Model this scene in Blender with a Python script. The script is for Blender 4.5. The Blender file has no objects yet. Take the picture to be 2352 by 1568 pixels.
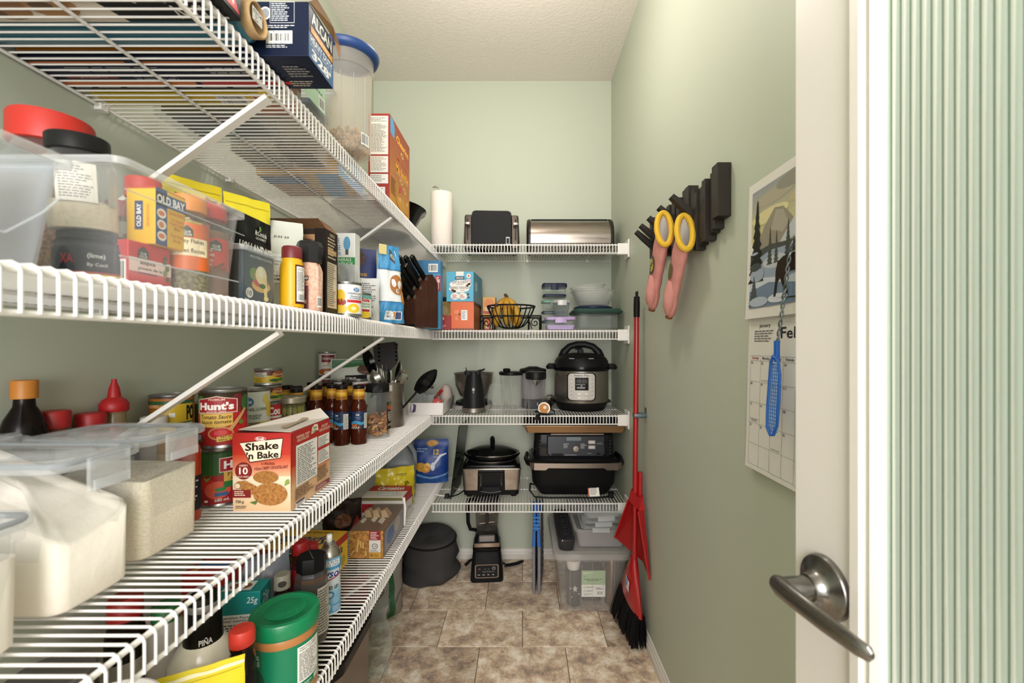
import bpy, bmesh, math, random
from mathutils import Vector, Matrix, noise
from mathutils.geometry import tessellate_polygon
random.seed(7)
scene = bpy.context.scene
C = scene.collection
R = math.radians
PI = math.pi

# ---------------------------------------------------------------- camera, light, exposure
CAMZ = 1.225
cam = bpy.data.objects.new('camera', bpy.data.cameras.new('camera'))
C.objects.link(cam)
cam.location = (0, 0, CAMZ)
cam.rotation_euler = (R(90), 0, 0)
cam.data.sensor_width = 36
cam.data.lens = 36 * 1000 / 2352
cam.data.shift_x = (1176 - 1200) / 2352
cam.data.shift_y = (792 - 784) / 2352
cam.data.clip_start = 0.02
cam.data.dof.use_dof = True
cam.data.dof.focus_distance = 1.35
cam.data.dof.aperture_fstop = 4.5
scene.camera = cam

world = bpy.data.worlds.new('world')
scene.world = world
world.use_nodes = True
bg = world.node_tree.nodes['Background']
bg.inputs[0].default_value = (1.0, 0.97, 0.92, 1)
bg.inputs[1].default_value = 2.1


def lamp(name, kind, loc, energy, color, size=0.2, size_y=None, rot=(0, 0, 0)):
    d = bpy.data.lights.new(name, kind)
    d.energy = energy
    d.color = color
    if kind == 'AREA':
        d.size = size
        if size_y:
            d.shape = 'RECTANGLE'
            d.size_y = size_y
    else:
        d.shadow_soft_size = size
    o = bpy.data.objects.new(name, d)
    o.location = loc
    o.rotation_euler = rot
    C.objects.link(o)
    return o


lamp('ceiling_lamp', 'POINT', (-0.08, 1.38, 2.42), 12.5, (1.0, 0.93, 0.85), 0.10)
lamp('hallway_light', 'AREA', (0.20, -1.3, 1.72), 58, (1.0, 0.96, 0.955), 1.3, 1.5, (R(80), 0, 0))

scene.view_settings.view_transform = 'Standard'
scene.view_settings.look = 'None'
scene.view_settings.gamma = 1
scene.view_settings.use_curve_mapping = False
scene.view_settings.exposure = 0.36
cy = scene.cycles
cy.use_denoising = True
cy.max_bounces = 7
cy.diffuse_bounces = 4
cy.glossy_bounces = 3
cy.transmission_bounces = 4
cy.transparent_max_bounces = 24
cy.caustics_reflective = False
cy.caustics_refractive = False
cy.sample_clamp_indirect = 6


# ---------------------------------------------------------------- materials
def lin(c):
    if isinstance(c, str):
        c = c.lstrip('#')
        c = [int(c[i:i + 2], 16) / 255 for i in (0, 2, 4)]
    return tuple((x / 12.92 if x <= 0.04045 else ((x + 0.055) / 1.055) ** 2.4) for x in c) + (1,)


_mc = {}


def M(col, r=0.5, m=0.0, bump=0.0, bs=200.0, var=0.0, vs=30.0, col2=None, rand=0.0, coat=0.0, stretch=None, sub=0.0):
    """Node material: base colour, optionally broken up by noise towards col2, with a fine noise relief."""
    key = (col, r, m, bump, bs, var, vs, col2, rand, coat, stretch, sub)
    if key in _mc:
        return _mc[key]
    mt = bpy.data.materials.new('mat_' + str(col).strip('#'))
    mt.use_nodes = True
    nt = mt.node_tree
    p = nt.nodes['Principled BSDF']
    p.inputs['Base Color'].default_value = lin(col)
    p.inputs['Roughness'].default_value = r
    p.inputs['Metallic'].default_value = m
    if isinstance(col, str) and sum(lin(col)[:3]) < 0.10 and not m:
        p.inputs['Specular IOR Level'].default_value = 0.16
    if coat:
        p.inputs['Coat Weight'].default_value = coat
        p.inputs['Coat Roughness'].default_value = 0.08
    if sub:
        p.inputs['Subsurface Weight'].default_value = sub
        p.inputs['Subsurface Radius'].default_value = (0.01, 0.008, 0.006)
    tc = None

    def coords(scale):
        nonlocal tc
        if tc is None:
            tc = nt.nodes.new('ShaderNodeTexCoord')
        if stretch:
            mp = nt.nodes.new('ShaderNodeMapping')
            mp.inputs['Scale'].default_value = stretch
            nt.links.new(tc.outputs['Object'], mp.inputs[0])
            src = mp.outputs[0]
        else:
            src = tc.outputs['Object']
        n = nt.nodes.new('ShaderNodeTexNoise')
        n.inputs['Scale'].default_value = scale
        n.inputs['Detail'].default_value = 6
        nt.links.new(src, n.inputs['Vector'])
        return n
    if col2 is not None:
        n = coords(vs)
        rp = nt.nodes.new('ShaderNodeValToRGB')
        rp.color_ramp.elements[0].position = 0.5 - 0.22 / max(var, 0.3)
        rp.color_ramp.elements[1].position = 0.5 + 0.22 / max(var, 0.3)
        rp.color_ramp.elements[0].color = lin(col)
        rp.color_ramp.elements[1].color = lin(col2)
        nt.links.new(n.outputs['Fac'], rp.inputs[0])
        out = rp.outputs[0]
        if rand:
            oi = nt.nodes.new('ShaderNodeObjectInfo')
            hs = nt.nodes.new('ShaderNodeHueSaturation')
            mr = nt.nodes.new('ShaderNodeMapRange')
            mr.inputs[3].default_value = 1 - rand
            mr.inputs[4].default_value = 1 + rand
            nt.links.new(oi.outputs['Random'], mr.inputs[0])
            nt.links.new(mr.outputs[0], hs.inputs['Value'])
            nt.links.new(out, hs.inputs['Color'])
            out = hs.outputs[0]
        nt.links.new(out, p.inputs['Base Color'])
    if bump:
        n = coords(bs)
        b = nt.nodes.new('ShaderNodeBump')
        b.inputs['Strength'].default_value = bump
        b.inputs['Distance'].default_value = 0.002
        nt.links.new(n.outputs['Fac'], b.inputs['Height'])
        nt.links.new(b.outputs[0], p.inputs['Normal'])
    _mc[key] = mt
    return mt


def clear(tint='#f8f9f9', milk=0.04, r=0.08, body='#e8ecee', edge=0.45, gloss=1.0):
    """Thin clear plastic or glass: see-through with a reflective skin that grows towards grazing view."""
    key = ('clear', tint, milk, r, body, edge, gloss)
    if key in _mc:
        return _mc[key]
    mt = bpy.data.materials.new('clear_' + tint.strip('#'))
    mt.use_nodes = True
    nt = mt.node_tree
    p = nt.nodes['Principled BSDF']
    p.inputs['Base Color'].default_value = lin(body)
    p.inputs['Roughness'].default_value = r
    p.inputs['Specular IOR Level'].default_value = 0.5 * gloss
    t = nt.nodes.new('ShaderNodeBsdfTransparent')
    t.inputs[0].default_value = lin(tint)
    lw = nt.nodes.new('ShaderNodeLayerWeight')
    lw.inputs[0].default_value = 0.35
    pw = nt.nodes.new('ShaderNodeMath')
    pw.operation = 'POWER'
    pw.inputs[1].default_value = 2.5
    ma = nt.nodes.new('ShaderNodeMath')
    ma.operation = 'MULTIPLY_ADD'
    ma.inputs[1].default_value = edge
    ma.inputs[2].default_value = milk
    mx = nt.nodes.new('ShaderNodeMixShader')
    nt.links.new(lw.outputs['Facing'], pw.inputs[0])
    nt.links.new(pw.outputs[0], ma.inputs[0])
    nt.links.new(ma.outputs[0], mx.inputs[0])
    nt.links.new(t.outputs[0], mx.inputs[1])
    nt.links.new(p.outputs[0], mx.inputs[2])
    nt.links.new(mx.outputs[0], nt.nodes['Material Output'].inputs[0])
    _mc[key] = mt
    return mt


WHITE = M('#f1efec', 0.35)
BLACK = M('#131314', 0.42)
GLOSSBLACK = M('#0b0b0c', 0.16)
STEEL = M('#b9b4ad', 0.30, 0.95, col2='#a09b94', vs=8, var=1.0)
BRUSHED = M('#a8a098', 0.36, 0.95, col2='#8c857d', vs=40, var=0.9, stretch=(1, 1, 14))
CHROME = M('#d0cecb', 0.14, 1.0)
KRAFT = M('#8a6845', 0.85, col2='#7a5a3b', vs=60, var=0.8)
PAPER = M('#ece8e0', 0.7)
CLEAR = clear()
MILKY = clear('#eef1f3', 0.30, 0.22, '#dfe4e8')
GLASS = clear('#eef2f0', 0.03, 0.03, '#dfe6e3', 0.6)


def local(mb, t):
    """world coordinates -> those of a thing"""
    return mb.xf((Matrix.Translation(t.location) @ Matrix.Rotation(t.rotation_euler.z, 4, 'Z')).inverted())



# ---------------------------------------------------------------- mesh builder
class MB:
    def __init__(s):
        s.v, s.f, s.mi, s.mats = [], [], [], []

    def mat(s, m):
        if m not in s.mats:
            s.mats.append(m)
        return s.mats.index(m)

    def add(s, verts, faces, m):
        b = len(s.v)
        k = s.mat(m)
        s.v += [tuple(v) for v in verts]
        for f in faces:
            s.f.append([b + i for i in f])
            s.mi.append(k)
        return s

    def box(s, x0, x1, y0, y1, z0, z1, m):
        V = [(x, y, z) for z in (z0, z1) for x, y in ((x0, y0), (x1, y0), (x1, y1), (x0, y1))]
        return s.add(V, [(3, 2, 1, 0), (4, 5, 6, 7), (0, 1, 5, 4), (1, 2, 6, 5), (2, 3, 7, 6), (3, 0, 4, 7)], m)

    def loft(s, rings, m, caps=(True, True), mats=None, closed=False):
        """rings: equally long lists of points; sides between them and end caps."""
        n = len(rings[0])
        V = [p for r in rings for p in r]
        for i in range(len(rings) - 1 + (1 if closed else 0)):
            a, b = i * n, ((i + 1) % len(rings)) * n
            F = [(a + j, a + (j + 1) % n, b + (j + 1) % n, b + j) for j in range(n)]
            if mats:
                s.add(rings[i] + rings[(i + 1) % len(rings)], [(j, (j + 1) % n, n + (j + 1) % n, n + j) for j in range(n)], mats[i])
            elif i == 0:
                base = len(s.v)
                s.v += [tuple(p) for p in V]
            if not mats:
                k = s.mat(m)
                for f in F:
                    s.f.append([base + q for q in f])
                    s.mi.append(k)
        if caps[0]:
            s.add(rings[0], [tuple(reversed(range(n)))], mats[0] if mats else m)
        if caps[1]:
            s.add(rings[-1], [tuple(range(n))], mats[-1] if mats else m)
        return s

    def lathe(s, prof, m, seg=28, c=(0, 0, 0), sx=1, sy=1, mats=None, caps=(True, True)):
        rings = [[(c[0] + r * sx * math.cos(2 * PI * j / seg), c[1] + r * sy * math.sin(2 * PI * j / seg), c[2] + z) for j in range(seg)] for r, z in prof]
        return s.loft(rings, m, caps, mats)

    def tube(s, pts, r, m, n=8, closed=False, caps=True, flat=1.0):
        pts = [Vector(p) for p in pts]
        N = len(pts)
        rr = r if isinstance(r, (list, tuple)) else [r] * N
        rings = []
        up = None
        for i, p in enumerate(pts):
            if closed:
                d = pts[(i + 1) % N] - pts[i - 1]
            else:
                d = pts[min(i + 1, N - 1)] - pts[max(i - 1, 0)]
            d.normalize()
            if up is None:
                up = Vector((0, 0, 1)) if abs(d.z) < 0.9 else Vector((1, 0, 0))
            a = d.cross(up).normalized()
            up = a.cross(d).normalized()
            rings.append([p + rr[i] * (math.cos(2 * PI * j / n) * a + flat * math.sin(2 * PI * j / n) * up) for j in range(n)])
        return s.loft(rings, m, (caps and not closed, caps and not closed), closed=closed)

    def rod(s, a, b, r, m, n=8):
        return s.tube([a, b], r, m, n)

    def ball(s, c, r, m, n=12, k=8):
        rx, ry, rz = r if isinstance(r, (tuple, list)) else (r, r, r)
        rings = []
        for i in range(1, k):
            t = PI * i / k
            rings.append([(c[0] + rx * math.sin(t) * math.cos(2 * PI * j / n), c[1] + ry * math.sin(t) * math.sin(2 * PI * j / n), c[2] - rz * math.cos(t)) for j in range(n)])
        return s.loft(rings, m)

    def torus(s, c, R_, r, m, n=24, k=6, axis='z'):
        P = []
        for i in range(n):
            a = 2 * PI * i / n
            q = {'z': (math.cos(a), math.sin(a), 0), 'x': (0, math.cos(a), math.sin(a)), 'y': (math.cos(a), 0, math.sin(a))}[axis]
            P.append(Vector(c) + R_ * Vector(q))
        return s.tube(P, r, m, k, closed=True)

    def xf(s, mtx, start=0):
        s.v = s.v[:start] + [tuple(mtx @ Vector(v)) for v in s.v[start:]]
        return s

    def mesh(s, name, smooth=True, angle=38):
        me = bpy.data.meshes.new(name)
        me.from_pydata(s.v, [], s.f)
        for m in s.mats:
            me.materials.append(m)
        me.polygons.foreach_set('material_index', s.mi)
        if smooth:
            me.polygons.foreach_set('use_smooth', [True] * len(me.polygons))
            me.update()
            me.set_sharp_from_angle(angle=R(angle))
        me.update()
        return me

    def build(s, name, parent=None, smooth=True, angle=38, bevel=0.0):
        o = bpy.data.objects.new(name, s.mesh(name, smooth, angle))
        C.objects.link(o)
        if parent is not None:
            o.parent = parent
        if bevel:
            b = o.modifiers.new('bevel', 'BEVEL')
            b.width = bevel
            b.segments = 2
            b.limit_method = 'ANGLE'
        return o


def rrect(x0, x1, y0, y1, z, r, n=4):
    P = []
    for cx, cy_, a0 in ((x1 - r, y1 - r, 0), (x0 + r, y1 - r, 90), (x0 + r, y0 + r, 180), (x1 - r, y0 + r, 270)):
        for i in range(n + 1):
            a = R(a0 + 90 * i / n)
            P.append((cx + r * math.cos(a), cy_ + r * math.sin(a), z))
    return P


# ---------------------------------------------------------------- things
def tag(o, label=None, cat=None, group=None, kind=None):
    if label:
        o['label'] = label
    if cat:
        o['category'] = cat
    if group:
        o['group'] = group
    if kind:
        o['kind'] = kind
    return o


def thing(name, label, cat, loc=(0, 0, 0), rz=0.0, group=None):
    o = bpy.data.objects.new(name, None)
    o.empty_display_size = 0.03
    C.objects.link(o)
    o.location = loc
    o.rotation_euler = (0, 0, rz)
    return tag(o, label, cat, group)


def dup(root, loc, label=None, rz=None, rot=None):
    """A copy of a thing with copies of its parts and sub-parts."""
    c = root.copy()
    C.objects.link(c)
    c.location = loc
    if rz is not None:
        c.rotation_euler = (0, 0, rz)
    if rot is not None:
        c.rotation_euler = rot
    if label:
        c['label'] = label

    def kids(a, b):
        for ch in list(a.children):
            d = ch.copy()
            C.objects.link(d)
            d.parent = b
            kids(ch, d)
    kids(root, c)
    return c


def at(px, Y):
    """world X of the photograph's column px at depth Y"""
    return (px - 1200) * Y / 1000


def zat(py, Y):
    return CAMZ - (py - 792) * Y / 1000


def facing(x, y):
    return math.atan2(-x, y)


# ---------------------------------------------------------------- printing: flat artwork laid on a surface
_tc = {}


def text2d(txt, bold, shear):
    key = (txt, bold, shear)
    if key in _tc:
        return _tc[key]
    cu = bpy.data.curves.new('lettering', 'FONT')
    cu.body = txt
    cu.resolution_u = 2
    cu.offset = bold
    cu.shear = shear
    cu.space_line = 0.9
    cu.align_x = 'CENTER'
    ob = bpy.data.objects.new('lettering', cu)
    C.objects.link(ob)
    dg = bpy.context.evaluated_depsgraph_get()
    me = bpy.data.meshes.new_from_object(ob.evaluated_get(dg))
    V = [(v.co.x, v.co.y) for v in me.vertices]
    F = [list(p.vertices) for p in me.polygons]
    bpy.data.objects.remove(ob)
    bpy.data.curves.remove(cu)
    bpy.data.meshes.remove(me)
    x0, x1 = min(v[0] for v in V), max(v[0] for v in V)
    y0, y1 = min(v[1] for v in V), max(v[1] for v in V)
    V = [((x - x0) / (x1 - x0), (y - y0) / max(y1 - y0, 1e-6)) for x, y in V]
    _tc[key] = (V, F)
    return _tc[key]


def ink(c):
    return c if not isinstance(c, str) else M(c, 0.45)


def art(items):
    """-> list of (verts2d, faces, material): rectangles, ellipses, polygons, lettering, fine print and bar codes in 0..1 coordinates"""
    out = []
    for it in items:
        k = it[0]
        if k == 'r':
            _, a, b, c, d, col = it
            out.append(([(a, b), (c, b), (c, d), (a, d)], [(0, 1, 2, 3)], ink(col)))
        elif k == 'e':
            _, a, b, c, d, col = it
            cx, cy_, rx, ry = (a + c) / 2, (b + d) / 2, (c - a) / 2, (d - b) / 2
            P = [(cx + rx * math.cos(2 * PI * j / 20), cy_ + ry * math.sin(2 * PI * j / 20)) for j in range(20)]
            out.append((P, [tuple(range(20))], ink(col)))
        elif k == 'p':
            P = it[1]
            T = tessellate_polygon([[Vector((x, y, 0)) for x, y in P]])
            fl = []
            for t in T:
                (ax, ay), (bx, by), (cx, cy_) = P[t[0]], P[t[1]], P[t[2]]
                fl.append(t if (bx - ax) * (cy_ - ay) - (by - ay) * (cx - ax) > 0 else (t[0], t[2], t[1]))
            out.append((list(P), fl, ink(it[2])))
        elif k == 't':
            txt, a, b, c, d, col = it[1:7]
            op = it[7] if len(it) > 7 else {}
            V, F = text2d(txt, op.get('b', 0.012), op.get('s', 0.0))
            rot = op.get('rot', 0)
            if rot == 90:
                V = [(1 - y, x) for x, y in V]
            elif rot == -90:
                V = [(y, 1 - x) for x, y in V]
            elif rot == 180:
                V = [(1 - x, 1 - y) for x, y in V]
            t = op.get('tilt', 0)
            out.append(([(a + x * (c - a), b + y * (d - b) + t * (x - 0.5)) for x, y in V], F, ink(col)))
        elif k == 'l':      # lines of print too fine to read
            _, a, b, c, d, n, col = it
            rnd = random.Random(int((a + b * 7 + c * 13 + n) * 1000))
            V, F = [], []
            st = (d - b) / n
            for i in range(n):
                y = d - st * (i + 0.5)
                e = a + (c - a) * rnd.uniform(0.6, 1.0)
                x = a
                while x < e - 1e-4:
                    w = (c - a) * rnd.uniform(0.08, 0.22)
                    x2 = min(x + w, e)
                    q = len(V)
                    V += [(x, y - st * 0.24), (x2, y - st * 0.24), (x2, y + st * 0.24), (x, y + st * 0.24)]
                    F.append((q, q + 1, q + 2, q + 3))
                    x = x2 + (c - a) * 0.03
            out.append((V, F, ink(col)))
        elif k == 'b':
            _, a, b, c, d = it
            out.append(([(a, b), (c, b), (c, d), (a, d)], [(0, 1, 2, 3)], ink('#efefea')))
            rnd = random.Random(int((a + b * 3) * 999))
            V, F = [], []
            x = a + (c - a) * 0.08
            while x < c - (c - a) * 0.1:
                w = (c - a) * rnd.choice((0.02, 0.02, 0.04, 0.06))
                q = len(V)
                V += [(x, b + (d - b) * 0.14), (x + w, b + (d - b) * 0.14), (x + w, d - (d - b) * 0.1), (x, d - (d - b) * 0.1)]
                F.append((q, q + 1, q + 2, q + 3))
                x += w + (c - a) * rnd.choice((0.02, 0.03, 0.05))
            out.append((V, F, ink('#1a1a1a')))
        elif k == 'g':      # blend of two inks from bottom to top
            _, a, b, c, d, c0, c1 = it
            A, B = [[int(q.lstrip('#')[i:i + 2], 16) for i in (0, 2, 4)] for q in (c0, c1)]
            n = 12
            for i in range(n):
                col = '#%02x%02x%02x' % tuple(int(A[j] + (B[j] - A[j]) * (i + 0.5) / n) for j in range(3))
                y0, y1 = b + (d - b) * i / n, b + (d - b) * (i + 1) / n
                out.append(([(a, y0), (c, y0), (c, y1), (a, y1)], [(0, 1, 2, 3)], ink(col)))
    return out


def kinds(items):
    out = []
    for it in items:
        out += [it[0]] * {'b': 2, 'g': 12}.get(it[0], 1)
    return out


def printed(parent, items, fmap, name='label_print', step_u=None, step_v=None, h0=0.0004, dh=0.00005):
    """One thin mesh of artwork; fmap(u, v, h) puts it on the surface. step_u cuts it into strips so that it follows a curve."""
    bm = bmesh.new()
    mats = []
    lay = bm.verts.layers.float.new('h')
    h = h0
    last = None
    for (V, F, m), k_ in zip(art(items), kinds(items)):
        if last is not None and (m is not last or k_ in 'ep'):
            h += dh
        last = m
        if m not in mats:
            mats.append(m)
        k = mats.index(m)
        vs = []
        for x, y in V:
            v = bm.verts.new((x, y, 0))
            v[lay] = h
            vs.append(v)
        for f in F:
            try:
                bm.faces.new([vs[i] for i in f]).material_index = k
            except ValueError:
                pass
    for st, ax in ((step_u, 0), (step_v, 1)):
        if st:
            t = st
            while t < 1:
                co = [0, 0, 0]
                no = [0, 0, 0]
                co[ax] = t
                no[ax] = 1
                bmesh.ops.bisect_plane(bm, geom=bm.verts[:] + bm.edges[:] + bm.faces[:], plane_co=co, plane_no=no)
                t += st
    for v in bm.verts:
        v.co = fmap(v.co.x, v.co.y, v[lay])
    me = bpy.data.meshes.new(name)
    bm.to_mesh(me)
    bm.free()
    for m in mats:
        me.materials.append(m)
    o = bpy.data.objects.new(name, me)
    C.objects.link(o)
    o.parent = parent
    return o


def plane_map(o, u, v):
    o, u, v = Vector(o), Vector(u), Vector(v)
    n = u.cross(v).normalized()
    return lambda a, b, h: o + a * u + b * v + h * n


def box_map(face, x0, x1, y0, y1, z0, z1):
    return {
        'front': plane_map((x0, y0, z0), (x1 - x0, 0, 0), (0, 0, z1 - z0)),
        'right': plane_map((x1, y0, z0), (0, y1 - y0, 0), (0, 0, z1 - z0)),
        'left': plane_map((x0, y1, z0), (0, y0 - y1, 0), (0, 0, z1 - z0)),
        'top': plane_map((x0, y0, z1), (x1 - x0, 0, 0), (0, y1 - y0, 0)),
        'bottom': plane_map((x0, y1, z0), (x1 - x0, 0, 0), (0, y0 - y1, 0)),
    }[face]


def cyl_map(r, z0, z1, a0=-80, a1=80, sx=1, sy=1):
    """u runs from a0 to a1 degrees round a cylinder; 0 is its front (-Y), + turns to +X"""
    def f(u, v, h):
        a = R(a0 + (a1 - a0) * u)
        return Vector(((r + h) * sx * math.sin(a), -(r + h) * sy * math.cos(a), z0 + (z1 - z0) * v))
    return f


def nutrition(a, b, c, d, n=14, bgc='#f0eee9'):
    its = [('r', a, b, c, d, bgc)]
    w, h = c - a, d - b
    its += [('t', 'Nutrition Facts\nValeur nutritive', a + w * .06, d - h * .14, a + w * .80, d - h * .03, '#1d1d1d')]
    its += [('l', a + w * .06, b + h * .04, c - w * .06, d - h * .18, n, '#4c4c4c')]
    return its


# ---------------------------------------------------------------- packaged goods
def carton(name, label, cat, x0, x1, y0, y1, z0, z1, col, faces=None, rz=0.0, group=None, edge=0.0012):
    """A closed cardboard box standing at its real place, with artwork on the faces that show."""
    cx, cy_ = (x0 + x1) / 2, (y0 + y1) / 2
    t = thing(name, label, cat, (cx, cy_, z0), rz, group)
    w, d, h = (x1 - x0) / 2, (y1 - y0) / 2, z1 - z0
    m = ink(col) if not isinstance(col, str) else M(col, 0.42)
    MB().box(-w, w, -d, d, 0, h, m).build('carton_body', t, bevel=edge)
    for fc, its in (faces or {}).items():
        printed(t, its, box_map(fc, -w, w, -d, d, 0, h), fc_name(fc))
    return t


def fc_name(fc):
    return {'front': 'front_print', 'right': 'side_print', 'left': 'side_print', 'top': 'top_print', 'bottom': 'base_print'}[fc]


def food_can(label, x, y, z, r, h, col, its, turn=0.0, group=None, name='food_can', span=150, lid=True):
    t = thing(name, label, 'can', (x, y, z), facing(x, y) + R(turn), group)
    MB().lathe([(r * .93, 0), (r, .001), (r, .004), (r * .975, .006), (r * .975, h - .006), (r, h - .004), (r, h - .0005), (r * .97, h), (r * .94, h - .004), (r * .5, h - .0045), (.002, h - .0045)], M('#9a9a98', 0.3, 0.9)).build('can_body', t)
    MB().lathe([(r * .985, .007), (r * .985, h - .007)], ink(col), caps=(False, False)).build('paper_label', t)
    if its:
        printed(t, its, cyl_map(r * .985, .007, h - .007, -span / 2, span / 2), step_u=0.06)
    return t


def bottle(name, label, x, y, z, prof, col, cap=None, capcol='#a01d1c', band=None, group=None, turn=0.0, span=150, seg=24, sx=1, sy=1, capname='cap', contents=None, cat='bottle'):
    """Turned bottle or jar: body profile, cap profile and a printed band (r, z0, z1, colour, artwork)."""
    t = thing(name, label, cat, (x, y, z), facing(x, y) + R(turn), group)
    MB().lathe(prof, ink(col), seg, sx=sx, sy=sy).build('body', t)
    if contents:
        MB().lathe(contents[0], ink(contents[1]), seg, sx=sx, sy=sy).build('contents', t)
    if cap:
        MB().lathe(cap, ink(capcol), seg, sx=sx, sy=sy).build(capname, t)
    if band:
        r, z0, z1, bc, its = band
        if bc:
            MB().lathe([(r, z0), (r, z1)], ink(bc), seg, caps=(False, False), sx=sx, sy=sy).build('paper_label', t)
        if its:
            printed(t, its, cyl_map(r, z0, z1, -span / 2, span / 2, sx, sy), step_u=0.06)
    return t


def pouch(name, label, x, y, z, w, h, d, col, its=None, rz=None, group=None, seed=1, lean=0.0, taper=0.0, cat='pouch', wr=0.004, seal=0.93, back=None):
    """A soft bag standing up: flat bottom fold, bulging middle, pinched top seam, creased film."""
    t = thing(name, label, cat, (x, y, z), facing(x, y) if rz is None else rz, group)

    def surf(u, v, side):
        e = max(0.0, 1 - abs(2 * u - 1) ** 3.2)
        g = min(1, (0.35 + v * 3.2)) * max(0.0, 1 - (v / seal) ** 2.6) if v < seal else 0.0
        th = d / 2 * (e ** 0.55) * g + 0.0006
        q = noise.noise(Vector((u * 5 + seed * 3.1, v * 6 + seed, side * 2.0))) * wr * (0.3 + e)
        ww = w * (1 - taper * v)
        return Vector(((u - 0.5) * ww + wr * 0.6 * noise.noise(Vector((v * 5, seed, 0))), -side * (th + q * (1 if v < seal else .4)) + lean * v * h, v * h + 0.4 * wr * noise.noise(Vector((u * 4, seed * 2, 9)))  * (v)))
    nu, nv = 14, 16
    mb = MB()
    for side in (1, -1):
        V = [surf(i / nu, j / nv, side) for j in range(nv + 1) for i in range(nu + 1)]
        F = [(j * (nu + 1) + i, j * (nu + 1) + i + 1, (j + 1) * (nu + 1) + i + 1, (j + 1) * (nu + 1) + i) for j in range(nv) for i in range(nu)]
        if side < 0:
            F = [tuple(reversed(f)) for f in F]
        mb.add(V, F, ink(col))
    # close the bottom and the side seams
    for e in (0, 1):
        P = [surf(e, j / nv, 1) for j in range(nv + 1)] + [surf(e, j / nv, -1) for j in range(nv + 1)]
        mb.add(P, [(j, j + 1, nv + 2 + j, nv + 1 + j) for j in range(nv)], ink(col))
    P = [surf(i / nu, 0, 1) for i in range(nu + 1)] + [surf(i / nu, 0, -1) for i in range(nu + 1)]
    mb.add(P, [(i, i + 1, nu + 2 + i, nu + 1 + i) for i in range(nu)], ink(col))
    P = [surf(i / nu, 1, 1) for i in range(nu + 1)] + [surf(i / nu, 1, -1) for i in range(nu + 1)]
    mb.add(P, [(i, i + 1, nu + 2 + i, nu + 1 + i) for i in range(nu)], ink(col))
    mb.build('bag_film', t, angle=60)
    if its:
        printed(t, its, lambda u, v, q: surf(u, v, 1) + Vector((0, -q - .0009, 0)), step_u=1 / 14, step_v=1 / 16)
    return t


# ================================================================ THE ROOM
XL, XR, YB, YF, ZC = -0.857, 0.511, 2.505, -1.7, 2.743
WALL = M('#b9bfae', 0.55, bump=0.10, bs=420)


def struct(name, mb, **k):
    o = mb.build(name, None, smooth=False)
    o['kind'] = 'structure'
    return o


struct('wall_left', MB().box(XL - .08, XL, YF, YB + .08, 0, ZC, WALL))
struct('wall_back', MB().box(XL, XR, YB, YB + .08, 0, ZC, WALL))
struct('wall_right', MB().box(XR, XR + .08, YF, YB + .08, 0, ZC, WALL))
struct('ceiling', MB().box(XL - .08, XR + .08, YF, YB + .08, ZC, ZC + .06, M('#e6ded6', 0.9, bump=1.0, bs=75)))


def baseboard(name, prof, a, b):
    """prof: (out, z) outline, swept from a to b; out is away from the wall"""
    a, b = Vector(a), Vector(b)
    d = (b - a).normalized()
    o = Vector((0, 0, 1)).cross(d)
    mb = MB().loft([[tuple(p + o * q + Vector((0, 0, z))) for q, z in prof] for p in (a, b)], M('#d9d4cc', 0.35))
    ob = mb.build(name, None, smooth=False)
    ob['kind'] = 'structure'


BP = [(0, 0), (.015, 0), (.015, .030), (.011, .036), (.011, .042), (.006, .050), (.005, .056), (0, .058)]
baseboard('baseboard_right', BP, (XR, YF, 0), (XR, YB, 0))
baseboard('baseboard_back', BP, (XR, YB, 0), (XL, YB, 0))
baseboard('baseboard_left', BP, (XL, YB, 0), (XL, YF, 0))

# floor: vinyl tiles in half bond, every tile a piece
fl = struct('floor', MB().box(XL - .08, XR + .08, YF, YB + .08, -.05, -.0035, M('#4c4034', 0.9)))


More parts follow.
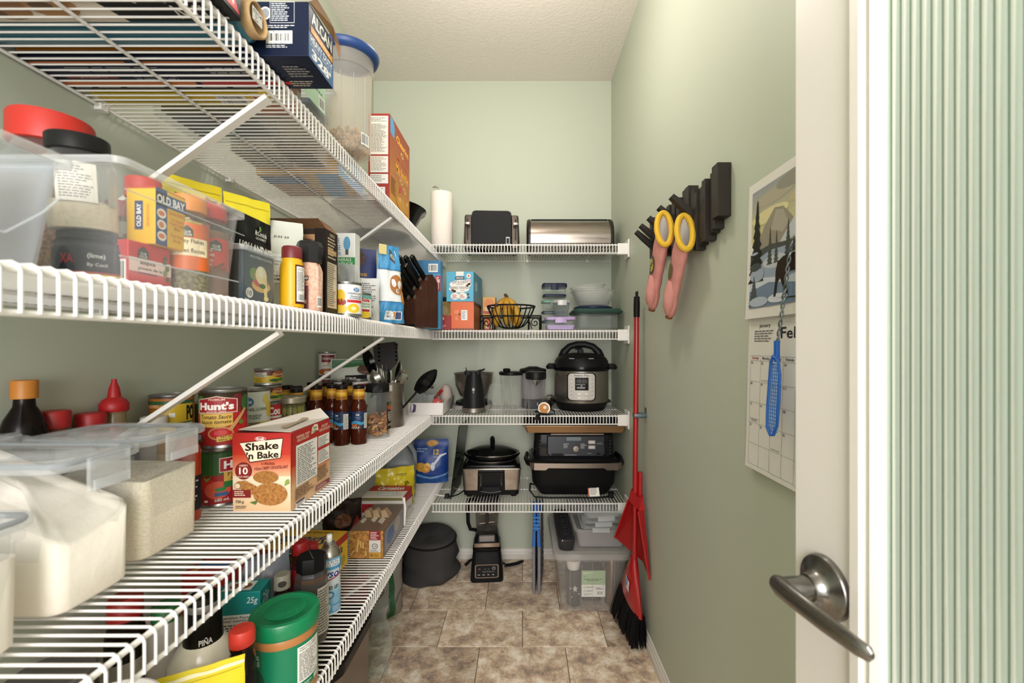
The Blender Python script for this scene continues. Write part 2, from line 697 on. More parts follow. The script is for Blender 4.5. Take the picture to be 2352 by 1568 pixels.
def tile_material():
    mt = M('#8d7b68', 0.33, 0, bump=0.12, bs=60)
    nt = mt.node_tree
    p = nt.nodes['Principled BSDF']
    geo = nt.nodes.new('ShaderNodeNewGeometry')
    oi = nt.nodes.new('ShaderNodeObjectInfo')
    ad = nt.nodes.new('ShaderNodeVectorMath')
    ad.operation = 'MULTIPLY_ADD'
    ad.inputs[1].default_value = (1, 1, 1)
    cm = nt.nodes.new('ShaderNodeCombineXYZ')
    ml = nt.nodes.new('ShaderNodeMath')
    ml.operation = 'MULTIPLY'
    ml.inputs[1].default_value = 9
    nt.links.new(oi.outputs['Random'], ml.inputs[0])
    nt.links.new(ml.outputs[0], cm.inputs[0])
    nt.links.new(ml.outputs[0], cm.inputs[2])
    nt.links.new(geo.outputs['Position'], ad.inputs[0])
    nt.links.new(cm.outputs[0], ad.inputs[2])
    n1 = nt.nodes.new('ShaderNodeTexNoise')
    n1.inputs['Scale'].default_value = 15
    n1.inputs['Detail'].default_value = 9
    n1.inputs['Roughness'].default_value = 0.72
    n1.inputs['Distortion'].default_value = 0.15
    n2 = nt.nodes.new('ShaderNodeTexNoise')
    n2.inputs['Scale'].default_value = 70
    n2.inputs['Detail'].default_value = 4
    nt.links.new(ad.outputs[0], n1.inputs['Vector'])
    nt.links.new(ad.outputs[0], n2.inputs['Vector'])
    r1 = nt.nodes.new('ShaderNodeValToRGB')
    e = r1.color_ramp.elements
    e[0].position, e[0].color = 0.36, lin('#ab9d90')
    e[1].position, e[1].color = 0.64, lin('#f6eee4')
    x = e.new(0.5)
    x.color = lin('#d9cbbc')
    nt.links.new(n1.outputs['Fac'], r1.inputs[0])
    r2 = nt.nodes.new('ShaderNodeValToRGB')
    e = r2.color_ramp.elements
    e[0].position, e[0].color = 0.30, lin('#5f5146')
    e[1].position, e[1].color = 0.72, lin('#efe6da')
    x = e.new(0.42)
    x.color = lin('#a09488')
    x = e.new(0.62)
    x.color = lin('#a09488')
    nt.links.new(n2.outputs['Fac'], r2.inputs[0])
    mx = nt.nodes.new('ShaderNodeMixRGB')
    mx.blend_type = 'OVERLAY'
    mx.inputs[0].default_value = 0.62
    nt.links.new(r1.outputs[0], mx.inputs[1])
    nt.links.new(r2.outputs[0], mx.inputs[2])
    hs = nt.nodes.new('ShaderNodeHueSaturation')
    mr = nt.nodes.new('ShaderNodeMapRange')
    mr.inputs[3].default_value = 0.82
    mr.inputs[4].default_value = 1.14
    nt.links.new(oi.outputs['Random'], mr.inputs[0])
    nt.links.new(mr.outputs[0], hs.inputs['Value'])
    nt.links.new(mx.outputs[0], hs.inputs['Color'])
    nt.links.new(hs.outputs[0], p.inputs['Base Color'])
    return mt


TILE = tile_material()
TW, TD, G = 0.3470, 0.2440, 0.0011
tcache = {}
for j in range(-9, 5):
    y0 = 1.768 + j * TD
    off = 0.0 if j % 2 == 0 else -TW / 2
    for i in range(-4, 4):
        x0 = off + i * TW
        a, b = max(x0 + G, XL), min(x0 + TW - G, XR)
        c, d = y0 + G, min(y0 + TD - G, YB)
        if b - a < .01 or d - c < .01:
            continue
        key = (round(b - a, 4), round(d - c, 4))
        if key not in tcache:
            w, l = key[0] / 2, key[1] / 2
            e = .0012
            tcache[key] = MB().loft([[(-w, -l, -.0034), (w, -l, -.0034), (w, l, -.0034), (-w, l, -.0034)], [(-w, -l, -e), (w, -l, -e), (w, l, -e), (-w, l, -e)],
                                     [(-w + e, -l + e, 0), (w - e, -l + e, 0), (w - e, l - e, 0), (-w + e, l - e, 0)]], TILE).mesh('tile', smooth=False)
        o = bpy.data.objects.new('tile', tcache[key])
        o.location = ((a + b) / 2, (c + d) / 2, 0)
        C.objects.link(o)
        o.parent = fl

# ================================================================ WIRE SHELVES
WIREWHITE = M('#e9e6e3', 0.32)
XF = -0.4424
YS = 2.087
SZ = (1.711, 1.299, 0.8915)
Z1, Z2, Z3, Z4, Z4B = 1.711, 1.299, 0.8915, 0.505, 0.4716


def brace_mb(a, b, w=.008, t=.004):
    a, b = Vector(a), Vector(b)
    d = (b - a).normalized()
    n = d.cross(Vector((0, 1, 0))).normalized()
    rings = []
    for p in (a, b):
        rings.append([p + n * t + Vector((0, -w, 0)), p - n * t + Vector((0, -w, 0)), p - n * t + Vector((0, w, 0)), p + n * t + Vector((0, w, 0))])
    mb = MB().loft(rings, WIREWHITE)
    return mb


def shelf_left(zs, label, braces, y0=0.10):
    t = thing('wire_shelf', label, 'shelf', (XL, 0, zs))
    zc = -0.0021
    x = lambda X: X - XL
    fx = x(XF)
    for nm, X, z, r in (('rear_rail', .010, zc - .0048, .0030), ('middle_rail', .205, zc - .0048, .0030), ('front_rail', fx, zc - .0056, .0036), ('lip_rail', fx + .0012, zc - .0440, .0032)):
        MB().rod((X, y0 - .006, z), (X, YB - .012, z), r, WIREWHITE, 10).build(nm, t)
    w = MB().tube([(.004, 0, zc), (fx - .010, 0, zc), (fx - .002, 0, zc + .0002), (fx + .0038, 0, zc - .0028), (fx + .0056, 0, zc - .008), (fx + .0056, 0, zc - .0440)], .0019, WIREWHITE, 5).mesh('wire')
    n = int((YB - .015 - y0) / .0155)
    for i in range(n + 1):
        o = bpy.data.objects.new('wire', w)
        o.location = (0, y0 + i * .0155, 0)
        C.objects.link(o)
        o.parent = t
    clip = MB().loft([rrect(0, .016, -.009, .009, zc - .013, .003, 2), rrect(0, .016, -.009, .009, zc + .004, .003, 2)], WIREWHITE).mesh('wall_clip')
    for y in (0.37, 0.878, 1.262, 1.66, 2.05, 2.4):
        o = bpy.data.objects.new('wall_clip', clip)
        o.location = (0, y, 0)
        C.objects.link(o)
        o.parent = t
    for y, zf, zw in braces:
        brace_mb((fx - .004, y, zf), (.003, y, zw)).build('brace', t, smooth=False)
        MB().box(0, .004, y - .012, y + .012, zw - .022, zw + .012, WIREWHITE).build('brace_foot', t, smooth=False, bevel=.001)
    return t


shelf_left(Z1, 'topmost white wire shelf along the long wall, holding the foil box and cereal', [(0.765, -.052, -.345), (1.49, -.052, -.345)])
shelf_left(Z2, 'second white wire shelf along the long wall, under the clear spice bins', [(0.8035, -.052, -.32), (1.397, -.052, -.32)])
shelf_left(Z3, 'third white wire shelf along the long wall, under flour containers and cans', [(1.0, -.020, -.30), (1.75, -.052, -.32)])
shelf_left(Z4, 'lowest white wire shelf along the long wall, with peanut butter and spray can', [(1.56, -.052, -.33)])


def shelf_back(zs, label):
    x0, x1 = -0.430, 0.500
    t = thing('wire_shelf', label, 'shelf', (x0, YS, zs))
    zc = -0.0021
    L = x1 - x0
    dep = YB - .006 - YS
    for nm, y, z, r in (('rear_rail', dep - .006, zc - .0048, .0028), ('middle_rail', dep * .5, zc - .0048, .0028), ('front_rail', 0, zc - .0052, .0033), ('lip_rail', -.001, zc - .0440, .0030)):
        MB().rod((-.004, y, z), (L, y, z), r, WIREWHITE, 10).build(nm, t)
    w = MB().tube([(0, dep, zc), (0, .010, zc), (0, .002, zc + .0002), (0, -.0036, zc - .0028), (0, -.0052, zc - .008), (0, -.0052, zc - .0440)], .0019, WIREWHITE, 5).mesh('wire')
    n = int(L / .0148)
    for i in range(n + 1):
        o = bpy.data.objects.new('wire', w)
        o.location = (.003 + i * .0148, 0, 0)
        C.objects.link(o)
        o.parent = t
    b = MB().box(L - .045, L + .004, -.009, -.003, zc - .048, zc + .002, WIREWHITE)
    b.box(L + .002, L + .0095, -.020, .060, zc - .066, zc + .020, WIREWHITE)
    b.box(L - .045, L + .004, -.009, .020, zc - .051, zc - .047, WIREWHITE)
    b.build('end_bracket', t, smooth=False, bevel=.002)
    clip = MB().loft([rrect(-.009, .009, dep - .014, dep, zc - .013, .003, 2), rrect(-.009, .009, dep - .014, dep, zc + .004, .003, 2)], WIREWHITE).mesh('wall_clip')
    for y in (0.12, 0.46, 0.80):
        o = bpy.data.objects.new('wall_clip', clip)
        o.location = (y, 0, 0)
        C.objects.link(o)
        o.parent = t
    return t


shelf_back(Z1, 'topmost white wire shelf across the end wall, under toaster and bread box')
shelf_back(Z2, 'second white wire shelf across the end wall, under bananas and food boxes')
shelf_back(Z3, 'third white wire shelf across the end wall, under the pressure cooker')
shelf_back(Z4B, 'lowest white wire shelf across the end wall, under slow cooker and grill')

# ================================================================ DOOR with reeded glass
dr = thing('door_1', 'white pantry door with reeded glass pane and satin lever, standing open', 'door', (.354, .507, 0), R(5.74))
dr['kind'] = 'structure'
DW = M('#d6d1ca', 0.32)
ya, yb, yc, yd, ye = .0506, -.0366, -.0684, -.545, -.660
MB().box(0, .036, yb, ya, .01, 2.03, DW).build('stile', dr, smooth=False, bevel=.0015)
MB().box(0, .036, ye, yd - .03, .01, 2.03, DW).build('stile', dr, smooth=False, bevel=.0015)
MB().box(0.001, .035, yd - .03, yb, .01, .24, DW).build('rail', dr, smooth=False)
MB().box(0.001, .035, yd - .03, yb, 1.92, 2.03, DW).build('rail', dr, smooth=False)
BW = M('#e0dbd4', 0.34)  # bead and stile share one paint; their tones differ for how light falls


def bead(y0, y1, s):
    pr = [(0.0, y0), (-.006, y0 - s * .0015), (-.0065, y0 - s * .013), (-.002, y0 - s * .017), (-.0015, y0 - s * .021), (-.0045, y0 - s * .024), (-.001, y1), (.018, y1), (.018, y0)]
    return MB().loft([[(x, y, z) for x, y in pr] for z in (.24, 1.92)], BW)


bead(yb, yc, 1).build('glazing_bead', dr, smooth=False)
bead(yd - .03, yd, -1).build('glazing_bead', dr, smooth=False)


def reeded():
    mt = bpy.data.materials.new('mat_reeded_glass')
    mt.use_nodes = True
    nt = mt.node_tree
    p = nt.nodes['Principled BSDF']
    p.inputs['Base Color'].default_value = lin('#dfe6dd')
    p.inputs['Roughness'].default_value = 0.06
    p.inputs['Specular IOR Level'].default_value = 0.9
    t = nt.nodes.new('ShaderNodeBsdfTransparent')
    lw = nt.nodes.new('ShaderNodeLayerWeight')
    lw.inputs[0].default_value = 0.4
    rp = nt.nodes.new('ShaderNodeValToRGB')
    e = rp.color_ramp.elements
    e[0].position, e[0].color = 0.45, lin('#f6fbf8')
    e[1].position, e[1].color = 0.86, lin('#b4c6ba')
    nt.links.new(lw.outputs['Facing'], rp.inputs[0])
    nt.links.new(rp.outputs[0], t.inputs[0])
    f = nt.nodes.new('ShaderNodeFresnel')
    f.inputs[0].default_value = 1.45
    ma = nt.nodes.new('ShaderNodeMath')
    ma.operation = 'MULTIPLY_ADD'
    ma.inputs[1].default_value = 0.8
    ma.inputs[2].default_value = 0.34
    nt.links.new(f.outputs[0], ma.inputs[0])
    mx = nt.nodes.new('ShaderNodeMixShader')
    nt.links.new(ma.outputs[0], mx.inputs[0])
    nt.links.new(t.outputs[0], mx.inputs[1])
    nt.links.new(p.outputs[0], mx.inputs[2])
    nt.links.new(mx.outputs[0], nt.nodes['Material Output'].inputs[0])
    return mt


pitch = .0097
rg = reeded()
ridge, notch = [], []
y = yc + .004
ZR = (.22, 1.94)
gp = MB()
groove_shade = clear('#a9c4b4', .10, .10, '#8fae9c', .5)  # darker green tint stands in for the dark lines refraction leaves in grooves
y_first = y
while y > yd - .01:
    # one reed: a shallow convex face, then a narrow groove down to the next
    face = [(.0070 - .0013 * (1 - (2 * q / 8 - 1) ** 2), y - q / 8 * pitch * .86) for q in range(9)]
    groove = [face[-1], (.0088, y - pitch * .90), (.0088, y - pitch * .96), (.0070, y - pitch)]
    for P, m_ in ((face, rg), (groove, groove_shade)):
        n = len(P)
        gp.add([(x, yy, z) for z in ZR for x, yy in P], [(i + 1, i, n + i, n + i + 1) for i in range(n - 1)], m_)
    y -= pitch
prof = [(0, y_first), (0, y)]
gp.box(.0105, .011, prof[-1][1], prof[0][1], .22, 1.94, clear('#e2efe7', 0.02, 0.05, '#cfe3d8', .2))
gp.build('glass_pane', dr, angle=30)

HZ = .944
SATIN = M('#8f8d8a', 0.27, 1.0, col2='#7d7b78', vs=300, var=.8)
hd = MB()
# rose: revolve about local X; built on Z then turned to face -X
hd.lathe([(.0355, 0), (.0355, .003), (.034, .0065), (.030, .0085), (.021, .011), (.0165, .016), (.015, .024)], SATIN, 40)
hd.xf(Matrix.Rotation(R(-90), 4, 'Y'))
hd.v = [(x, y, z + HZ) for x, y, z in hd.v]
ros = hd.build('door_handle', dr)
ne = MB().lathe([(.0128, .022), (.0128, .050), (.012, .054)], SATIN, 28)
ne.xf(Matrix.Rotation(R(-90), 4, 'Y'))
ne.v = [(x, y, z + HZ) for x, y, z in ne.v]
ne.build('neck', ros)
lv = MB()
rings = []
for q, y, hw, th, dx in ((0, .016, .002, .004, .004), (0, .013, .009, .007, 0), (0, .004, .0125, .0085, 0), (.3, -.02, .0120, .0075, -.001), (.6, -.06, .0105, .006, -.001), (.9, -.098, .009, .005, .002), (1, -.108, .0075, .0042, .004), (1, -.111, .003, .002, .005)):
    P = []
    for j in range(14):
        a = 2 * PI * j / 14
        P.append((-.055 + dx + th * math.cos(a), y, HZ + .001 + hw * math.sin(a)))
    rings.append(P)
lv.loft(rings, SATIN)
lv.build('lever', ros)


# ================================================================ LEFT SHELF, TOP
def T(txt, a, b, c, d, col, /, **op):
    return ('t', txt, a, b, c, d, col, op)


S1, S2, S3, S4, S4B = Z1 + .0003, Z2 + .0003, Z3 + .0003, Z4 + .0003, Z4B + .0003

# parchment paper box, upside down
t = carton('parchment_paper_box', 'black parchment paper box upside down at the open end of the top shelf', 'box', -.84, -.423, .575, .655, S1, S1 + .06, '#17171a',
           {'bottom': [('r', .0, .0, .52, 1, '#d9cfc0'), ('p', [(.52, 0), (.60, 0), (.52, 1)], '#d9cfc0'), ('r', 0, .55, .14, .9, '#9c1f2a'),
                       ('e', .12, .05, .30, .55, '#9a6a36'), ('e', .18, .3, .36, .95, '#8a5a2c'), ('e', .30, .1, .48, .7, '#a87844'), ('e', .14, .12, .20, .3, '#5c3b1c'), ('e', .32, .3, .40, .5, '#5a3a1e'),
                       T('Parchment Paper', .62, .45, .86, .9, '#c9c6c0', rot=180), T('TITAN', .80, .08, .97, .40, '#dedbd6', rot=180)],
            'right': [('p', [(.05, .1), (.95, .1), (.5, .95)], '#d2261f'), T('TITAN', .22, .2, .78, .42, '#f2f0ee')],
            'front': [('p', [(.80, 0), (.95, 0), (.995, .6), (.93, .98)], '#d8332a'), T('TITAN', .83, .3, .96, .6, '#f2f0ee', rot=180)]})

# wrapped roll with a cardboard core
t = thing('wrap_roll', 'teal wrapped roll with bare cardboard core and paper sticker, before the foil box', 'roll', (-.628, .697, S1 + .0335))
RY = Matrix.Rotation(R(90), 4, 'Y')
tealm = M('#2f6f86', 0.28, coat=.4)
mb = MB().lathe([(.0265, -.22), (.033, -.22), (.0335, -.2), (.0335, .165), (.030, .185), (.0265, .19)], tealm, 32, caps=(False, False)).xf(RY)
mb.build('wrap', t)
mb = MB().lathe([(.0262, -.215), (.0262, .205), (.0238, .206), (.0225, .203), (.0225, -.2)], M('#c2a276', .8, col2='#b08f63', vs=80, var=.8), 32, caps=(False, True)).xf(RY)
mb.build('core', t)
printed(t, [('r', 0, 0, 1, 1, '#e9e6e0'), T('03/14', .08, .6, .92, .9, '#262626'), T('D', .3, .35, .5, .52, '#262626'), T('EA', .3, .08, .62, .25, '#262626')], plane_map((.2032, -.013, -.006), (0, .026, 0), (0, 0, .021)), 'sticker')

# aluminium foil box
x0, x1, y0, y1 = -.852, -.360, .733, .828
t = carton('foil_box', 'dark navy aluminium foil carton with torn lid, jutting over the shelf edge', 'box', x0, x1, y0, y1, S1, S1 + .092, '#141d35',
           {'front': [('r', .0, .10, .72, .17, '#e08a2c'), ('p', [(.74, .74), (.80, .74), (.815, .88), (.74, .88)], '#e5962f'), ('e', .832, .66, .872, .90, '#c9c9c6'), ('e', .838, .69, .866, .87, '#8d9096'),
                      ('r', .868, .60, .952, .99, '#c8ccd2'), ('r', .8695, .61, .9505, .98, '#141d35'), ('l', .873, .63, .947, .97, 9, '#c8ccd2'), ('l', .86, .50, .955, .57, 2, '#c8ccd2'),
                      ('r', .855, .22, .945, .46, '#eeeeea'), T('ITM. / ART. 50105', .872, .43, .93, .455, '#222222'), ('b', .862, .245, .938, .43), T('0  57351 45101  2', .858, .222, .942, .245, '#222222'), ('l', .855, .14, .955, .2, 2, '#c8ccd2')],
            'right': [('r', 0, 0, 1, .47, '#2f6299'), ('r', .08, .50, .95, .62, '#ef9f2f'), T('ALCAN', .10, .68, .92, .92, '#f2f2f2', b=.03), T('VALUE PACK', .2, .525, .85, .60, '#fbf4e2'),
                      T('HEAVY DUTY', .06, .32, .94, .455, '#f4f6f8', b=.02), T('Outdoor & Grilling Foil', .06, .25, .9, .30, '#dfe7f0'), T("328'", .10, .05, .88, .23, '#f6f7f8', b=.04)],
            'bottom': [('r', 0, .16, .50, .25, '#d9762a'), ('r', .52, .16, .86, .25, '#c2231f'), ('r', .0, .78, .34, .86, '#c8702c'), ('r', .4, .78, .74, .86, '#c8702c'), ('r', .05, .36, .24, .46, '#8c1f24'),
                       T('CLASSIQUE', .10, .375, .20, .44, '#e6b9a0', rot=180), ('l', .02, .04, .8, .13, 1, '#b9bcc2'), ('l', .30, .3, .55, .46, 2, '#9aa0aa'), ('l', .1, .55, .5, .72, 3, '#8f959e'), ('l', .6, .5, .8, .7, 3, '#a9adb4'),
                       ('l', .86, .1, .96, .3, 3, '#bfb7a8'), ('l', .88, .4, .97, .75, 5, '#9b9b9b')]})
o = t
fl_ = MB()
P = [(.246, -.047, .092), (.246, -.02, .118), (.250, .012, .112), (.253, .030, .105), (.258, .052, .082), (.255, .056, .060), (.249, .0475, .092)]
fl_.add(P, [(0, 1, 2), (0, 2, 3), (0, 3, 6), (6, 3, 4), (6, 4, 5)], KRAFT)
s_ = fl_.build('torn_flap', o, smooth=False)
sm = s_.modifiers.new('thickness', 'SOLIDIFY')
sm.thickness = .0015

carton('cling_wrap_box', 'flat yellow carton lying behind the foil box, its base seen through the wires', 'box', -.835, -.512, .842, .886, S1, S1 + .048, '#e3c21d',
       {'bottom': [('r', .0, .35, .75, .6, '#8f8a2c'), ('b', .72, .15, .90, .85), ('r', .945, 0, 1, 1, '#f2efe8'), ('p', [(.95, .1), (.995, .25), (.95, .4)], '#c0262b'), ('p', [(.95, .5), (.995, .65), (.95, .8)], '#c0262b')]})


RIMC = clear('#f6f8f9', .30, .12, '#f4f6f8', .5)


def clear_bin(name, label, x0, x1, y0, y1, z0, h, m, taper=.012, group=None, lip=.006, r=.014):
    """Open box of thin clear plastic: outer skin, rolled rim, inner skin."""
    cx, cy_ = (x0 + x1) / 2, (y0 + y1) / 2
    t = thing(name, label, 'bin', (cx, cy_, z0), 0, group)
    w, d = (x1 - x0) / 2, (y1 - y0) / 2
    q = lambda e, z: rrect(-w + e, w - e, -d + e, d - e, z, r, 4)
    MB().loft([q(taper + lip, 0), q(lip + .001, h - .008), q(lip + .0025, h - .010), q(taper + lip + .0018, .002)], m).build('bin_body', t)
    MB().loft([q(lip + .0005, h - .010), q(0, h - .010), q(0, h - .002), q(.003, h), q(lip + .0012, h - .001)], RIMC, caps=(False, False)).build('rim', t)
    return t


def ribs_on(t, pts, m=None, r=.0012, name='moulded_rib'):
    return MB().tube(pts, r, m or MILKY, 5).build(name, t)


t = clear_bin('storage_bin', 'clear plastic bin with a pale green sticker on the top shelf', -.80, -.452, .895, 1.068, S1, .135, CLEAR)
printed(t, [('r', 0, .0, 1, 1, '#a9c9ae'), ('l', .1, .45, .9, .9, 4, '#44584a'), ('b', .66, .05, .95, .42)], plane_map((.1715, -.078, .040), (0, .100, 0), (0, 0, .075)), 'sticker')
carton('salmon_packet', 'salmon pink packet inside the clear bin with the green sticker', 'packet', -.56, -.475, .912, .935, S1 + .005, S1 + .12, '#c98a76', {'right': [('r', .1, .1, .9, .4, '#efe6dc')], 'front': [('r', .1, .1, .9, .4, '#efe6dc'), ('l', .15, .5, .85, .85, 4, '#7d4a3c')]})
carton('green_packet', 'grey and green snack packet lying inside the clear bin on the top shelf', 'packet', -.76, -.58, .915, 1.03, S1 + .005, S1 + .05, '#6d6f6b', {'bottom': [('r', .1, .05, .6, .3, '#4f9a63'), ('e', .2, .4, .8, .9, '#55584f')]})

# cereal keeper with blue lid
t = thing('cereal_keeper', 'tall translucent cereal keeper with flared blue lid, part full of oat rings', 'container', (-.452, 1.128, S1), R(10))
KM = clear('#f8f6f3', 0.16, 0.16, '#f3eee6', .4)
MB().lathe([(.002, .001), (.050, 0), (.055, .004), (.058, .20), (.060, .212), (.0625, .213), (.0635, .248), (.062, .250), (.0605, .248), (.0585, .213), (.0535, .008), (.002, .004)], KM, 40, sy=1.0, mats=None).build('keeper_body', t)
bl = M('#24457f', .4)
mb = MB().lathe([(.0625, .247), (.068, .248), (.074, .252), (.078, .262), (.077, .266), (.070, .264), (.062, .270), (.03, .272), (.002, .272)], bl, 40, caps=(False, True))
mb.build('lid', t)
for a in (-35, -5, 25, 55):
    ribs_on(t, [(.0565 * math.sin(R(a)), -.0565 * math.cos(R(a)), .02), (.059 * math.sin(R(a)), -.059 * math.cos(R(a)), .19)], r=.001)
printed(t, [('b', 0, 0, 1, 1)], cyl_map(.0562, .02, .05, 45, 75), 'sticker', step_u=.2)
rb = random.Random(3)
oat = M('#c7a377', .8, col2='#d7b88e', vs=40, var=.6)
mb = MB()
for i in range(210):
    z = rb.uniform(.012, .060)
    a = rb.uniform(0, 2 * PI)
    q = math.sqrt(rb.uniform(.12, 1)) * .046
    s0 = len(mb.v)
    mb.torus((0, 0, 0), .0048, .0021, oat, 9, 5)
    mb.xf(Matrix.Translation((q * math.cos(a), q * math.sin(a), z)) @ Matrix.Rotation(rb.uniform(0, 3), 4, 'X') @ Matrix.Rotation(rb.uniform(0, 3), 4, 'Y'), s0)
ob = mb.build('oat_rings')
ob.location = (-.452, 1.128, S1)
tag(ob, 'toasted oat rings in the bottom of the blue lidded keeper', 'cereal', kind='stuff')

# family cereal box
gold = [('g', 0, 0, 1, 1, '#c98a1e', '#8e3318')]
x0, x1, y0, y1 = -.514, -.443, 1.45, 1.704
carton('cereal_box', 'tall orange and brown cereal box at the edge of the top shelf', 'box', x0, x1, y0, y1, S1, S1 + .285, '#a3342a',
       {'front': [('r', .10, .52, .94, .97, '#efebe6'), ('l', .14, .90, .90, .955, 3, '#8d8a86'), ('r', .14, .60, .9, .60 + .004, '#555555'), ('l', .14, .55, .9, .88, 22, '#8a8784'), ('r', .10, .31, .94, .50, '#efebe6'), ('l', .14, .33, .9, .49, 10, '#9a9691'),
                  ('r', .10, .18, .94, .29, '#efebe6'), ('l', .14, .20, .8, .28, 4, '#9a9691'), ('r', .4, .05, .8, .14, '#e9e3dd'), ('l', .44, .06, .76, .13, 3, '#a39e99')],
        'right': gold + [('p', [(.03, .80), (.20, .78), (.23, .90), (.16, .99), (.03, .99)], '#4a93c4'), T('Cheerios', .30, .80, .92, .885, '#f2b51c', b=.03), T('Ma famille', .28, .44, .92, .54, '#f2a81c', b=.03), T('My family', .34, .58, .88, .63, '#d6471f'),
                         ('r', .32, .785, .9, .793, '#d8452b'), ('r', .3, .42, .9, .427, '#e9ddc8'),
                         ('e', .50, .68, .66, .755, '#d5a04e'), ('e', .545, .70, .615, .735, '#8a3a18'), ('e', .44, .33, .62, .40, '#d5a04e'), ('e', .49, .35, .57, .38, '#98471a'), ('e', .60, .26, .78, .34, '#cf9a48'), ('e', .65, .285, .73, .315, '#a5581c'),
                         ('e', .30, .17, .9, .0, '#cb8c1c'), ('p', [(.45, .2), (.55, .24), (.57, .31), (.47, .3)], '#c23a3e'), ('e', .42, .10, .52, .16, '#dcb062'), ('l', .06, .10, .3, .3, 12, '#7d4413'), ('e', .78, .14, .9, .2, '#dcae60')]})
carton('biscuit_box', 'blue and yellow carton lying behind the cereal box', 'box', -.76, -.525, 1.24, 1.43, S1, S1 + .085, '#e2a93a', {'bottom': [('p', [(.55, 0), (.8, 0), (1, 1), (.72, 1)], '#3c8fc6'), ('r', 0, .6, .5, .9, '#356fae')], 'right': [('r', 0, 0, 1, 1, '#2f86c0'), ('l', .1, .2, .9, .8, 4, '#dfe8ee')]})


def grain_box(name, label, x0, x1, y0, y1, z0, h, c1, c2, vs=160):
    cx, cy_ = (x0 + x1) / 2, (y0 + y1) / 2
    t = thing(name, label, 'container', (cx, cy_, z0))
    w, d = (x1 - x0) / 2, (y1 - y0) / 2
    MB().loft([rrect(-w, w, -d, d, 0, .01), rrect(-w, w, -d, d, h, .01)], CLEAR).build('container_body', t)
    MB().loft([rrect(-w - .003, w + .003, -d - .003, d + .003, h, .01), rrect(-w - .003, w + .003, -d - .003, d + .003, h + .012, .01)], M('#2b3a55', .4)).build('lid', t)
    e = .0025
    MB().loft([rrect(-w + e, w - e, -d + e, d - e, e, .009), rrect(-w + e, w - e, -d + e, d - e, h * .75, .009)], M(c1, .85, col2=c2, vs=vs, var=2.2)).build('contents', t)
    return t


grain_box('grain_box', 'clear box of speckled grain on the top shelf, seen from below', -.735, -.622, 1.085, 1.205, S1, .12, '#b79b77', '#e3d6bf')
grain_box('grain_box', 'clear box of dark brown grain on the top shelf beside the speckled one', -.612, -.535, 1.09, 1.20, S1, .12, '#6d5238', '#8d7050')
# black pan near the corner
t = thing('cake_pan', 'black round pan with flared rim on the top corner shelf', 'pan', (-.63, 1.92, S1))
MB().lathe([(.002, 0), (.12, 0), (.135, .006), (.185, .095), (.20, .104), (.203, .108), (.198, .110), (.183, .100), (.13, .012), (.002, .006)], GLOSSBLACK, 40).build('pan_body', t)

# ================================================================ LEFT SHELF, SECOND: spice bins and groceries
tA = clear_bin('spice_bin', 'clear spice bin nearest the door, holding a dark navy packet', -.835, -.462, .215, .455, S2, .118, clear('#f4f6f9', .20, .16, '#eef1f6', .45))
carton('navy_packet', 'dark navy packet leaning inside the nearest clear bin', 'packet', -.60, -.492, .30, .402, S2 + .004, S2 + .112, '#2a3346', {'right': [('l', .3, .6, .9, .8, 2, '#aab0bd')]})
tB = clear_bin('spice_bin', 'clear spice bin crammed with jars and a yellow seasoning box', -.835, -.462, .500, .734, S2, .146, clear('#fcfcfc', .065, .10, '#f6f7f8', .5))
ribs_on(tB, [(.1778, -.108, .030), (.1778, .104, .030)])
ribs_on(tB, [(.184, -.108, .108), (.184, .110, .108)], r=.0009)
ribs_on(tA, [(.1785, -.105, .028), (.1785, .06, .028), (.180, .09, .055), (.182, .105, .075)])

spicejar = lambda r, h: [(.002, 0), (r * .94, 0), (r, .004), (r, h * .72), (r * .80, h * .80), (r * .78, h * .84)]
scap = lambda r, h: [(r * .86, h * .83), (r * .90, h * .835), (r * .90, h * .985), (r * .86, h), (.002, h)]


def spice(label, x, y, z, r, h, content, fill, capcol, bandcol=None, its=None, bz=(.2, .55), turn=0, name='spice_jar'):
    pr = spicejar(r, h)
    return bottle(name, label, x, y, z, pr, CLEAR, scap(r, h), capcol, (r * 1.003, h * bz[0], h * bz[1], bandcol, its) if bandcol or its else None, turn=turn,
                  contents=([(.002, .001), (r * .95, .002), (r * .96, .005), (r * .96, h * fill), (.002, h * fill)], content), cat='jar')


pepper = M('#5b3c28', .9, col2='#8a6a48', vs=260, var=2.5)
spice('big clear jar of chilli flakes with a wide red lid, behind the spice bins', -.672, .622, S2 + .004, .050, .242, pepper, .62, '#b52a20')
t = spice('dark lime spice jar with striped label, under the black lidded jar', -.545, .552, S2 + .004, .036, .060, M('#20222c', .5), .8, '#1c1d24', '#20232e', [T('(lime)', .45, .60, .62, .80, '#d9d7d2'), T('By Cecil', .45, .34, .64, .48, '#c9c7c2'), ('r', 0, .12, 1, .18, '#a82a2e'), ('r', 0, .05, 1, .11, '#d8bf2c'), T('XA', .18, .45, .32, .75, '#a83038')], (.06, .66))
t = spice('clear jar of pale granules with a ribbed black lid, tilted on a dark jar', -.548, .545, S2 + .066, .033, .115, M('#cdbda2', .85, col2='#dfd2bb', vs=200, var=1), .30, '#161617', None, [('r', .22, .0, .66, 1, '#dedbd2'), ('l', .26, .08, .62, .92, 12, '#84817a'), ('r', .78, 0, .98, 1, '#9a9992')], (.28, .68))
t.rotation_euler = (R(2), R(-3), facing(-.548, .545))
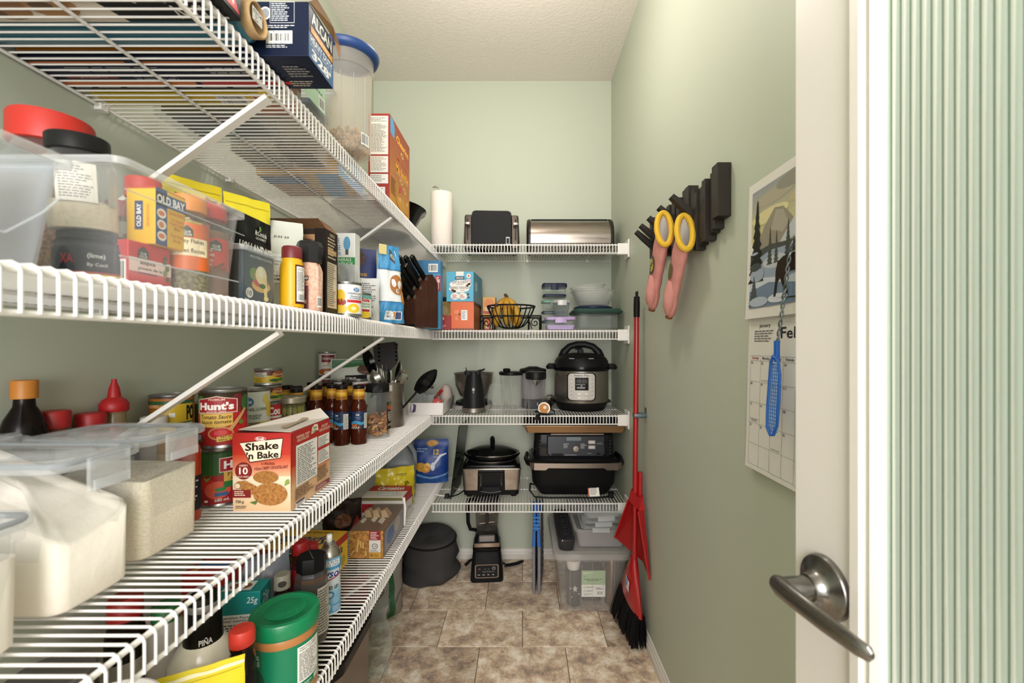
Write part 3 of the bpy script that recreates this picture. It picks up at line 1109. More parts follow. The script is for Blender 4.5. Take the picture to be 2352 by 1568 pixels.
carton('allspice_box', 'red allspice carton at the bottom of the spice bin', 'box', -.545, -.499, .551, .617, S2 + .004, S2 + .060, '#c9303a',
       {'front': [('b', .15, .04, .95, .55), ('r', .2, .62, .6, .72, '#2a2327')],
        'right': [('g', 0, .10, 1, .62, '#d33742', '#efd9d4'), ('r', .0, .3, 1, .58, '#ecd3cf'), ('p', [(.20, .62), (.44, .62), (.44, .80), (.32, .92), (.20, .80)], '#2f3a38'), T('CLUB\nHOUSE', .23, .64, .41, .77, '#e9e6df'),
                  T('allspice', .24, .46, .60, .58, '#3c2a30'), T('piment de la', .2, .34, .76, .43, '#3c2a30'), T('Jamaique', .2, .25, .64, .32, '#4a4a86'), ('e', .78, .55, .88, .7, '#5a6a46'), ('e', .84, .42, .95, .58, '#6b7a52'), ('e', .78, .3, .9, .45, '#8c9a6e'), ('e', .86, .16, .95, .3, '#55663f'), ('e', .80, .68, .9, .8, '#4c5c3b')]})
carton('seasoning_box', 'yellow and blue seafood seasoning box standing on the red carton', 'box', -.528, -.489, .580, .632, S2 + .0605, S2 + .137, '#e8b92f',
       {'front': [('r', .30, .25, .58, .75, '#26406f'), T('OLD BAY', .36, .30, .52, .70, '#f3f2ee', rot=90, b=.03), T('SEAFOOD', .70, .3, .8, .7, '#d0812c', rot=90), ('r', 0, .97, 1, 1, '#c44a3a')],
        'right': [('r', .0, 0, .36, 1, '#2b4f86'), ('r', 0, .70, 1, .93, '#2b4f86'), T('OLD BAY', .04, .74, .96, .90, '#f3f2ee', b=.035), ('e', .04, .48, .33, .65, '#efe7dc'), ('e', .08, .52, .28, .61, '#d9764c'), ('e', .04, .28, .33, .45, '#efe7dc'), ('e', .09, .31, .26, .42, '#d48a5c'), ('e', .04, .08, .33, .25, '#efe7dc'), ('e', .08, .12, .28, .21, '#db7a4a'),
                  T('SEASONING', .42, .60, .94, .66, '#c8702c'), T('For Seafood\nPoultry Salads\nMeats', .45, .34, .92, .55, '#cf7b2d'), T('Pour fruits\nde mer', .48, .12, .9, .27, '#cf7b2d')],
        'top': [('r', 0, 0, 1, 1, '#c9503e')]})
herb = M('#6f6650', .9, col2='#9a9172', vs=220, var=2)
spice('parsley flakes jar with amber lid and orange label in the spice bin', -.500, .652, S2 + .004, .025, .142, herb, .7, '#d98a3c', '#d96a30',
      [('r', .1, .30, .9, .68, '#ecdcb8'), ('p', [(.36, .70), (.58, .70), (.58, .85), (.47, .95), (.36, .85)], '#2f3a38'), T('CLUB\nHOUSE', .38, .72, .56, .83, '#e9e6df'), T('Parsley Flakes', .2, .54, .8, .66, '#3c2f22'), T('Persil en flocons', .18, .36, .82, .46, '#3c2f22')], (.22, .70))
cin = M('#8a5f47', .85)
spice('ground cinnamon jar with dusty red lid at the far end of the bin', -.506, .702, S2 + .004, .027, .146, cin, .70, '#b8383a', '#c83a34',
      [('p', [(.52, .58), (.76, .58), (.76, .82), (.64, .95), (.52, .82)], '#2f3a38'), T('CLUB\nHOUSE', .54, .60, .74, .78, '#e9e6df'), T('Ground\nCinnamon', .25, .40, .60, .66, '#f3e9e4'), T('Cannelle\nmoulue', .25, .10, .58, .34, '#f3e9e4'), ('p', [(.55, .04), (.8, .26), (.84, .2), (.6, -.02)], '#6a3f27'), ('p', [(.6, .0), (.88, .12), (.9, .05), (.62, -.05)], '#7d4b2f')], (.28, .62))
spice('small jar with plain red lid behind the yellow seasoning box', -.585, .672, S2 + .004, .025, .176, pepper, .5, '#c63a34')
spice('small jar with plum red lid deep in the spice bin', -.645, .700, S2 + .004, .022, .150, cin, .6, '#8e3034')

# yellow pouches, hollandaise tub, mustard, salt
pouch('yellow_pouch', 'yellow zip pouch with black text box behind the bin, furthest back', -.640, .845, S2, .100, .245, .04, '#e6cf2a', [('r', .18, .80, .90, .87, '#26231b'), T('no name', .25, .815, .8, .86, '#e9d83c'), ('p', [(.55, .5), (1, .5), (1, .78), (.7, .9)], '#a82424'), ('r', .03, .93, .97, .935, '#a28f1c')], rz=R(58), seed=2, wr=.005)
pouch('yellow_pouch', 'yellow zip pouch with rounded black label standing behind the black sauce packets', -.572, .905, S2, .092, .232, .035, '#e8d62c', [('e', .12, .70, .80, .82, '#2a271d'), T('no name, sans nom', .20, .735, .72, .785, '#e9dc4a'), ('r', .03, .92, .97, .925, '#a08f20')], rz=R(60), seed=5, wr=.005)
tC = clear_bin('packet_tub', 'small clear tub filled with hollandaise sauce packets', -.560, -.474, .742, .866, S2, .100, clear('#fcfcfc', .04, .08, '#eef1f3', .45), taper=.008, lip=.005, r=.010)
dk = '#3a4b54'
pk = carton('sauce_packet', 'slate hollandaise packet with eggs benedict picture, against the tub wall', 'packet', -.494, -.4865, .757, .852, S2 + .004, S2 + .098, dk,
            {'right': [('e', .26, .20, .86, .46, '#d2ab6f'), ('e', .30, .30, .80, .52, '#c2554c'), ('e', .2, .42, .46, .66, '#6f8f4a'), ('e', .34, .42, .60, .60, '#d98468'), ('e', .38, .36, .74, .72, '#eadfb0'), ('p', [(.66, .1), (.76, .08), (.74, .5), (.62, .5)], '#e5d492'), ('e', .64, .04, .80, .14, '#e5d492'), ('e', .5, .28, .7, .38, '#41683a'), ('e', .47, .5, .62, .7, '#f1eddb'),
                       ('e', .08, .06, .30, .26, '#cfd0cc'), T('10', .13, .1, .25, .2, '#2f2f2f'), T('100% BUTTERMILK HOLLANDAISE', .2, .84, .92, .89, '#c9cbc8'), T('89 g', .04, .01, .16, .05, '#d9d9d6')]})
for i, (X, yy) in enumerate(((-.504, .815), (-.520, .808), (-.536, .804))):
    p = pouch('sauce_packet', ('black hollandaise packet with green leaf emblem, foremost in the tub', 'black hollandaise packet standing second in the tub', 'black hollandaise packet at the back of the tub')[i], X, yy, S2 + .004, .112, (.160, .166, .158)[i], .012, M('#131415', .3),
              [T('McCormick', .50, .80, .82, .86, '#e8e8e4', s=.15), T('GOURMET', .52, .755, .80, .785, '#d0d0cc'), ('e', .60, .86, .68, .92, '#77b83c'), T('HOLLANDAISE', .08, .56, .98, .68, '#efefe9', b=.02)], rz=R(90), seed=11 + i, wr=.003, seal=.97)
bottle('mustard_bottle', 'yellow squeeze bottle with maroon cap and white facts panel', -.479, .905, S2, [(.002, 0), (.019, 0), (.0225, .004), (.0225, .085), (.0195, .100), (.0185, .104)], M('#dcaa18', .4),
       [(.0185, .1035), (.0195, .104), (.0193, .126), (.017, .129), (.002, .129)], '#6d2029', (.0227, .010, .090, None, [('r', .48, 0, .94, 1, '#4a1a1e'), ('r', .52, .06, .91, .96, '#ece7df')] + nutrition(.52, .30, .91, .95) + [('b', .55, .07, .88, .27)]), turn=18)
sal = M('#d3a18a', .85, col2='#e6c4b2', vs=170, var=1.6)
bottle('salt_grinder', 'pink salt grinder with clear domed grey cap and maroon label', -.470, .962, S2, [(.002, 0), (.024, 0), (.0262, .003), (.0262, .088), (.021, .103), (.020, .106)], sal,
       [(.021, .105), (.0245, .107), (.0245, .118), (.027, .125), (.0275, .142), (.024, .152), (.012, .156), (.002, .156)], clear('#6d6d6d', .35, .06, '#4a4a4c', .6),
       (.0263, .004, .084, None, [('r', .0, 0, .50, .62, '#5b1a2b'), ('r', .04, .76, .50, .88, '#1c2333'), T('KIRKLAND', .06, .785, .48, .855, '#f2f2f0', b=.03), T('PINK\nSALT', .06, .40, .46, .70, '#7a2338', b=.03), T('SEL\nROSE', .1, .14, .44, .34, '#e7c9c0', b=.03), ('b', .74, .05, .93, .34)]), turn=-5, seg=8)
pouch('white_pouch', 'pale grey white pouch with faint print behind the salt grinder', -.560, .965, S2, .13, .203, .05, '#cfd2c8', [T('JL22 23', .55, .80, .78, .83, '#3a3a3a'), ('r', .52, .3, .98, .62, '#e6e7e2'), ('l', .55, .32, .95, .60, 7, '#5a5a58')], seed=8)
x0, x1, y0, y1 = -.600, -.471, 1.042, 1.111
t = carton('cracker_box', 'tall dark brown box with kraft front and cream facts panel', 'box', x0, x1, y0, y1, S2, S2 + .205, '#2a211c',
           {'front': [('r', .05, .0, .80, .93, '#a07c55'), ('r', .08, .02, .77, .90, '#94704b'), ('e', .3, .35, 1.0, .88, '#4a1f1c'), ('e', .35, .39, .95, .84, '#a07c55'), T('Hickory', .42, .68, .9, .78, '#4a1f1c', s=.2), ('r', .80, 0, 1, 1, '#1c1613')],
            'right': [('r', .12, .08, .88, .62, '#d8c9ae')] + [('l', .16, .1, .84, .58, 20, '#54483a'), T('Nutrition Facts', .16, .585, .7, .61, '#2a221b'), ('r', .15, .72, .85, .78, '#b8935c'), ('l', .15, .66, .85, .92, 7, '#cbb89a'), T('COSTCO', .3, .93, .7, .965, '#d8cdb8')]})
fl_ = MB().add([(-.0645, -.0345, .205), (.0645, -.0345, .205), (.058, -.058, .222), (-.060, -.058, .222)], [(0, 1, 2, 3), (3, 2, 1, 0)], KRAFT)
fl_.add([(-.0645, -.0345, .2065), (-.0645, .0345, .2065), (-.0645, .0345, .224), (-.0645, -.0345, .224)], [(0, 1, 2, 3)], KRAFT)
fl_.add([(.0645, -.0345, .205), (.0645, .0345, .205), (.048, .030, .226), (.050, -.030, .226)], [(0, 1, 2, 3)], KRAFT)
q = fl_.build('open_flaps', t, smooth=False)
q.modifiers.new('thickness', 'SOLIDIFY').thickness = .0012

food_can('blue and white can of pineapple slices at the shelf edge', -.464, 1.152, S2, .0375, .089, '#e9ebea', [('r', 0, 0, .18, 1, '#1f4a9c'), ('e', .18, .36, .46, .82, '#e5b92c'), ('e', .20, .26, .48, .5, '#9c3a2c'), ('e', .2, .0, .5, .3, '#e8c33c'), ('e', .50, .02, .84, .34, '#eabf2a'), ('e', .60, .11, .74, .24, '#f6e6a8'), ('e', .66, .76, .84, .90, '#2c6cae'),
         T('Great\nValue', .69, .79, .81, .88, '#f2f4f6'), T('PINEAPPLE SLICES', .52, .66, .95, .72, '#31456e'), T("TRANCHES\nD'ANANAS", .56, .50, .92, .62, '#31456e'), ('r', .5, .38, .95, .47, '#c22a2c')])
food_can('small can of crushed pineapple with red lettering beside the larger can', -.476, 1.272, S2, .0335, .076, '#e9ede6', [('r', .42, .84, 1, 1, '#6aa9a0'), T('Dole', .50, .68, .86, .86, '#c8202a', b=.04), T('ananas\nbroyés', .50, .40, .88, .62, '#3f8a4f'), ('r', .5, .24, .86, .34, '#b02432'), ('e', .42, -.06, .92, .24, '#e8c62f')])
pouch('white_snack_bag', 'white and grey snack bag with fine print behind the pineapple cans', -.500, 1.36, S2, .10, .135, .04, '#c6c8c6', [('l', .4, .1, .9, .9, 16, '#6a6a6a')], seed=21)
silver = M('#b4b2b4', .2, .75)
pouch('silver_bag', 'crumpled silver foil bag behind the pretzel bag', -.560, 1.56, S2, .16, .185, .06, silver, [T('re', .52, .50, .68, .60, '#26222a', s=.3), T('s', .44, .26, .52, .33, '#26222a'), ('e', .5, .02, .78, .2, '#7c7a4e')], seed=23, wr=.009)
pouch('clear_bag', 'crinkled clear bag bunched behind the dark brown box', -.52, 1.235, S2 + .001, .10, .155, .06, clear('#ececec', .35, .15, '#d2d2d4', .5), seed=24, wr=.012)
pouch('navy_snack_bag', 'navy blue snack bag with golden biscuits printed on it', -.570, 1.43, S2, .17, .245, .05, '#1c2a63', [('e', .62, .42, .74, .5, '#c99342'), ('e', .66, .5, .78, .58, '#c99342'), ('e', .66, .3, .8, .38, '#c99342'), T('COOKIES', .6, .62, .82, .66, '#d9a53a'), ('e', .5, .74, .8, .98, '#4b2b22'), ('p', [(.3, .05), (.55, .05), (.5, .18), (.3, .16)], '#b22a30')], seed=25)
carton('green_white_box', 'white and green snack box with light bulb mark, high behind the brown box', 'box', -.615, -.500, 1.300, 1.340, S2 + .0, S2 + .260, '#e3e5e0',
       {'front': [('r', 0, .62, 1, .72, '#2f8a4a'), T('& MINERALS\nET MINÉRAUX', .35, .63, .95, .71, '#dff0e0'), T('WISE\nSENSE', .38, .80, .62, .94, '#2b4f86'), T('ACTION', .38, .74, .62, .79, '#2b4f86'), ('e', .70, .80, .88, .96, '#5c9cc4'), ('r', .75, .75, .83, .81, '#4a4f55'), ('r', 0, 0, 1, .62, '#2a5a36')]})
t = pouch('pretzel_bag', 'blue and white pretzel bag standing between cans and knife block', -.452, 1.475, S2, .115, .262, .055, '#dfe4e6', [('r', 0, 0, 1, .26, '#3f8fc4'), ('r', 0, .68, 1, 1, '#3f8fc4'), ('r', .02, .255, .98, .27, '#2d6c9c'), ('r', .02, .675, .98, .69, '#2d6c9c')]
      + [('r', .06 + i * .06, .70, .068 + i * .06, .94, '#79b6dc') for i in range(8)] + [('r', .06 + i * .06, .03, .068 + i * .06, .22, '#79b6dc') for i in range(14)]
      + [('e', .40, .36, .96, .62, '#a5682c'), ('e', .46, .46, .64, .57, '#dfe4e6'), ('e', .70, .44, .88, .55, '#dfe4e6'), ('e', .60, .38, .76, .44, '#dfe4e6'), ('e', .8, .24, 1.0, .42, '#b87c3a'), ('r', .28, .04, .85, .15, '#e9ebe8'), T('NON\nGMO', .31, .06, .48, .14, '#3d4a6a'), ('e', .52, .07, .62, .14, '#d08a2a'), ('r', .64, .05, .82, .14, '#43507a'), ('p', [(.5, .82), (.68, .76), (.72, .9), (.52, .96)], '#2f3f4a'), T('PRETZELS', .54, .83, .69, .89, '#e8e2c0', tilt=-.05)],
      rz=R(46), seed=31, wr=.007, seal=.9, taper=.38)
MB().box(-.040, -.012, -.008, -.004, .228, .262, M('#d9c98a', .5)).build('bag_clip', t, bevel=.002)

# knife block
woodd = M('#3b231b', .35, col2='#4d2f23', vs=14, var=1.0, stretch=(6, 6, 1), coat=.2)
KX, KY, KA = -.458, 1.86, R(-26)
t = thing('knife_block', 'dark cherry wood knife block in the shelf corner, slanted top full of knives', 'knife block', (KX, KY, S2), KA)
prof_ = [(-.075, 0), (.075, 0), (.075, .205), (.02, .205), (-.075, .085)]
prof_ = [(-.07, 0), (.085, 0), (.085, .195), (.045, .232), (-.07, .100)]
mb = MB().loft([[(x, y, z) for y, z in prof_] for x in (-.055, .055)], woodd)
mb.build('block_body', t, smooth=False, bevel=.003)
MB().box(-.056, .056, -.0715, -.0700, .002, .010, BLACK).build('label_plate', t)
nrm = Vector((0, -.132, .115)).normalized()
kb = thing('kitchen_knife', 'x', 'knife')
mb = MB()
mb.loft([[(sx_ * a * .0065, sy_ * b_ * .0105 + q, z) for sx_, sy_ in ((1, 1), (-1, 1), (-1, -1), (1, -1), )] for z, a, b_, q in ((0, .8, .9, 0), (.02, 1, 1, 0), (.05, 1, .85, .001), (.085, 1, 1.05, .002), (.108, .9, 1.15, .004), (.115, .6, .8, .004))], GLOSSBLACK)
mb.build('handle', kb, bevel=.002)
MB().box(-.0055, .0055, -.009, .009, -.006, .001, CHROME).build('bolster', kb)
MB().box(-.0058, .0058, -.0095, .0125, .1135, .1165, CHROME).build('end_cap', kb)
M0 = Matrix.Translation((KX, KY, S2)) @ Matrix.Rotation(KA, 4, 'Z')
first = True
rotk = math.atan2(-nrm.y, nrm.z)
names = ('top', 'middle', 'lowest')
cols = ('nearest the pretzel bag', 'in the centre column', 'nearest the rice cereal box')
for i, q in enumerate((.82, .50, .18)):
    for j, X in enumerate((-.034, 0, .034)):
        p = Vector((X, -.07 + .115 * q, .100 + .132 * q)) + nrm * .006
        w = M0 @ p
        rot = (M0.to_3x3().to_4x4() @ Matrix.Rotation(rotk, 4, 'X')).to_euler()
        lb = 'black handled knife in the block, %s row, %s' % (names[i], cols[j])
        if first:
            kb.location = w
            kb.rotation_euler = rot
            kb['label'] = lb
            kb['group'] = 'knives in the block'
            first = False
        else:
            dup(kb, w, lb, rot=rot)
carton('rice_cereal_box', 'blue puffed rice cereal box in the corner behind the knife block', 'box', -.565, -.380, 2.02, 2.075, S2, S2 + .318, '#2f86b8',
       {'front': [('r', 0, 0, 1, .80, '#3c93c2'), ('r', .0, .80, 1, 1, '#2a6f9c'), ('b', .70, .83, .93, .95), ('r', .86, .55, 1.0, .78, '#a8283a'), T("Kellogg's", .88, .57, .98, .76, '#f2eef0', rot=90, s=.3), T('RICE', .62, .10, .84, .52, '#eef2f4', rot=-90, b=.04), T('KRISPIES', .38, .02, .60, .55, '#e4eaf0', rot=-90, b=.04)]})


# ================================================================ LEFT SHELF, THIRD: dry goods, cans, sauces
def latch_box(name, label, x0, x1, y0, y1, z0, h, seedv=0, latches=(('x', 1), ('y', -1))):
    """Clear food container: rounded body, rim, lid with raised panel and grey gasket, clip latches."""
    cx, cy_ = (x0 + x1) / 2, (y0 + y1) / 2
    t = thing(name, label, 'container', (cx, cy_, z0))
    w, d = (x1 - x0) / 2, (y1 - y0) / 2
    m = clear('#fafafa', .02, .10, '#eef0f2', .3)
    lm = clear('#f8f9fa', .22, .12, '#f3f5f7', .4)
    b = lambda e, z, r=.022: rrect(-w + e, w - e, -d + e, d - e, z, r, 5)
    e = .008
    MB().loft([b(e + .014, 0), b(e + .006, .006), b(e + .001, h - .028), b(e - .004, h - .026), b(e - .004, h - .020), b(e, h - .018), b(e, h - .012), b(e + .002, h - .012), b(e + .0035, h - .02), b(e + .0085, .008)], m).build('container_body', t)
    lid = MB().loft([b(.002, h - .014), b(0, h - .012), b(0, h - .003), b(.003, h), b(.014, h), b(.016, h - .003), b(.030, h - .003), b(.034, h + .001), b(.05, h + .002, .012)], lm).build('lid', t)
    MB().tube(rrect(-w + .006, w - .006, -d + .006, d - .006, h - .0050, .018, 5), .0033, M('#6a747c', .5), 6, closed=True).build('gasket', lid)
    for ax, s in latches:
        q = MB()
        if ax == 'y':
            a = s * d
            q.loft([rrect(-w * .30, w * .30, min(a, a + s * .006), max(a, a + s * .006), z, .0025, 2) for z in (h - .042, h - .002)], lm)
            q.loft([rrect(-w * .26, w * .26, min(a + s * .005, a + s * .009), max(a + s * .005, a + s * .009), z, .0015, 2) for z in (h - .042, h - .030)], lm)
        else:
            a = s * w
            q.loft([rrect(min(a, a + s * .006), max(a, a + s * .006), -d * .46, d * .46, z, .0025, 2) for z in (h - .042, h - .002)], lm)
            q.loft([rrect(min(a + s * .005, a + s * .009), max(a + s * .005, a + s * .009), -d * .40, d * .40, z, .0015, 2) for z in (h - .042, h - .030)], lm)
        q.build('latch', t)
    return t


def heap(name, label, cat, x0, x1, y0, y1, z0, hf, m, res=18):
    """Loose powder or grain: straight sides, an uneven top given by hf(u, v)."""
    cx, cy_ = (x0 + x1) / 2, (y0 + y1) / 2
    w, d = (x1 - x0) / 2, (y1 - y0) / 2
    N = 48
    mb = MB()
    ring = []
    for z in (0.0, .006):
        ring.append(rrect(-w + (.006 if z == 0 else 0), w - (.006 if z == 0 else 0), -d + (.006 if z == 0 else 0), d - (.006 if z == 0 else 0), z, .016, 11))
    n = len(ring[0])
    hh = lambda x, y: hf((x + w) / (2 * w), (y + d) / (2 * d))
    ring.append([(x * 1.012, y * 1.02, hh(x, y)) for x, y, _ in ring[1]])
    for k in range(1, 14):
        q = 1 - k / 14
        ring.append([(x * 1.012 * q, y * 1.02 * q, hh(x * q, y * q)) for x, y, _ in ring[1]])
    ring.append([(0, 0, hh(0, 0)) for _ in range(n)])
    mb.loft(ring, m, (True, False))
    o = mb.build(name, angle=80)
    o.location = (cx, cy_, z0)
    return tag(o, label, cat, kind='stuff')


flour = M('#f5eee3', .95, bump=.5, bs=60)
fx0, fx1, fy0, fy1 = -.795, -.535, .500, .622
latch_box('flour_container', 'large clear clip-lid container heaped with cream flour', fx0, fx1, fy0, fy1, S3, .196, latches=(('x', 1), ('y', -1)))


def hflour(u, v):
    q = noise.noise(Vector((u * 5, v * 4, 1))) * .012 + noise.noise(Vector((u * 17, v * 11, 4))) * .004
    return .078 + .098 * min(1, (1 - u) * 1.5) ** .8 + .016 * v + q


heap('flour', 'cream coloured flour piled up in the large container', 'flour', fx0 + .0125, fx1 - .0125, fy0 + .0125, fy1 - .0125, S3 + .009, hflour, flour)
rx0, rx1, ry0, ry1 = -.742, -.552, .634, .772
latch_box('rice_container', 'clear clip-lid container two thirds full of white rice', rx0, rx1, ry0, ry1, S3, .196, latches=(('x', 1), ('y', -1)))
ricem = M('#efe7d6', .8, bump=.45, bs=190, col2='#d9cfba', vs=230, var=1.3, stretch=(1, 1, 2.4))
heap('rice', 'white rice grains filling the clip-lid container', 'rice', rx0 + .0125, rx1 - .0125, ry0 + .0125, ry1 - .0125, S3 + .009, lambda u, v: .116 + .01 * noise.noise(Vector((u * 4, v * 4, 2))) + .008 * v, ricem)
sx0, sx1, sy0, sy1 = -.80, -.527, .335, .482
latch_box('sugar_container', 'clear clip-lid container of white powder at the very front of the shelf', sx0, sx1, sy0, sy1, S3, .152, latches=(('y', -1),))
heap('sugar', 'white powder filling the front clip-lid container', 'sugar', sx0 + .0125, sx1 - .0125, sy0 + .0125, sy1 - .0125, S3 + .009, lambda u, v: .100 + .008 * noise.noise(Vector((u * 4, v * 3, 7))), M('#efe9df', .95))
latch_box('clip_lid_container', 'clip-lid container with greyish lid behind the flour, against the wall', -.852, -.752, .628, .682, S3, .193, latches=())

# bottles by the wall
soy = M('#120b09', .18)
bottle('sauce_bottle', 'dark sauce bottle with amber cap against the wall', -.826, .722, S3, [(.002, 0), (.029, 0), (.030, .004), (.030, .185), (.024, .21), (.0135, .232), (.0125, .245)], soy,
       [(.0125, .244), (.0165, .245), (.0165, .273), (.0155, .275), (.002, .275)], '#c07a2c', (.0303, .02, .13, '#2a1714', [('r', 0, .4, 1, .5, '#c9c1b4')]))
srd = lambda h: [(.002, 0), (.022, 0), (.0235, .004), (.0235, h - .05), (.018, h - .036), (.018, h - .030)]
srdc = lambda h: [(.018, h - .031), (.0225, h - .030), (.0235, h - .004), (.021, h), (.002, h)]
bottle('spice_bottle', 'tall spice bottle with round red cap beside the dark sauce bottle', -.830, .770, S3, srd(.217), M('#6f4a2e', .5), srdc(.217), '#a61f22')
bottle('spice_bottle', 'spice bottle with flat red cap, second from the dark sauce bottle', -.829, .836, S3, srd(.203), M('#7a3b26', .5), srdc(.203), '#ab2023')
bottle('squeeze_bottle', 'clear squeeze bottle of red sauce with pointed red nozzle cap', -.829, .884, S3, [(.002, 0), (.022, 0), (.0235, .004), (.0235, .165), (.019, .178), (.0185, .196), (.021, .197), (.021, .199)], M('#8b7a5c', .25),
       [(.0225, .199), (.0235, .201), (.0235, .214), (.019, .222), (.011, .228), (.0085, .246), (.0045, .258), (.0042, .264), (.002, .264)], '#b01b20', (.0238, .03, .16, '#8f241c', None))
bottle('white_cap_bottle', 'bottle with low white cap showing behind the rice container', -.800, .945, S3, [(.002, 0), (.024, 0), (.025, .004), (.025, .150), (.021, .158)], M('#c9c4b8', .4), [(.021, .157), (.0235, .158), (.0235, .176), (.022, .178), (.002, .178)], '#ece8e2')
bottle('yellow_cap_bottle', 'bottle with flat yellow cap showing behind the rice container', -.700, .872, S3, [(.002, 0), (.024, 0), (.025, .004), (.025, .145), (.021, .155)], M('#b58a4a', .4), [(.021, .154), (.0245, .155), (.0245, .171), (.022, .174), (.002, .174)], '#e5bf1f', (.0253, .03, .12, '#d8b98a', [('r', 0, .3, 1, .6, '#e9d27a'), T('Mustard', .3, .62, .7, .8, '#3d4a2e')]))
bottle('sauce_bottle', 'orange red chilli sauce bottle between rice container and cans', -.642, .832, S3, [(.002, 0), (.022, 0), (.023, .004), (.023, .13), (.016, .15), (.013, .16)], M('#a8381a', .3), [(.013, .159), (.016, .16), (.016, .178), (.002, .178)], '#2f6a37', (.0233, .02, .085, '#22242c', [('l', .1, .1, .9, .9, 9, '#c9c9c9')]))

# cans: stacks
HR = '#a3202a'
hunts = lambda: [('g', 0, .0, 1, .62, '#a01a20', '#b3242a'), ('g', 0, .62, 1, 1, '#7a2420', '#33301d'), ('e', .0, .55, .22, .95, '#3d7a35'), ('e', .62, .72, .84, .98, '#6b2022'), ('e', .80, .62, 1, .95, '#36682e'), ('e', .66, .10, .86, .36, '#c42a26'), ('e', .80, .22, .98, .5, '#cf3029'), ('e', .02, .1, .22, .36, '#c02823'), ('p', [(.74, .40), (.80, .48), (.84, .40), (.80, .36)], '#5f8c3c'),
                ('p', [(.06, .62), (.72, .62), (.72, .88), (.52, .92), (.40, .95), (.26, .92), (.06, .88)], '#e3d3c4'), ('p', [(.075, .635), (.705, .635), (.705, .87), (.52, .905), (.40, .935), (.26, .905), (.075, .87)], HR), T("Hunt's", .10, .68, .66, .83, '#f4f0ec', b=.045), T('PREMIUM', .27, .86, .52, .90, '#e8c9b8'), T('SINCE 1890', .24, .64, .54, .665, '#e8c9b8'),
                ('p', [(.10, .40), (.64, .40), (.64, .61), (.10, .61)], '#dfb457'), ('e', .10, .35, .64, .45, '#dfb457'), T('Tomato Sauce', .13, .51, .62, .59, '#33301e', s=.25), T('Sauce tomate', .13, .42, .62, .49, '#33301e', s=.25),
                ('e', .26, .10, .66, .36, '#c98c5a'), ('e', .29, .13, .63, .33, '#c2202a'), ('e', .36, .19, .56, .29, '#d8484a'), ('p', [(.56, .30), (.62, .26), (.90, .66), (.86, .70)], '#cf9a63'), ('p', [(.40, .07), (.74, .10), (.74, .20), (.40, .17)], '#e5bf55'), T('FAT-FREE\nSANS GRAS', .43, .09, .71, .18, '#3c2a1c'), ('r', .02, .08, .16, .15, '#3f7a4f'), ('r', .02, .15, .16, .2, '#30609c')]
food_can('lower tomato sauce can of the big stack, ripe tomatoes on its label', -.646, .930, S3, .0435, .1205, '#a32026', [('g', 0, .55, 1, 1, '#37632f', '#25481f'), ('e', .05, .62, .3, .9, '#4f9142'), ('e', .25, .68, .42, 1, '#2c5a28'), ('e', .0, .7, .12, .98, '#b82b2b'), ('e', .06, .22, .30, .50, '#d03028'), ('e', .26, .26, .5, .52, '#c8281f'), ('e', .0, .04, .24, .28, '#d63a2c'), ('e', .36, .10, .72, .44, '#dd5a45'), ('p', [(.14, .58), (.2, .46), (.3, .56), (.24, .44), (.12, .46)], '#5c9a44'), ('p', [(.34, .58), (.36, .48), (.46, .54), (.4, .44)], '#5c9a44'),
         ('r', .56, .60, 1, .88, '#e3d3c4'), ('r', .57, .615, 1, .865, HR), T("Hunt's", .62, .66, 1.1, .82, '#f4f0ec', b=.045), ('r', .62, .42, 1, .60, '#dfb457'), T('Tomato\nSauce', .66, .44, 1, .58, '#33301e', s=.25), ('r', .62, .30, 1, .42, '#2f7a3c'), ('e', .5, .24, .66, .32, '#3a8a48'), ('r', .5, .15, .68, .22, '#39639c'), T('680 mL', .50, .05, .70, .11, '#f0e9e4'), ('r', .36, .05, .41, .09, '#efe6e2')], turn=-12, span=170)
food_can('upper tomato sauce can of the big stack, wooden spoon on its label', -.638, .929, S3 + .1208, .0435, .1205, HR, hunts() + [('r', .97, .2, 1.12, .9, '#e8e4dc'), ('l', .98, .22, 1.1, .88, 16, '#555555')], turn=0, span=150)
# plain supports lower in each stack carry the same labels
pinto = [('r', 0, 0, .42, .86, '#b5762c'), ('l', .05, .1, .38, .78, 12, '#5a3413'), ('r', .42, .34, .95, .86, '#dcb92e'), ('r', .42, 0, .95, .40, '#d6d6d2'), ('r', 0, .86, 1, .94, '#2c5a34'), ('r', .42, .40, .95, .43, '#2f5c36'), ('r', .5, .56, .6, .66, '#f3f3ee'), T('PO', .80, .46, .98, .82, '#23201c', b=.05), ('r', .5, .08, .62, .30, '#3f3f3d'), ('r', .53, .12, .59, .26, '#d6d6d2'), ('l', .66, .1, .9, .32, 4, '#3f5a33'), T('SCAN\nRECYCLE', .08, .79, .38, .85, '#f0d8b0')]
food_can('amber and green labelled bean can on top of its twin by the wall', -.811, 1.008, S3 + .1103, .0425, .110, '#a8641f', pinto, turn=-8)
food_can('amber and green labelled bean can under its twin by the wall', -.811, 1.008, S3, .0425, .110, '#a8641f', pinto, turn=-8)
sm = [('g', 0, 0, 1, .5, '#9c1b20', '#a82226'), ('e', .1, .5, .4, 1, '#3c7634'), ('r', .05, .6, .2, .95, '#dedcd6'), ('e', .3, .62, .46, .95, '#b82c2c'), ('r', .55, .45, 1, .85, HR), T('Hunt', .6, .52, 1.0, .78, '#f0ebe6', b=.04), ('r', .62, .18, 1, .45, '#d8b04a')]
food_can('slim tomato can on top of another, half hidden by the big tomato stack', -.798, 1.098, S3 + .0955, .034, .095, '#2f5a2c', sm)
food_can('slim tomato can beneath the half hidden slim one', -.798, 1.098, S3, .034, .095, '#2f5a2c', sm)
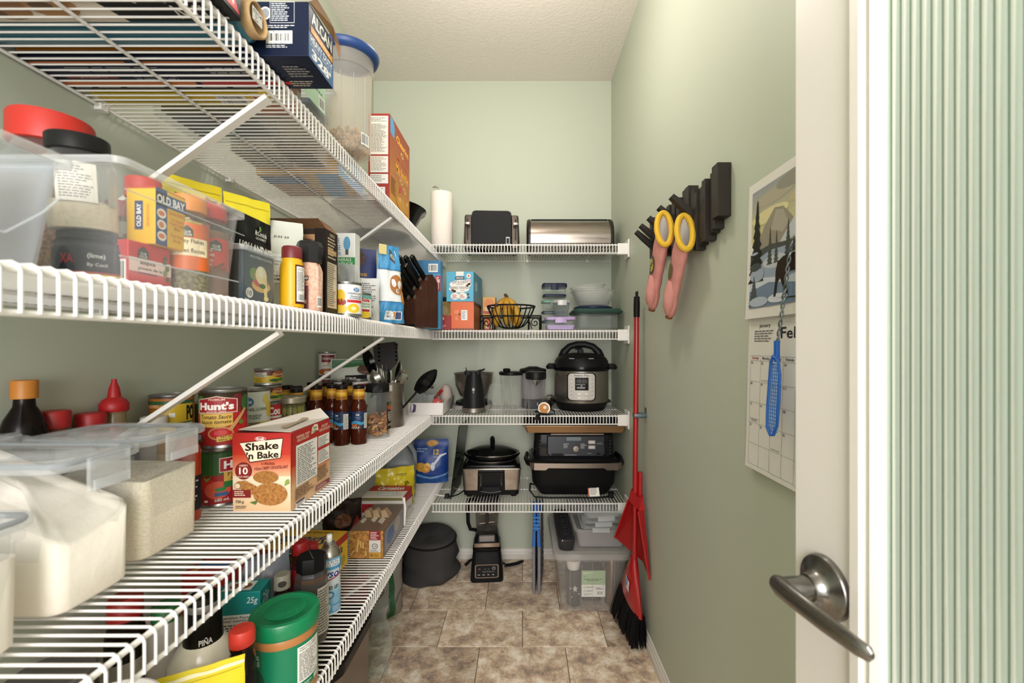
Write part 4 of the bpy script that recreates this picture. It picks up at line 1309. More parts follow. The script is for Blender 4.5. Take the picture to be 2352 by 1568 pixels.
corn = [('e', .16, .62, .42, .86, '#2f6ca6'), T('Great', .2, .70, .38, .80, '#eef2f5'), T('KERNEL CORN', .14, .50, .72, .58, '#3c5a3a'), T('À GRAINS\nENTIERS', .14, .28, .60, .42, '#3c5a3a'), ('e', .72, .3, .98, .75, '#d9b843'), ('e', .62, .66, .82, .95, '#d6c46a'), ('r', 0, 0, 1, .2, '#c9b23c'), ('r', .3, .02, .56, .2, '#8c7a5a')]
food_can('white labelled kernel corn can at the top of its stack', -.700, 1.135, S3 + .1105, .0375, .110, '#d3d9cf', corn, turn=12)
food_can('white labelled kernel corn can under the other corn can', -.700, 1.135, S3, .0375, .110, '#d3d9cf', corn, turn=12)
paso = [('r', 0, .62, 1, 1, '#5e1d20'), ('r', 0, .0, .48, .62, '#d8b62c'), ('r', .02, .5, .42, .9, '#c9c4b4'), ('l', .04, .52, .4, .88, 5, '#3a3a38'), ('l', .04, .05, .4, .45, 4, '#6a4a16'), ('e', .56, .42, .98, .95, '#d9a62e'), ('e', .58, .46, .96, .91, '#8a1f26'), T('OLD EL PASO', .60, .58, .94, .78, '#f2d9a0', b=.02), ('e', .48, .06, .84, .34, '#2e5a2a'), ('e', .7, .1, 1.0, .4, '#49752f')]
for i, z in enumerate((.0, .088, .176, .2225)):
    if i < 2:
        food_can(('red bean can at the bottom of the four can stack', 'red bean can second from the bottom of the four can stack')[i], -.712, 1.220, S3 + z, .0345, .0875, '#b3262a', [('r', 0, .5, 1, .58, '#dcdad4'), ('r', .3, .62, .9, .95, '#b3262a'), T('Cou', .5, .62, .86, .92, '#f1eeea', b=.04), T('PURPLE', .5, .3, .9, .44, '#f0ddd0'), ('r', 0, 0, 1, .2, '#7a1a1f')])
    else:
        food_can(('flat chopped chilli can, lower of the two on the red cans', 'flat chopped chilli can topping the tall stack')[i - 2], -.712, 1.220, S3 + z + .0005, .0345 if i == 2 else .0355, .0455, '#d4b42a', paso, turn=6)
t = bottle('olive_jar', 'glass jar of green olives with pale gold lid', -.668, 1.262, S3, [(.002, 0), (.032, 0), (.035, .004), (.035, .155), (.030, .168)], clear('#e4e8d8', .12, .05, '#b9b98a', .5),
           [(.0335, .166), (.0365, .168), (.0365, .182), (.034, .185), (.002, .185)], M('#a39a86', .35, .6), (.0354, .04, .105, '#37683a', [T('OLIVES', .5, .5, .86, .7, '#d9dfc4'), ('l', .1, .1, .5, .9, 8, '#b5c9b0')]), contents=([(.002, .004), (.032, .005), (.032, .10), (.002, .10)], '#8c8a4a'), cat='jar')
ol = M('#a39a4f', .3)
mb = MB()
for k in range(2):
    for i in range(12):
        a = 2 * PI * (i + k * .5) / 12
        mb.ball((.0265 * math.cos(a), .0265 * math.sin(a), .116 + k * .028), (.0066, .0066, .0125), ol, 8, 6)
q = mb.build('olives', t)
q['kind'] = 'stuff'

# barbecue sauce bottles
amber = M('#4a1b0c', .12, coat=.3)
goldm = M('#c58a22', .35)
bpf = [(.002, 0), (.024, 0), (.0265, .004), (.0265, .045), (.0255, .050), (.0255, .112), (.0265, .120), (.022, .138), (.0165, .150), (.0155, .185)]


def bbq(x, y, label, first=[None], turn=0):
    if first[0] is None:
        t = thing('sauce_bottle', label, 'bottle', (x, y, S3), facing(x, y), 'barbecue sauce bottles')
        MB().lathe(bpf, amber, 28).build('body', t)
        MB().lathe([(.0160, .150), (.0185, .1505), (.0178, .186)], goldm, 28, caps=(False, False)).build('neck_wrap', t)
        printed(t, [('p', [(0, .5), (1, .35), (1, .75), (0, .85)], '#e0ab2e'), ('p', [(.2, .60), (.9, .5), (.9, .68), (.2, .78)], '#e9c14a'), ('r', .0, .0, 1, .3, '#a56a1a')] + [('r', .1 + .14 * i, .02, .13 + .14 * i, .28, '#7a4813') for i in range(6)], cyl_map(.0186, .151, .184), 'neck_print', step_u=.1)
        MB().lathe([(.0180, .185), (.0184, .186), (.0184, .196), (.017, .198), (.002, .198)], M('#1b1412', .35), 28).build('cap', t)
        MB().lathe([(.0257, .052), (.0257, .111)], M('#1d2f55', .4), 28, caps=(False, False)).build('paper_label', t)
        printed(t, [('r', 0, .0, 1, .02, '#14233f'), T('Lea', .36, .76, .52, .90, '#e9eef2', s=.2, b=.03), T('BARBECUE\nSAUCE', .32, .54, .58, .70, '#6fa3c9'), ('p', [(.1, .36), (.35, .50), (.6, .38), (.9, .46), (.9, .30), (.6, .22), (.35, .32), (.1, .24)], '#3f9ccc'), ('p', [(.1, .24), (.35, .32), (.6, .22), (.6, .02), (.1, .02)], '#5a2a16'), ('e', .16, .14, .42, .30, '#d9822f'), ('e', .22, .2, .34, .30, '#c23a22'), ('r', .74, .02, .99, .88, '#e4e2dc'), ('l', .76, .05, .97, .85, 14, '#7c7a76')] + [('p', [(.12 + .1 * i, .02), (.17 + .1 * i, .02), (.24 + .1 * i, .14), (.19 + .1 * i, .14)], '#e4d8cf') for i in range(4)], cyl_map(.0257, .052, .111), step_u=.06)
        first[0] = t
        return t
    return dup(first[0], (x, y, S3), label, facing(x, y) + R(turn))


bbq(-.556, 1.480, 'dark barbecue sauce bottle beside the jar of nuts')
bbq(-.607, 1.462, 'dark barbecue sauce bottle, second out from the jar of nuts', turn=-28)
bbq(-.655, 1.500, 'dark barbecue sauce bottle, third out from the jar of nuts', turn=20)
bbq(-.690, 1.455, 'dark barbecue sauce bottle, fourth out from the jar of nuts', turn=35)
bbq(-.708, 1.364, 'dark barbecue sauce bottle close to the olive jar', turn=-12)
bbq(-.790, 1.462, 'dark barbecue sauce bottle against the wall behind the olive jar', turn=5)
bbq(-.745, 1.435, 'dark barbecue sauce bottle between olive jar and wall bottle', turn=15)
bbq(-.762, 1.580, 'dark barbecue sauce bottle in the back row under the brace', turn=-30)
bbq(-.700, 1.570, 'dark barbecue sauce bottle in the back row behind the fourth one', turn=40)
bbq(-.640, 1.590, 'dark barbecue sauce bottle in the back row behind the third one', turn=10)
for i, (x, y) in enumerate(((-.690, 1.645), (-.622, 1.652))):
    food_can(('white and red soup can stacked behind the sauce bottles, by the wall side', 'white and red soup can stacked behind the sauce bottles, by the crock side')[i], x, y, S3 + .1015, .0335, .101, '#dcdad6', [('r', .45, .55, .95, .92, '#7d1a24'), T('Soup', .52, .64, .88, .82, '#f0ede8', s=.2), ('e', .1, -.05, .7, .4, '#b8622c')])
    food_can(('lower soup can behind the sauce bottles, by the wall side', 'lower soup can behind the sauce bottles, by the crock side')[i], x, y, S3, .0335, .101, '#dcdad6', [('r', .45, .55, .95, .92, '#7d1a24')])
soup = [('r', .15, .30, .85, .94, '#e6e2da'), ('r', .18, .60, .82, .94, '#7a1a26'), T("Campbell's", .22, .70, .78, .84, '#f0ece6', s=.25), ('e', .44, .50, .56, .60, '#c9a23c'), T('CHAMPIGNONS', .24, .42, .76, .47, '#7a3a2c'), ('e', .0, .0, .9, .3, '#b5622c'), ('e', .3, .02, .8, .2, '#e9ddcc')]
for i in range(3):
    food_can(('bottom soup can of the wall stack under the brace', 'middle soup can of the wall stack under the brace', 'top soup can of the wall stack, white with maroon band')[i], -.816, 1.820, S3 + i * .1015, .0335, .101, '#d8d6d2', soup, turn=8)
pouch('quinoa_bag', 'white and green grain bag with black name panel behind the sauce bottles', -.690, 1.815, S3, .20, .275, .07, '#cfd3cb', [('p', [(.02, .86), (.98, .92), (.98, .99), (.02, .99)], '#2f6a38'), ('p', [(.1, .45), (.3, .5), (.22, .66)], '#3f7a45'), ('p', [(.75, .4), (.95, .5), (.8, .62)], '#3f7a45'), ('r', .28, .60, .70, .76, '#1b1c20'), T('KIRKLAND', .31, .63, .67, .73, '#eceae6', b=.03), T('ORGANIC', .34, .50, .68, .57, '#2a2a2c', b=.03), T('QUINOA', .34, .40, .68, .48, '#2a2a2c'), ('e', .5, .76, .9, .92, '#5a3a26')], seed=41, wr=.006)

# jar of nuts and utensil crock
t = bottle('nut_jar', 'large clear jar half full of mixed nuts with broad black lid', -.527, 1.585, S3, [(.002, 0), (.043, 0), (.046, .004), (.046, .135), (.040, .155), (.039, .165)], CLEAR, [(.040, .163), (.0435, .165), (.0435, .190), (.041, .193), (.002, .193)], '#151516',
           (.0463, .030, .128, None, [('r', .64, .0, 1, 1, '#2e2523'), ('e', .66, .70, .84, .92, '#a5482f'), ('e', .8, .66, .98, .9, '#b86a3a'), ('e', .7, .86, .86, 1, '#4a6a34'), T('EXTRA\nFANCY\nMIXED\nNUTS', .68, .3, .94, .64, '#d9d3c8'), T('1.13 kg', .68, .1, .94, .2, '#efe9e2', b=.03)]), cat='jar', seg=8, turn=22)
rb = random.Random(5)
mb = MB()
nutm = [M(c, .45) for c in ('#b07a45', '#8a5a30', '#c99a63', '#a5683a')]
for i in range(150):
    a, q = rb.uniform(0, 2 * PI), math.sqrt(rb.uniform(.15, 1)) * .038
    s0 = len(mb.v)
    mb.ball((0, 0, 0), (.0055, .0058, .0105), nutm[i % 4], 7, 5)
    mb.xf(Matrix.Translation((q * math.cos(a), q * math.sin(a), rb.uniform(.012, .078))) @ Matrix.Rotation(rb.uniform(0, 3), 4, 'X') @ Matrix.Rotation(rb.uniform(0, 3), 4, 'Y'), s0)
ob = mb.build('mixed_nuts')
ob.location = (-.527, 1.585, S3 + .002)
tag(ob, 'mixed brown nuts filling the lower half of the big jar', 'nuts', kind='stuff')
UX, UY = -.546, 1.800
t = thing('utensil_crock', 'brushed steel utensil crock on the third shelf', 'crock', (UX, UY, S3))
MB().lathe([(.002, 0), (.053, 0), (.055, .003), (.055, .178), (.0565, .181), (.0545, .182), (.0535, .178), (.053, .006), (.002, .005)], BRUSHED, 44).build('crock_body', t)
printed(t, [('r', 0, 0, 1, 1, '#c9c5bf')], cyl_map(.0552, .148, .172, 2, 24), 'sticker', step_u=.2)


def utensil(label, ang, tilt, head, hm=None, off=(0, 0), stem_m=BLACK, L=.20, r=.0042, spin=0):
    """A utensil leaning in the crock: stem with a shaped head at its upper end."""
    t = thing('utensil', label, 'utensil', (UX + off[0], UY + off[1], S3 + .007), 0)
    t.rotation_euler = (Matrix.Rotation(R(ang), 4, 'Z') @ Matrix.Rotation(R(tilt), 4, 'X') @ Matrix.Rotation(R(spin), 4, 'Z')).to_euler()
    MB().tube([(0, 0, .002), (0, 0, L)], r, stem_m, 8).build('stem', t)
    q = MB()
    head(q, L)
    s0 = Vector((0, 0, L))
    q.v = [tuple(s0 + (Vector(v) - s0) * 1.18) for v in q.v]
    q.build('head', t)
    return t


def h_turner(m, w=.040, l=.085):
    def f(q, L):
        q.loft([[(x * s, y + dy, z) for x, y in ((-1, -.0015), (1, -.0015), (1, .0015), (-1, .0015))] for s, z, dy in ((.006, L - .01, 0), (w * .8, L + .012, .004), (w, L + .03, .006), (w, L + l, .012), (w * .9, L + l + .006, .013))], m)
    return f


def h_spoon(m, w=.030, l=.075, d=.012):
    def f(q, L):
        rings = []
        for i in range(9):
            s = i / 8
            ww = max(.004, w * math.sin(PI * min(1, .12 + s * .86)) ** .7)
            dd = d * math.sin(PI * s)
            rings.append([(-ww, 0, L - .005 + l * s), (-ww * .5, dd, L - .005 + l * s), (ww * .5, dd, L - .005 + l * s), (ww, 0, L - .005 + l * s), (ww * .5, dd + .002, L - .005 + l * s), (-ww * .5, dd + .002, L - .005 + l * s)])
        q.loft(rings, m)
    return f


def h_server(m):
    def f(q, L):
        h_spoon(m, .030, .085, .014)(q, L)
        for i in range(5):
            for s in (-1, 1):
                z = L + .012 + i * .014
                q.tube([(s * .022, .002, z), (s * .030, -.012, z + .003), (s * .026, -.024, z + .004)], [.004, .0036, .002], m, 6)
    return f


def h_loop(m, n=5):
    def f(q, L):
        for i in range(n):
            a = PI * i / n
            P = [(.024 * math.sin(PI * k / 10) * math.cos(a) * (1 if k < 11 else 1), .024 * math.sin(PI * k / 10) * math.sin(a), L + .085 * (1 - math.cos(PI * k / 10)) / 2 * 1.0) for k in range(11)]
            q.tube(P, .0011, m, 5)
            q.tube([(-x, -y, z) for x, y, z in P], .0011, m, 5)
    return f


utensil('black slotted pasta server, tallest in the steel crock', 25, -6, h_server(GLOSSBLACK), off=(-.004, -.006), L=.245, spin=-10)
utensil('black flat turner standing behind the pasta server', -60, 7, h_turner(M('#1c1817', .5), .040, .085), off=(.012, .016), L=.230, spin=75)
utensil('black pointed turner standing behind the pasta server', -15, -2, h_turner(BLACK, .022, .07), off=(-.012, .018), L=.245)
utensil('long black spoon leaning out over the tray', 95, -19, h_spoon(GLOSSBLACK, .026, .10, .010), off=(.002, .004), L=.225, spin=60)
utensil('black slotted spoon leaning far towards the wall', -95, -42, h_spoon(GLOSSBLACK, .026, .105, .012), off=(-.008, .0), L=.185, spin=-70)
utensil('steel serving spoon at the front of the crock', -50, -14, h_spoon(CHROME, .020, .075, .008), off=(-.016, -.016), stem_m=CHROME, L=.185, r=.003)
utensil('steel ladle facing out at the front of the crock', -75, -16, h_spoon(CHROME, .026, .055, .02), off=(-.006, -.02), stem_m=CHROME, L=.175, r=.003)
utensil('steel wire whisk among the utensils', 60, -14, h_loop(CHROME), off=(.016, -.010), stem_m=CHROME, L=.165, r=.004)
utensil('steel soup spoon leaning over the edge of the crock', 110, -20, h_spoon(STEEL, .024, .06, .014), off=(.012, .004), stem_m=CHROME, L=.175, r=.003, spin=40)

# white tray of odds and ends
t = thing('tray', 'white plastic tray of kitchen odds and ends in the shelf corner', 'tray', (-.462, 2.235, S3))
w, d, h = .084, .165, .058
WT = M('#e3dfdc', .4)
MB().loft([rrect(-w, w, -d, d, 0, .006, 2), rrect(-w - .002, w + .002, -d - .002, d + .002, h, .006, 2), rrect(-w + .001, w - .001, -d + .001, d - .001, h, .005, 2), rrect(-w + .003, w - .003, -d + .003, d - .003, .003, .005, 2)], WT).build('tray_body', t)
GL2 = clear('#fbfcfc', .03, .06, '#eef0f0', .5)
for i, (x, y, r, lb) in enumerate(((-.50, 2.13, .030, 'small clear glass jar at the front of the white tray'), (-.515, 2.22, .033, 'small clear glass jar in the middle of the white tray'), (-.50, 2.33, .030, 'small clear glass jar at the far end of the white tray'))):
    q = thing('glass_jar', lb, 'jar', (x, y, S3 + .004))
    MB().lathe([(.002, 0), (r, 0), (r, .075), (r * .8, .088), (r * .8, .098), (r * .76, .098), (r * .76, .088), (r * .94, .073), (r * .94, .004), (.002, .004)], GL2, 24).build('jar_body', q)
    MB().lathe([(r * .84, .096), (r * .86, .110), (.002, .112)], STEEL, 24).build('lid', q)
q = thing('plastic_bag', 'crinkled clear plastic bag heaped in the white tray', 'bag', (-.452, 2.18, S3 + .004))
mb = MB()
mb.ball((0, 0, .055), (.032, .045, .055), GL2, 18, 12)
mb.v = [(x * (1 + .18 * noise.noise(Vector((x * 70, y * 70, z * 70)))), y * (1 + .18 * noise.noise(Vector((x * 60 + 4, y * 70, z * 70)))), max(0, z * (1 + .15 * noise.noise(Vector((x * 80, y * 60, z * 70 + 3)))))) for x, y, z in mb.v]
mb.build('bag_film', q, angle=20)
q = thing('disc_tool', 'small red disc tool with pale wooden knob in the white tray', 'tool', (-.412, 2.105, S3 + .052), R(20))
MB().lathe([(.002, -.004), (.022, -.004), (.024, 0), (.022, .004), (.002, .004)], M('#b3262b', .4), 24).xf(Matrix.Rotation(R(75), 4, 'X')).build('disc', q)
MB().lathe([(.002, 0), (.008, .002), (.0085, .026), (.006, .03), (.002, .03)], M('#c99f6c', .6), 16).xf(Matrix.Rotation(R(80), 4, 'X')).build('knob', q)
q = thing('striped_can', 'green and white striped tin lying in the white tray', 'tin', (-.50, 2.09, S3 + .030), R(-60))
MB().lathe([(.002, -.04), (.022, -.04), (.022, .04), (.002, .04)], M('#d8d8d4', .4), 24).xf(Matrix.Rotation(R(82), 4, 'X')).build('tin_body', q)
MB().lathe([(.0224, -.02), (.0224, .0)], M('#3a6a4c', .4), 24, caps=(False, False)).xf(Matrix.Rotation(R(82), 4, 'X')).build('band', q)
MB().lathe([(.0224, .018), (.0224, .032)], M('#4a3a6e', .4), 24, caps=(False, False)).xf(Matrix.Rotation(R(82), 4, 'X')).build('band', q)
q = thing('cloth_bundle', 'pale pinkish cloth bundle at the back of the white tray', 'cloth', (-.405, 2.31, S3 + .004))
mb = MB()
mb.ball((0, 0, .062), (.034, .055, .06), M('#c4b5ae', .95, bump=.4, bs=40), 20, 12)
mb.v = [(x * (1 + .12 * noise.noise(Vector((x * 40, y * 40, z * 40)))), y, max(0, z)) for x, y, z in mb.v]
mb.build('cloth_body', q)
q = thing('red_clip', 'red plastic bag clip lying beside the cloth bundle', 'clip', (-.424, 2.20, S3 + .080), R(35))
MB().loft([rrect(-.006, .006, -.045, .045, z, .004, 2) for z in (0, .012)], M('#b1242a', .4)).build('clip_body', q)
q.rotation_euler = (R(-35), R(10), R(35))

# breading mix box in front
x0, x1, y0, y1, hb = -.580, -.464, .873, 1.046, .157
X = '#e8d7ba'
t = carton('breading_mix_box', 'red and cream chicken breading box, opened, in front of the tomato cans', 'box', x0, x1, y0, y1, S3, S3 + hb, '#b4261f',
           {'front': [('g', 0, 0, 1, .25, '#dcb78c', '#e6cfae'), ('g', 0, .25, 1, .45, '#e6cfae', '#e8d7ba'), ('g', 0, .45, 1, .72, '#e2b08c', '#bf4226'), ('g', 0, .72, 1, 1, '#b8301f', '#a8201c'),
                      ('p', [(.12, .88), (.88, .945), (.84, .68), (.30, .62)], '#5a1512'), ('p', [(.13, .87), (.865, .93), (.825, .69), (.31, .635)], '#eadfc4'), T('Shake', .22, .785, .80, .885, '#2b1b16', b=.03, tilt=.03), T("'n Bake", .24, .675, .80, .77, '#2b1b16', b=.03, tilt=.03),
                      ('e', .39, .90, .58, .955, '#e9e2da'), ('e', .395, .905, .575, .95, '#a8221f'), T('Kraft', .42, .912, .55, .944, '#f4f0ec', b=.03), T('6 ORIGINAL', .50, .595, .74, .63, '#7a1d18'), T('4 Extra CRISPY-CROUSTILLANT', .38, .54, .96, .58, '#7a1d18', tilt=.03),
                      ('e', .05, .41, .34, .63, '#6d1a16'), ('e', .07, .425, .32, .615, '#8a211b'), T('10', .12, .475, .27, .565, '#f0e9e0', b=.02), T('VARIETY', .12, .575, .27, .6, '#e9d8c8'), T('PACK VARIÉTÉ', .1, .435, .29, .46, '#e9d8c8'),
                      ('e', .36, .36, .80, .52, M('#b07a38', .8, col2='#8a5a26', vs=220, var=1.5)), ('e', .36, .08, .95, .37, M('#b88242', .8, col2='#8a5522', vs=190, var=1.4)), ('p', [(.10, .38), (.22, .40), (.48, .30), (.48, .16), (.30, .24), (.12, .30)], M('#b88242', .8, col2='#8a5522', vs=190, var=1.4)), ('e', .06, .29, .18, .39, '#a8743a'),
                      ('p', [(.90, .33), (.99, .36), (.97, .42), (.92, .40)], '#7f9a44'), ('p', [(.30, .12), (.45, .15), (.40, .09)], '#55702f'), ('r', .0, .18, .32, .28, '#7d1a1a'), ('l', .04, .2, .28, .27, 3, '#e6cdb8'), ('e', .04, .29, .15, .37, '#6a5a4a'), ('e', .05, .297, .14, .363, '#e3cba9'), T('730 g', .06, .10, .20, .145, '#2b241d'), ('l', .06, .04, .28, .08, 2, '#5a4a38')],
            'right': [('g', 0, 0, 1, .30, '#dcb083', '#e0b48a'), ('g', 0, .30, 1, .55, '#dfae82', '#c45a36'), ('g', 0, .55, 1, 1, '#b7331f', '#a8211c'), ('r', .09, .27, .62, .81, '#ece9e4'), ('r', .65, .40, .97, .80, '#ece9e4'), ('l', .12, .29, .60, .78, 20, '#5d5b58'), ('l', .67, .42, .95, .78, 15, '#5d5b58'), ('r', .65, .60, .97, .64, '#b5301f'),
                      T('ORIGINAL CRISPY\nCROUSTILLANT', .10, .85, .42, .935, '#f0d0b8'), T('EXTRA CRISPY\nEXTRA CROUSTILLANT', .68, .86, .98, .95, '#f0d0b8'), ('p', [(.46, .88), (.65, .90), (.63, .99), (.54, 1.0), (.48, .97)], '#eadfc4'), T('Shake\n& Bake', .49, .89, .62, .975, '#2b1b16', b=.02), ('l', .07, .10, .58, .25, 8, '#4f3522'), ('l', .62, .16, .97, .36, 10, '#4f3522'), ('r', .08, .0, .30, .075, '#efece6'), ('r', .09, .05, .29, .075, '#2c2f55'), ('l', .1, .005, .28, .045, 2, '#3a3a3a'), ('r', .58, .04, .97, .11, '#7c2130'), ('l', .6, .05, .95, .10, 2, '#d9b7a8')],
            'top': [('r', .02, .02, .98, .98, '#33241c')]})  # flat dark top painted in for the shaded inside of the opened box
q = MB().add([(.0575, -.0865, hb + .0012), (.0575, .0865, hb + .0012), (.036, .0865, hb + .024), (-.010, .03, hb + .014), (-.052, -.080, hb + .005)], [(0, 1, 2, 3, 4)], M('#c6beb4', .85))
q.build('raised_flap', t, smooth=False).modifiers.new('thickness', 'SOLIDIFY').thickness = -.0009
printed(t, [('p', [(.30, .10), (.52, .14), (.46, .5), (.60, .86), (.40, .80)], '#a8957c')], lambda u, v, h: Vector((.0575 - .070 * u, -.08 + .155 * v, hb + .0016 + .0085 * u + .006 * v * u + h)), 'torn_patch', h0=.001)

# ================================================================ LEFT SHELF, LOWEST
# spread of tubs and bottles near the front
yog = '#e6e3dd'
t = thing('yogurt_tub', 'white yogurt tub with black lettering, close under the third shelf front edge', 'tub', (-.566, .610, S4), facing(-.566, .61))
t.location = (-.578, .590, S4)
MB().lathe([(.002, 0), (.050, 0), (.053, .004), (.066, .200), (.068, .203)], M(yog, .4), 40).build('tub_body', t)
MB().lathe([(.0685, .200), (.070, .202), (.070, .216), (.067, .2165), (.062, .212), (.002, .212)], M('#dad7d2', .35), 40).build('lid', t)
printed(t, [T('LIBERTÉ', .18, .50, .85, .78, '#17171a', b=.05, rot=180), T('GRECQUE GREEK', .16, .25, .85, .40, '#2a2a2e', rot=180), T('l authentique', .3, .85, .75, .93, '#3a3a3e', rot=180)], plane_map((-.05, -.046, .2122), (.10, 0, 0), (0, .092, 0)), 'lid_print')
printed(t, [T('LIBERTÉ', .1, .55, .9, .8, '#17171a', b=.05), ('r', 0, .1, 1, .14, '#3f8fb0')], lambda u, v, h: cyl_map(.0535 + .0125 * v + .0005, .01, .195)(u, v, h), step_u=.06)
for i, (x, y, c, lb) in enumerate(((-.700, .560, '#2a1712', 'dark brown jar with wide lid under the third shelf, nearest the door'), (-.760, .700, '#3a1d14', 'dark brown jar with steel lid farther along the wall'))):
    bottle('dark_jar', lb, x, y, S4, [(.002, 0), (.055, 0), (.058, .004), (.058, .15), (.05, .17)], M(c, .15), [(.052, .168), (.056, .17), (.056, .19), (.054, .192), (.002, .192)], ('#1c0f0c', '#6e6a68')[i], cat='jar')
# cream liqueur bottle
t = bottle('pina_bottle', 'round bellied cream bottle with broad black collar and cap', -.614, .838, S4, [(.002, 0), (.054, 0), (.058, .006), (.060, .09), (.055, .125), (.038, .150), (.030, .158)], M('#f2ecd8', .22, coat=.4),
           [(.028, .196), (.030, .197), (.030, .212), (.026, .216), (.026, .238), (.024, .241), (.002, .241)], '#15130f', None)
MB().lathe([(.0315, .150), (.0325, .152), (.030, .198), (.029, .198)], M('#15120f', .3), 32, caps=(False, False)).build('collar', t)
printed(t, [T('PIÑA', .42, .15, .66, .45, '#efece6', b=.02)], cyl_map(.0322, .152, .198), 'collar_print', step_u=.1)
MB().lathe([(.0262, .214), (.0265, .2165), (.0265, .228), (.0262, .2285)], M('#8e8a86', .3, .4), 24, caps=(False, False)).build('cap_ring', t)
bottle('green_cap_bottle', 'pale bottle with green screw cap behind the cream bottle', -.714, .872, S4, [(.002, 0), (.030, 0), (.032, .004), (.032, .155), (.022, .172)], M('#b9b3a8', .4), [(.021, .171), (.0235, .172), (.0235, .200), (.022, .202), (.002, .202)], '#1d6a37')
bottle('ketchup_bottle', 'dark bottle with tall red flip cap against the wall under the third shelf', -.775, .850, S4, [(.002, 0), (.028, 0), (.031, .004), (.031, .16), (.024, .19)], M('#1d1410', .25), [(.024, .189), (.028, .19), (.027, .228), (.024, .232), (.002, .232)], '#a81f20', (.0314, .03, .15, '#23201e', [('r', 0, .4, 1, .7, '#b9b5ae'), ('e', .3, .1, .6, .35, '#b3242a')]))
bottle('dark_sauce_bottle', 'dark sauce bottle with red dome cap beside the peanut butter', -.519, .806, S4, [(.002, 0), (.021, 0), (.0225, .004), (.0225, .14), (.019, .155), (.0185, .160), (.0205, .162), (.0205, .166)], M('#140d0c', .15, coat=.4), [(.0185, .166), (.0212, .168), (.0216, .190), (.019, .196), (.002, .197)], '#cf3a2c', (.0227, .012, .12, '#1a1513', [('r', .0, .1, 1, .14, '#8a7a5c'), T('SOY', .3, .5, .7, .8, '#8f8a80')]))
# yellow pouch in front
pouch('yellow_pouch', 'bright yellow pouch with white seam propped before the cream bottle', -.545, .716, S4, .150, .186, .03, '#e2cd22', [('r', .0, .93, 1, .96, '#efe9c0'), ('r', .35, .55, .62, .80, '#1f1d16'), T('no\nname', .38, .58, .6, .78, '#e2cd22'), ('r', .03, .90, .97, .905, '#b0a01c')], rz=R(30), seed=51, wr=.004, seal=.96)
# peanut butter
t = thing('peanut_butter_jar', 'big peanut butter jar with green lid and label at the front of the lowest shelf', 'jar', (-.497, .912, S4), facing(-.497, .912) + R(4))
pbm = M('#b57a46', .35, coat=.3)
gr = '#0f7a55'
MB().lathe([(.002, 0), (.058, 0), (.062, .006), (.063, .022), (.0615, .026), (.0615, .118), (.063, .122), (.063, .134), (.061, .138)], pbm, 48).build('jar_body', t)
MB().lathe([(.0625, .026), (.0625, .120)], M(gr, .42), 48, caps=(False, False)).build('paper_label', t)
lm = M('#0c7f50', .38, coat=.2)
MB().lathe([(.0635, .137), (.0655, .139), (.066, .142), (.066, .164), (.064, .168), (.056, .169), (.054, .1675), (.002, .1675)], lm, 64).build('lid', t)
printed(t, [('e', .06, .06, .94, .94, '#0f8a58'), ('e', .08, .08, .92, .92, '#0c7f50'), T('KRAFT', .30, .22, .78, .36, '#149462', s=.2)], plane_map((-.045, -.045, .1676), (.09, 0, 0), (0, .09, 0)), 'lid_print')
printed(t, nutrition(.60, .16, .92, .93, 18) + [('e', -.02, .06, .26, .62, '#0b4f38'), T('2 kg', .33, .0, .47, .07, '#eaf3ee', b=.02), ('e', .34, .10, .46, .2, '#d7e6de'), ('e', .355, .112, .445, .188, gr), ('r', .82, .03, .92, .14, '#c9ddd2'), ('l', .6, .03, .78, .12, 2, '#cfe3d8'), T('100%\nPURE', .02, .68, .2, .9, '#eef4f0', b=.02)], cyl_map(.0625, .026, .120, -80, 80), step_u=.05)
# pepper mill jar, can etc.
t = bottle('spice_jar', 'tall clear ribbed jar of brown seasoning with slotted black lid', -.517, 1.066, S4, [(.002, 0), (.036, 0), (.039, .004), (.039, .135), (.034, .165), (.030, .172)], clear('#d9d8d6', .18, .08, '#8d8f94', .5),
           [(.030, .170), (.0335, .172), (.0335, .202), (.0315, .206), (.002, .206)], '#121213', (.0394, .020, .140, None, [('r', .55, .05, .95, .98, '#b9b4aa'), ('r', .55, .05, .56, .98, '#1c1c1c'), ('l', .58, .08, .93, .94, 16, '#4a4a4a'), ('r', .2, .30, .5, .45, '#8aa0c4')]), contents=([(.002, .004), (.0365, .005), (.0365, .05), (.002, .05)], '#6a4f34'), cat='jar', seg=8, turn=10)
MB().box(-.001, .001, -.024, .024, .2055, .2064, M('#55585c', .5)).build('lid_slot', t)
MB().lathe([(.0365, .052), (.0365, .16)], M('#54402f', .6), 8).build('seasoning', t)
t = thing('spray_can', 'white and blue disinfectant spray can with silver dome and white nozzle', 'spray can', (-.524, 1.182, S4), facing(-.524, 1.182) + R(8))
MB().lathe([(.026, 0), (.0285, .001), (.0285, .004), (.0275, .006), (.0275, .150), (.0285, .152)], M('#d5e2ea', .3), 36).build('can_body', t)
MB().lathe([(.0285, .151), (.0290, .153), (.0285, .156), (.024, .166), (.0165, .175), (.0165, .178), (.0145, .179), (.0145, .184), (.010, .186), (.002, .186)], STEEL, 36).build('dome', t)
MB().lathe([(.0065, .186), (.0075, .188), (.0072, .204), (.006, .206), (.002, .206)], M('#efefee', .4), 18).build('nozzle', t)
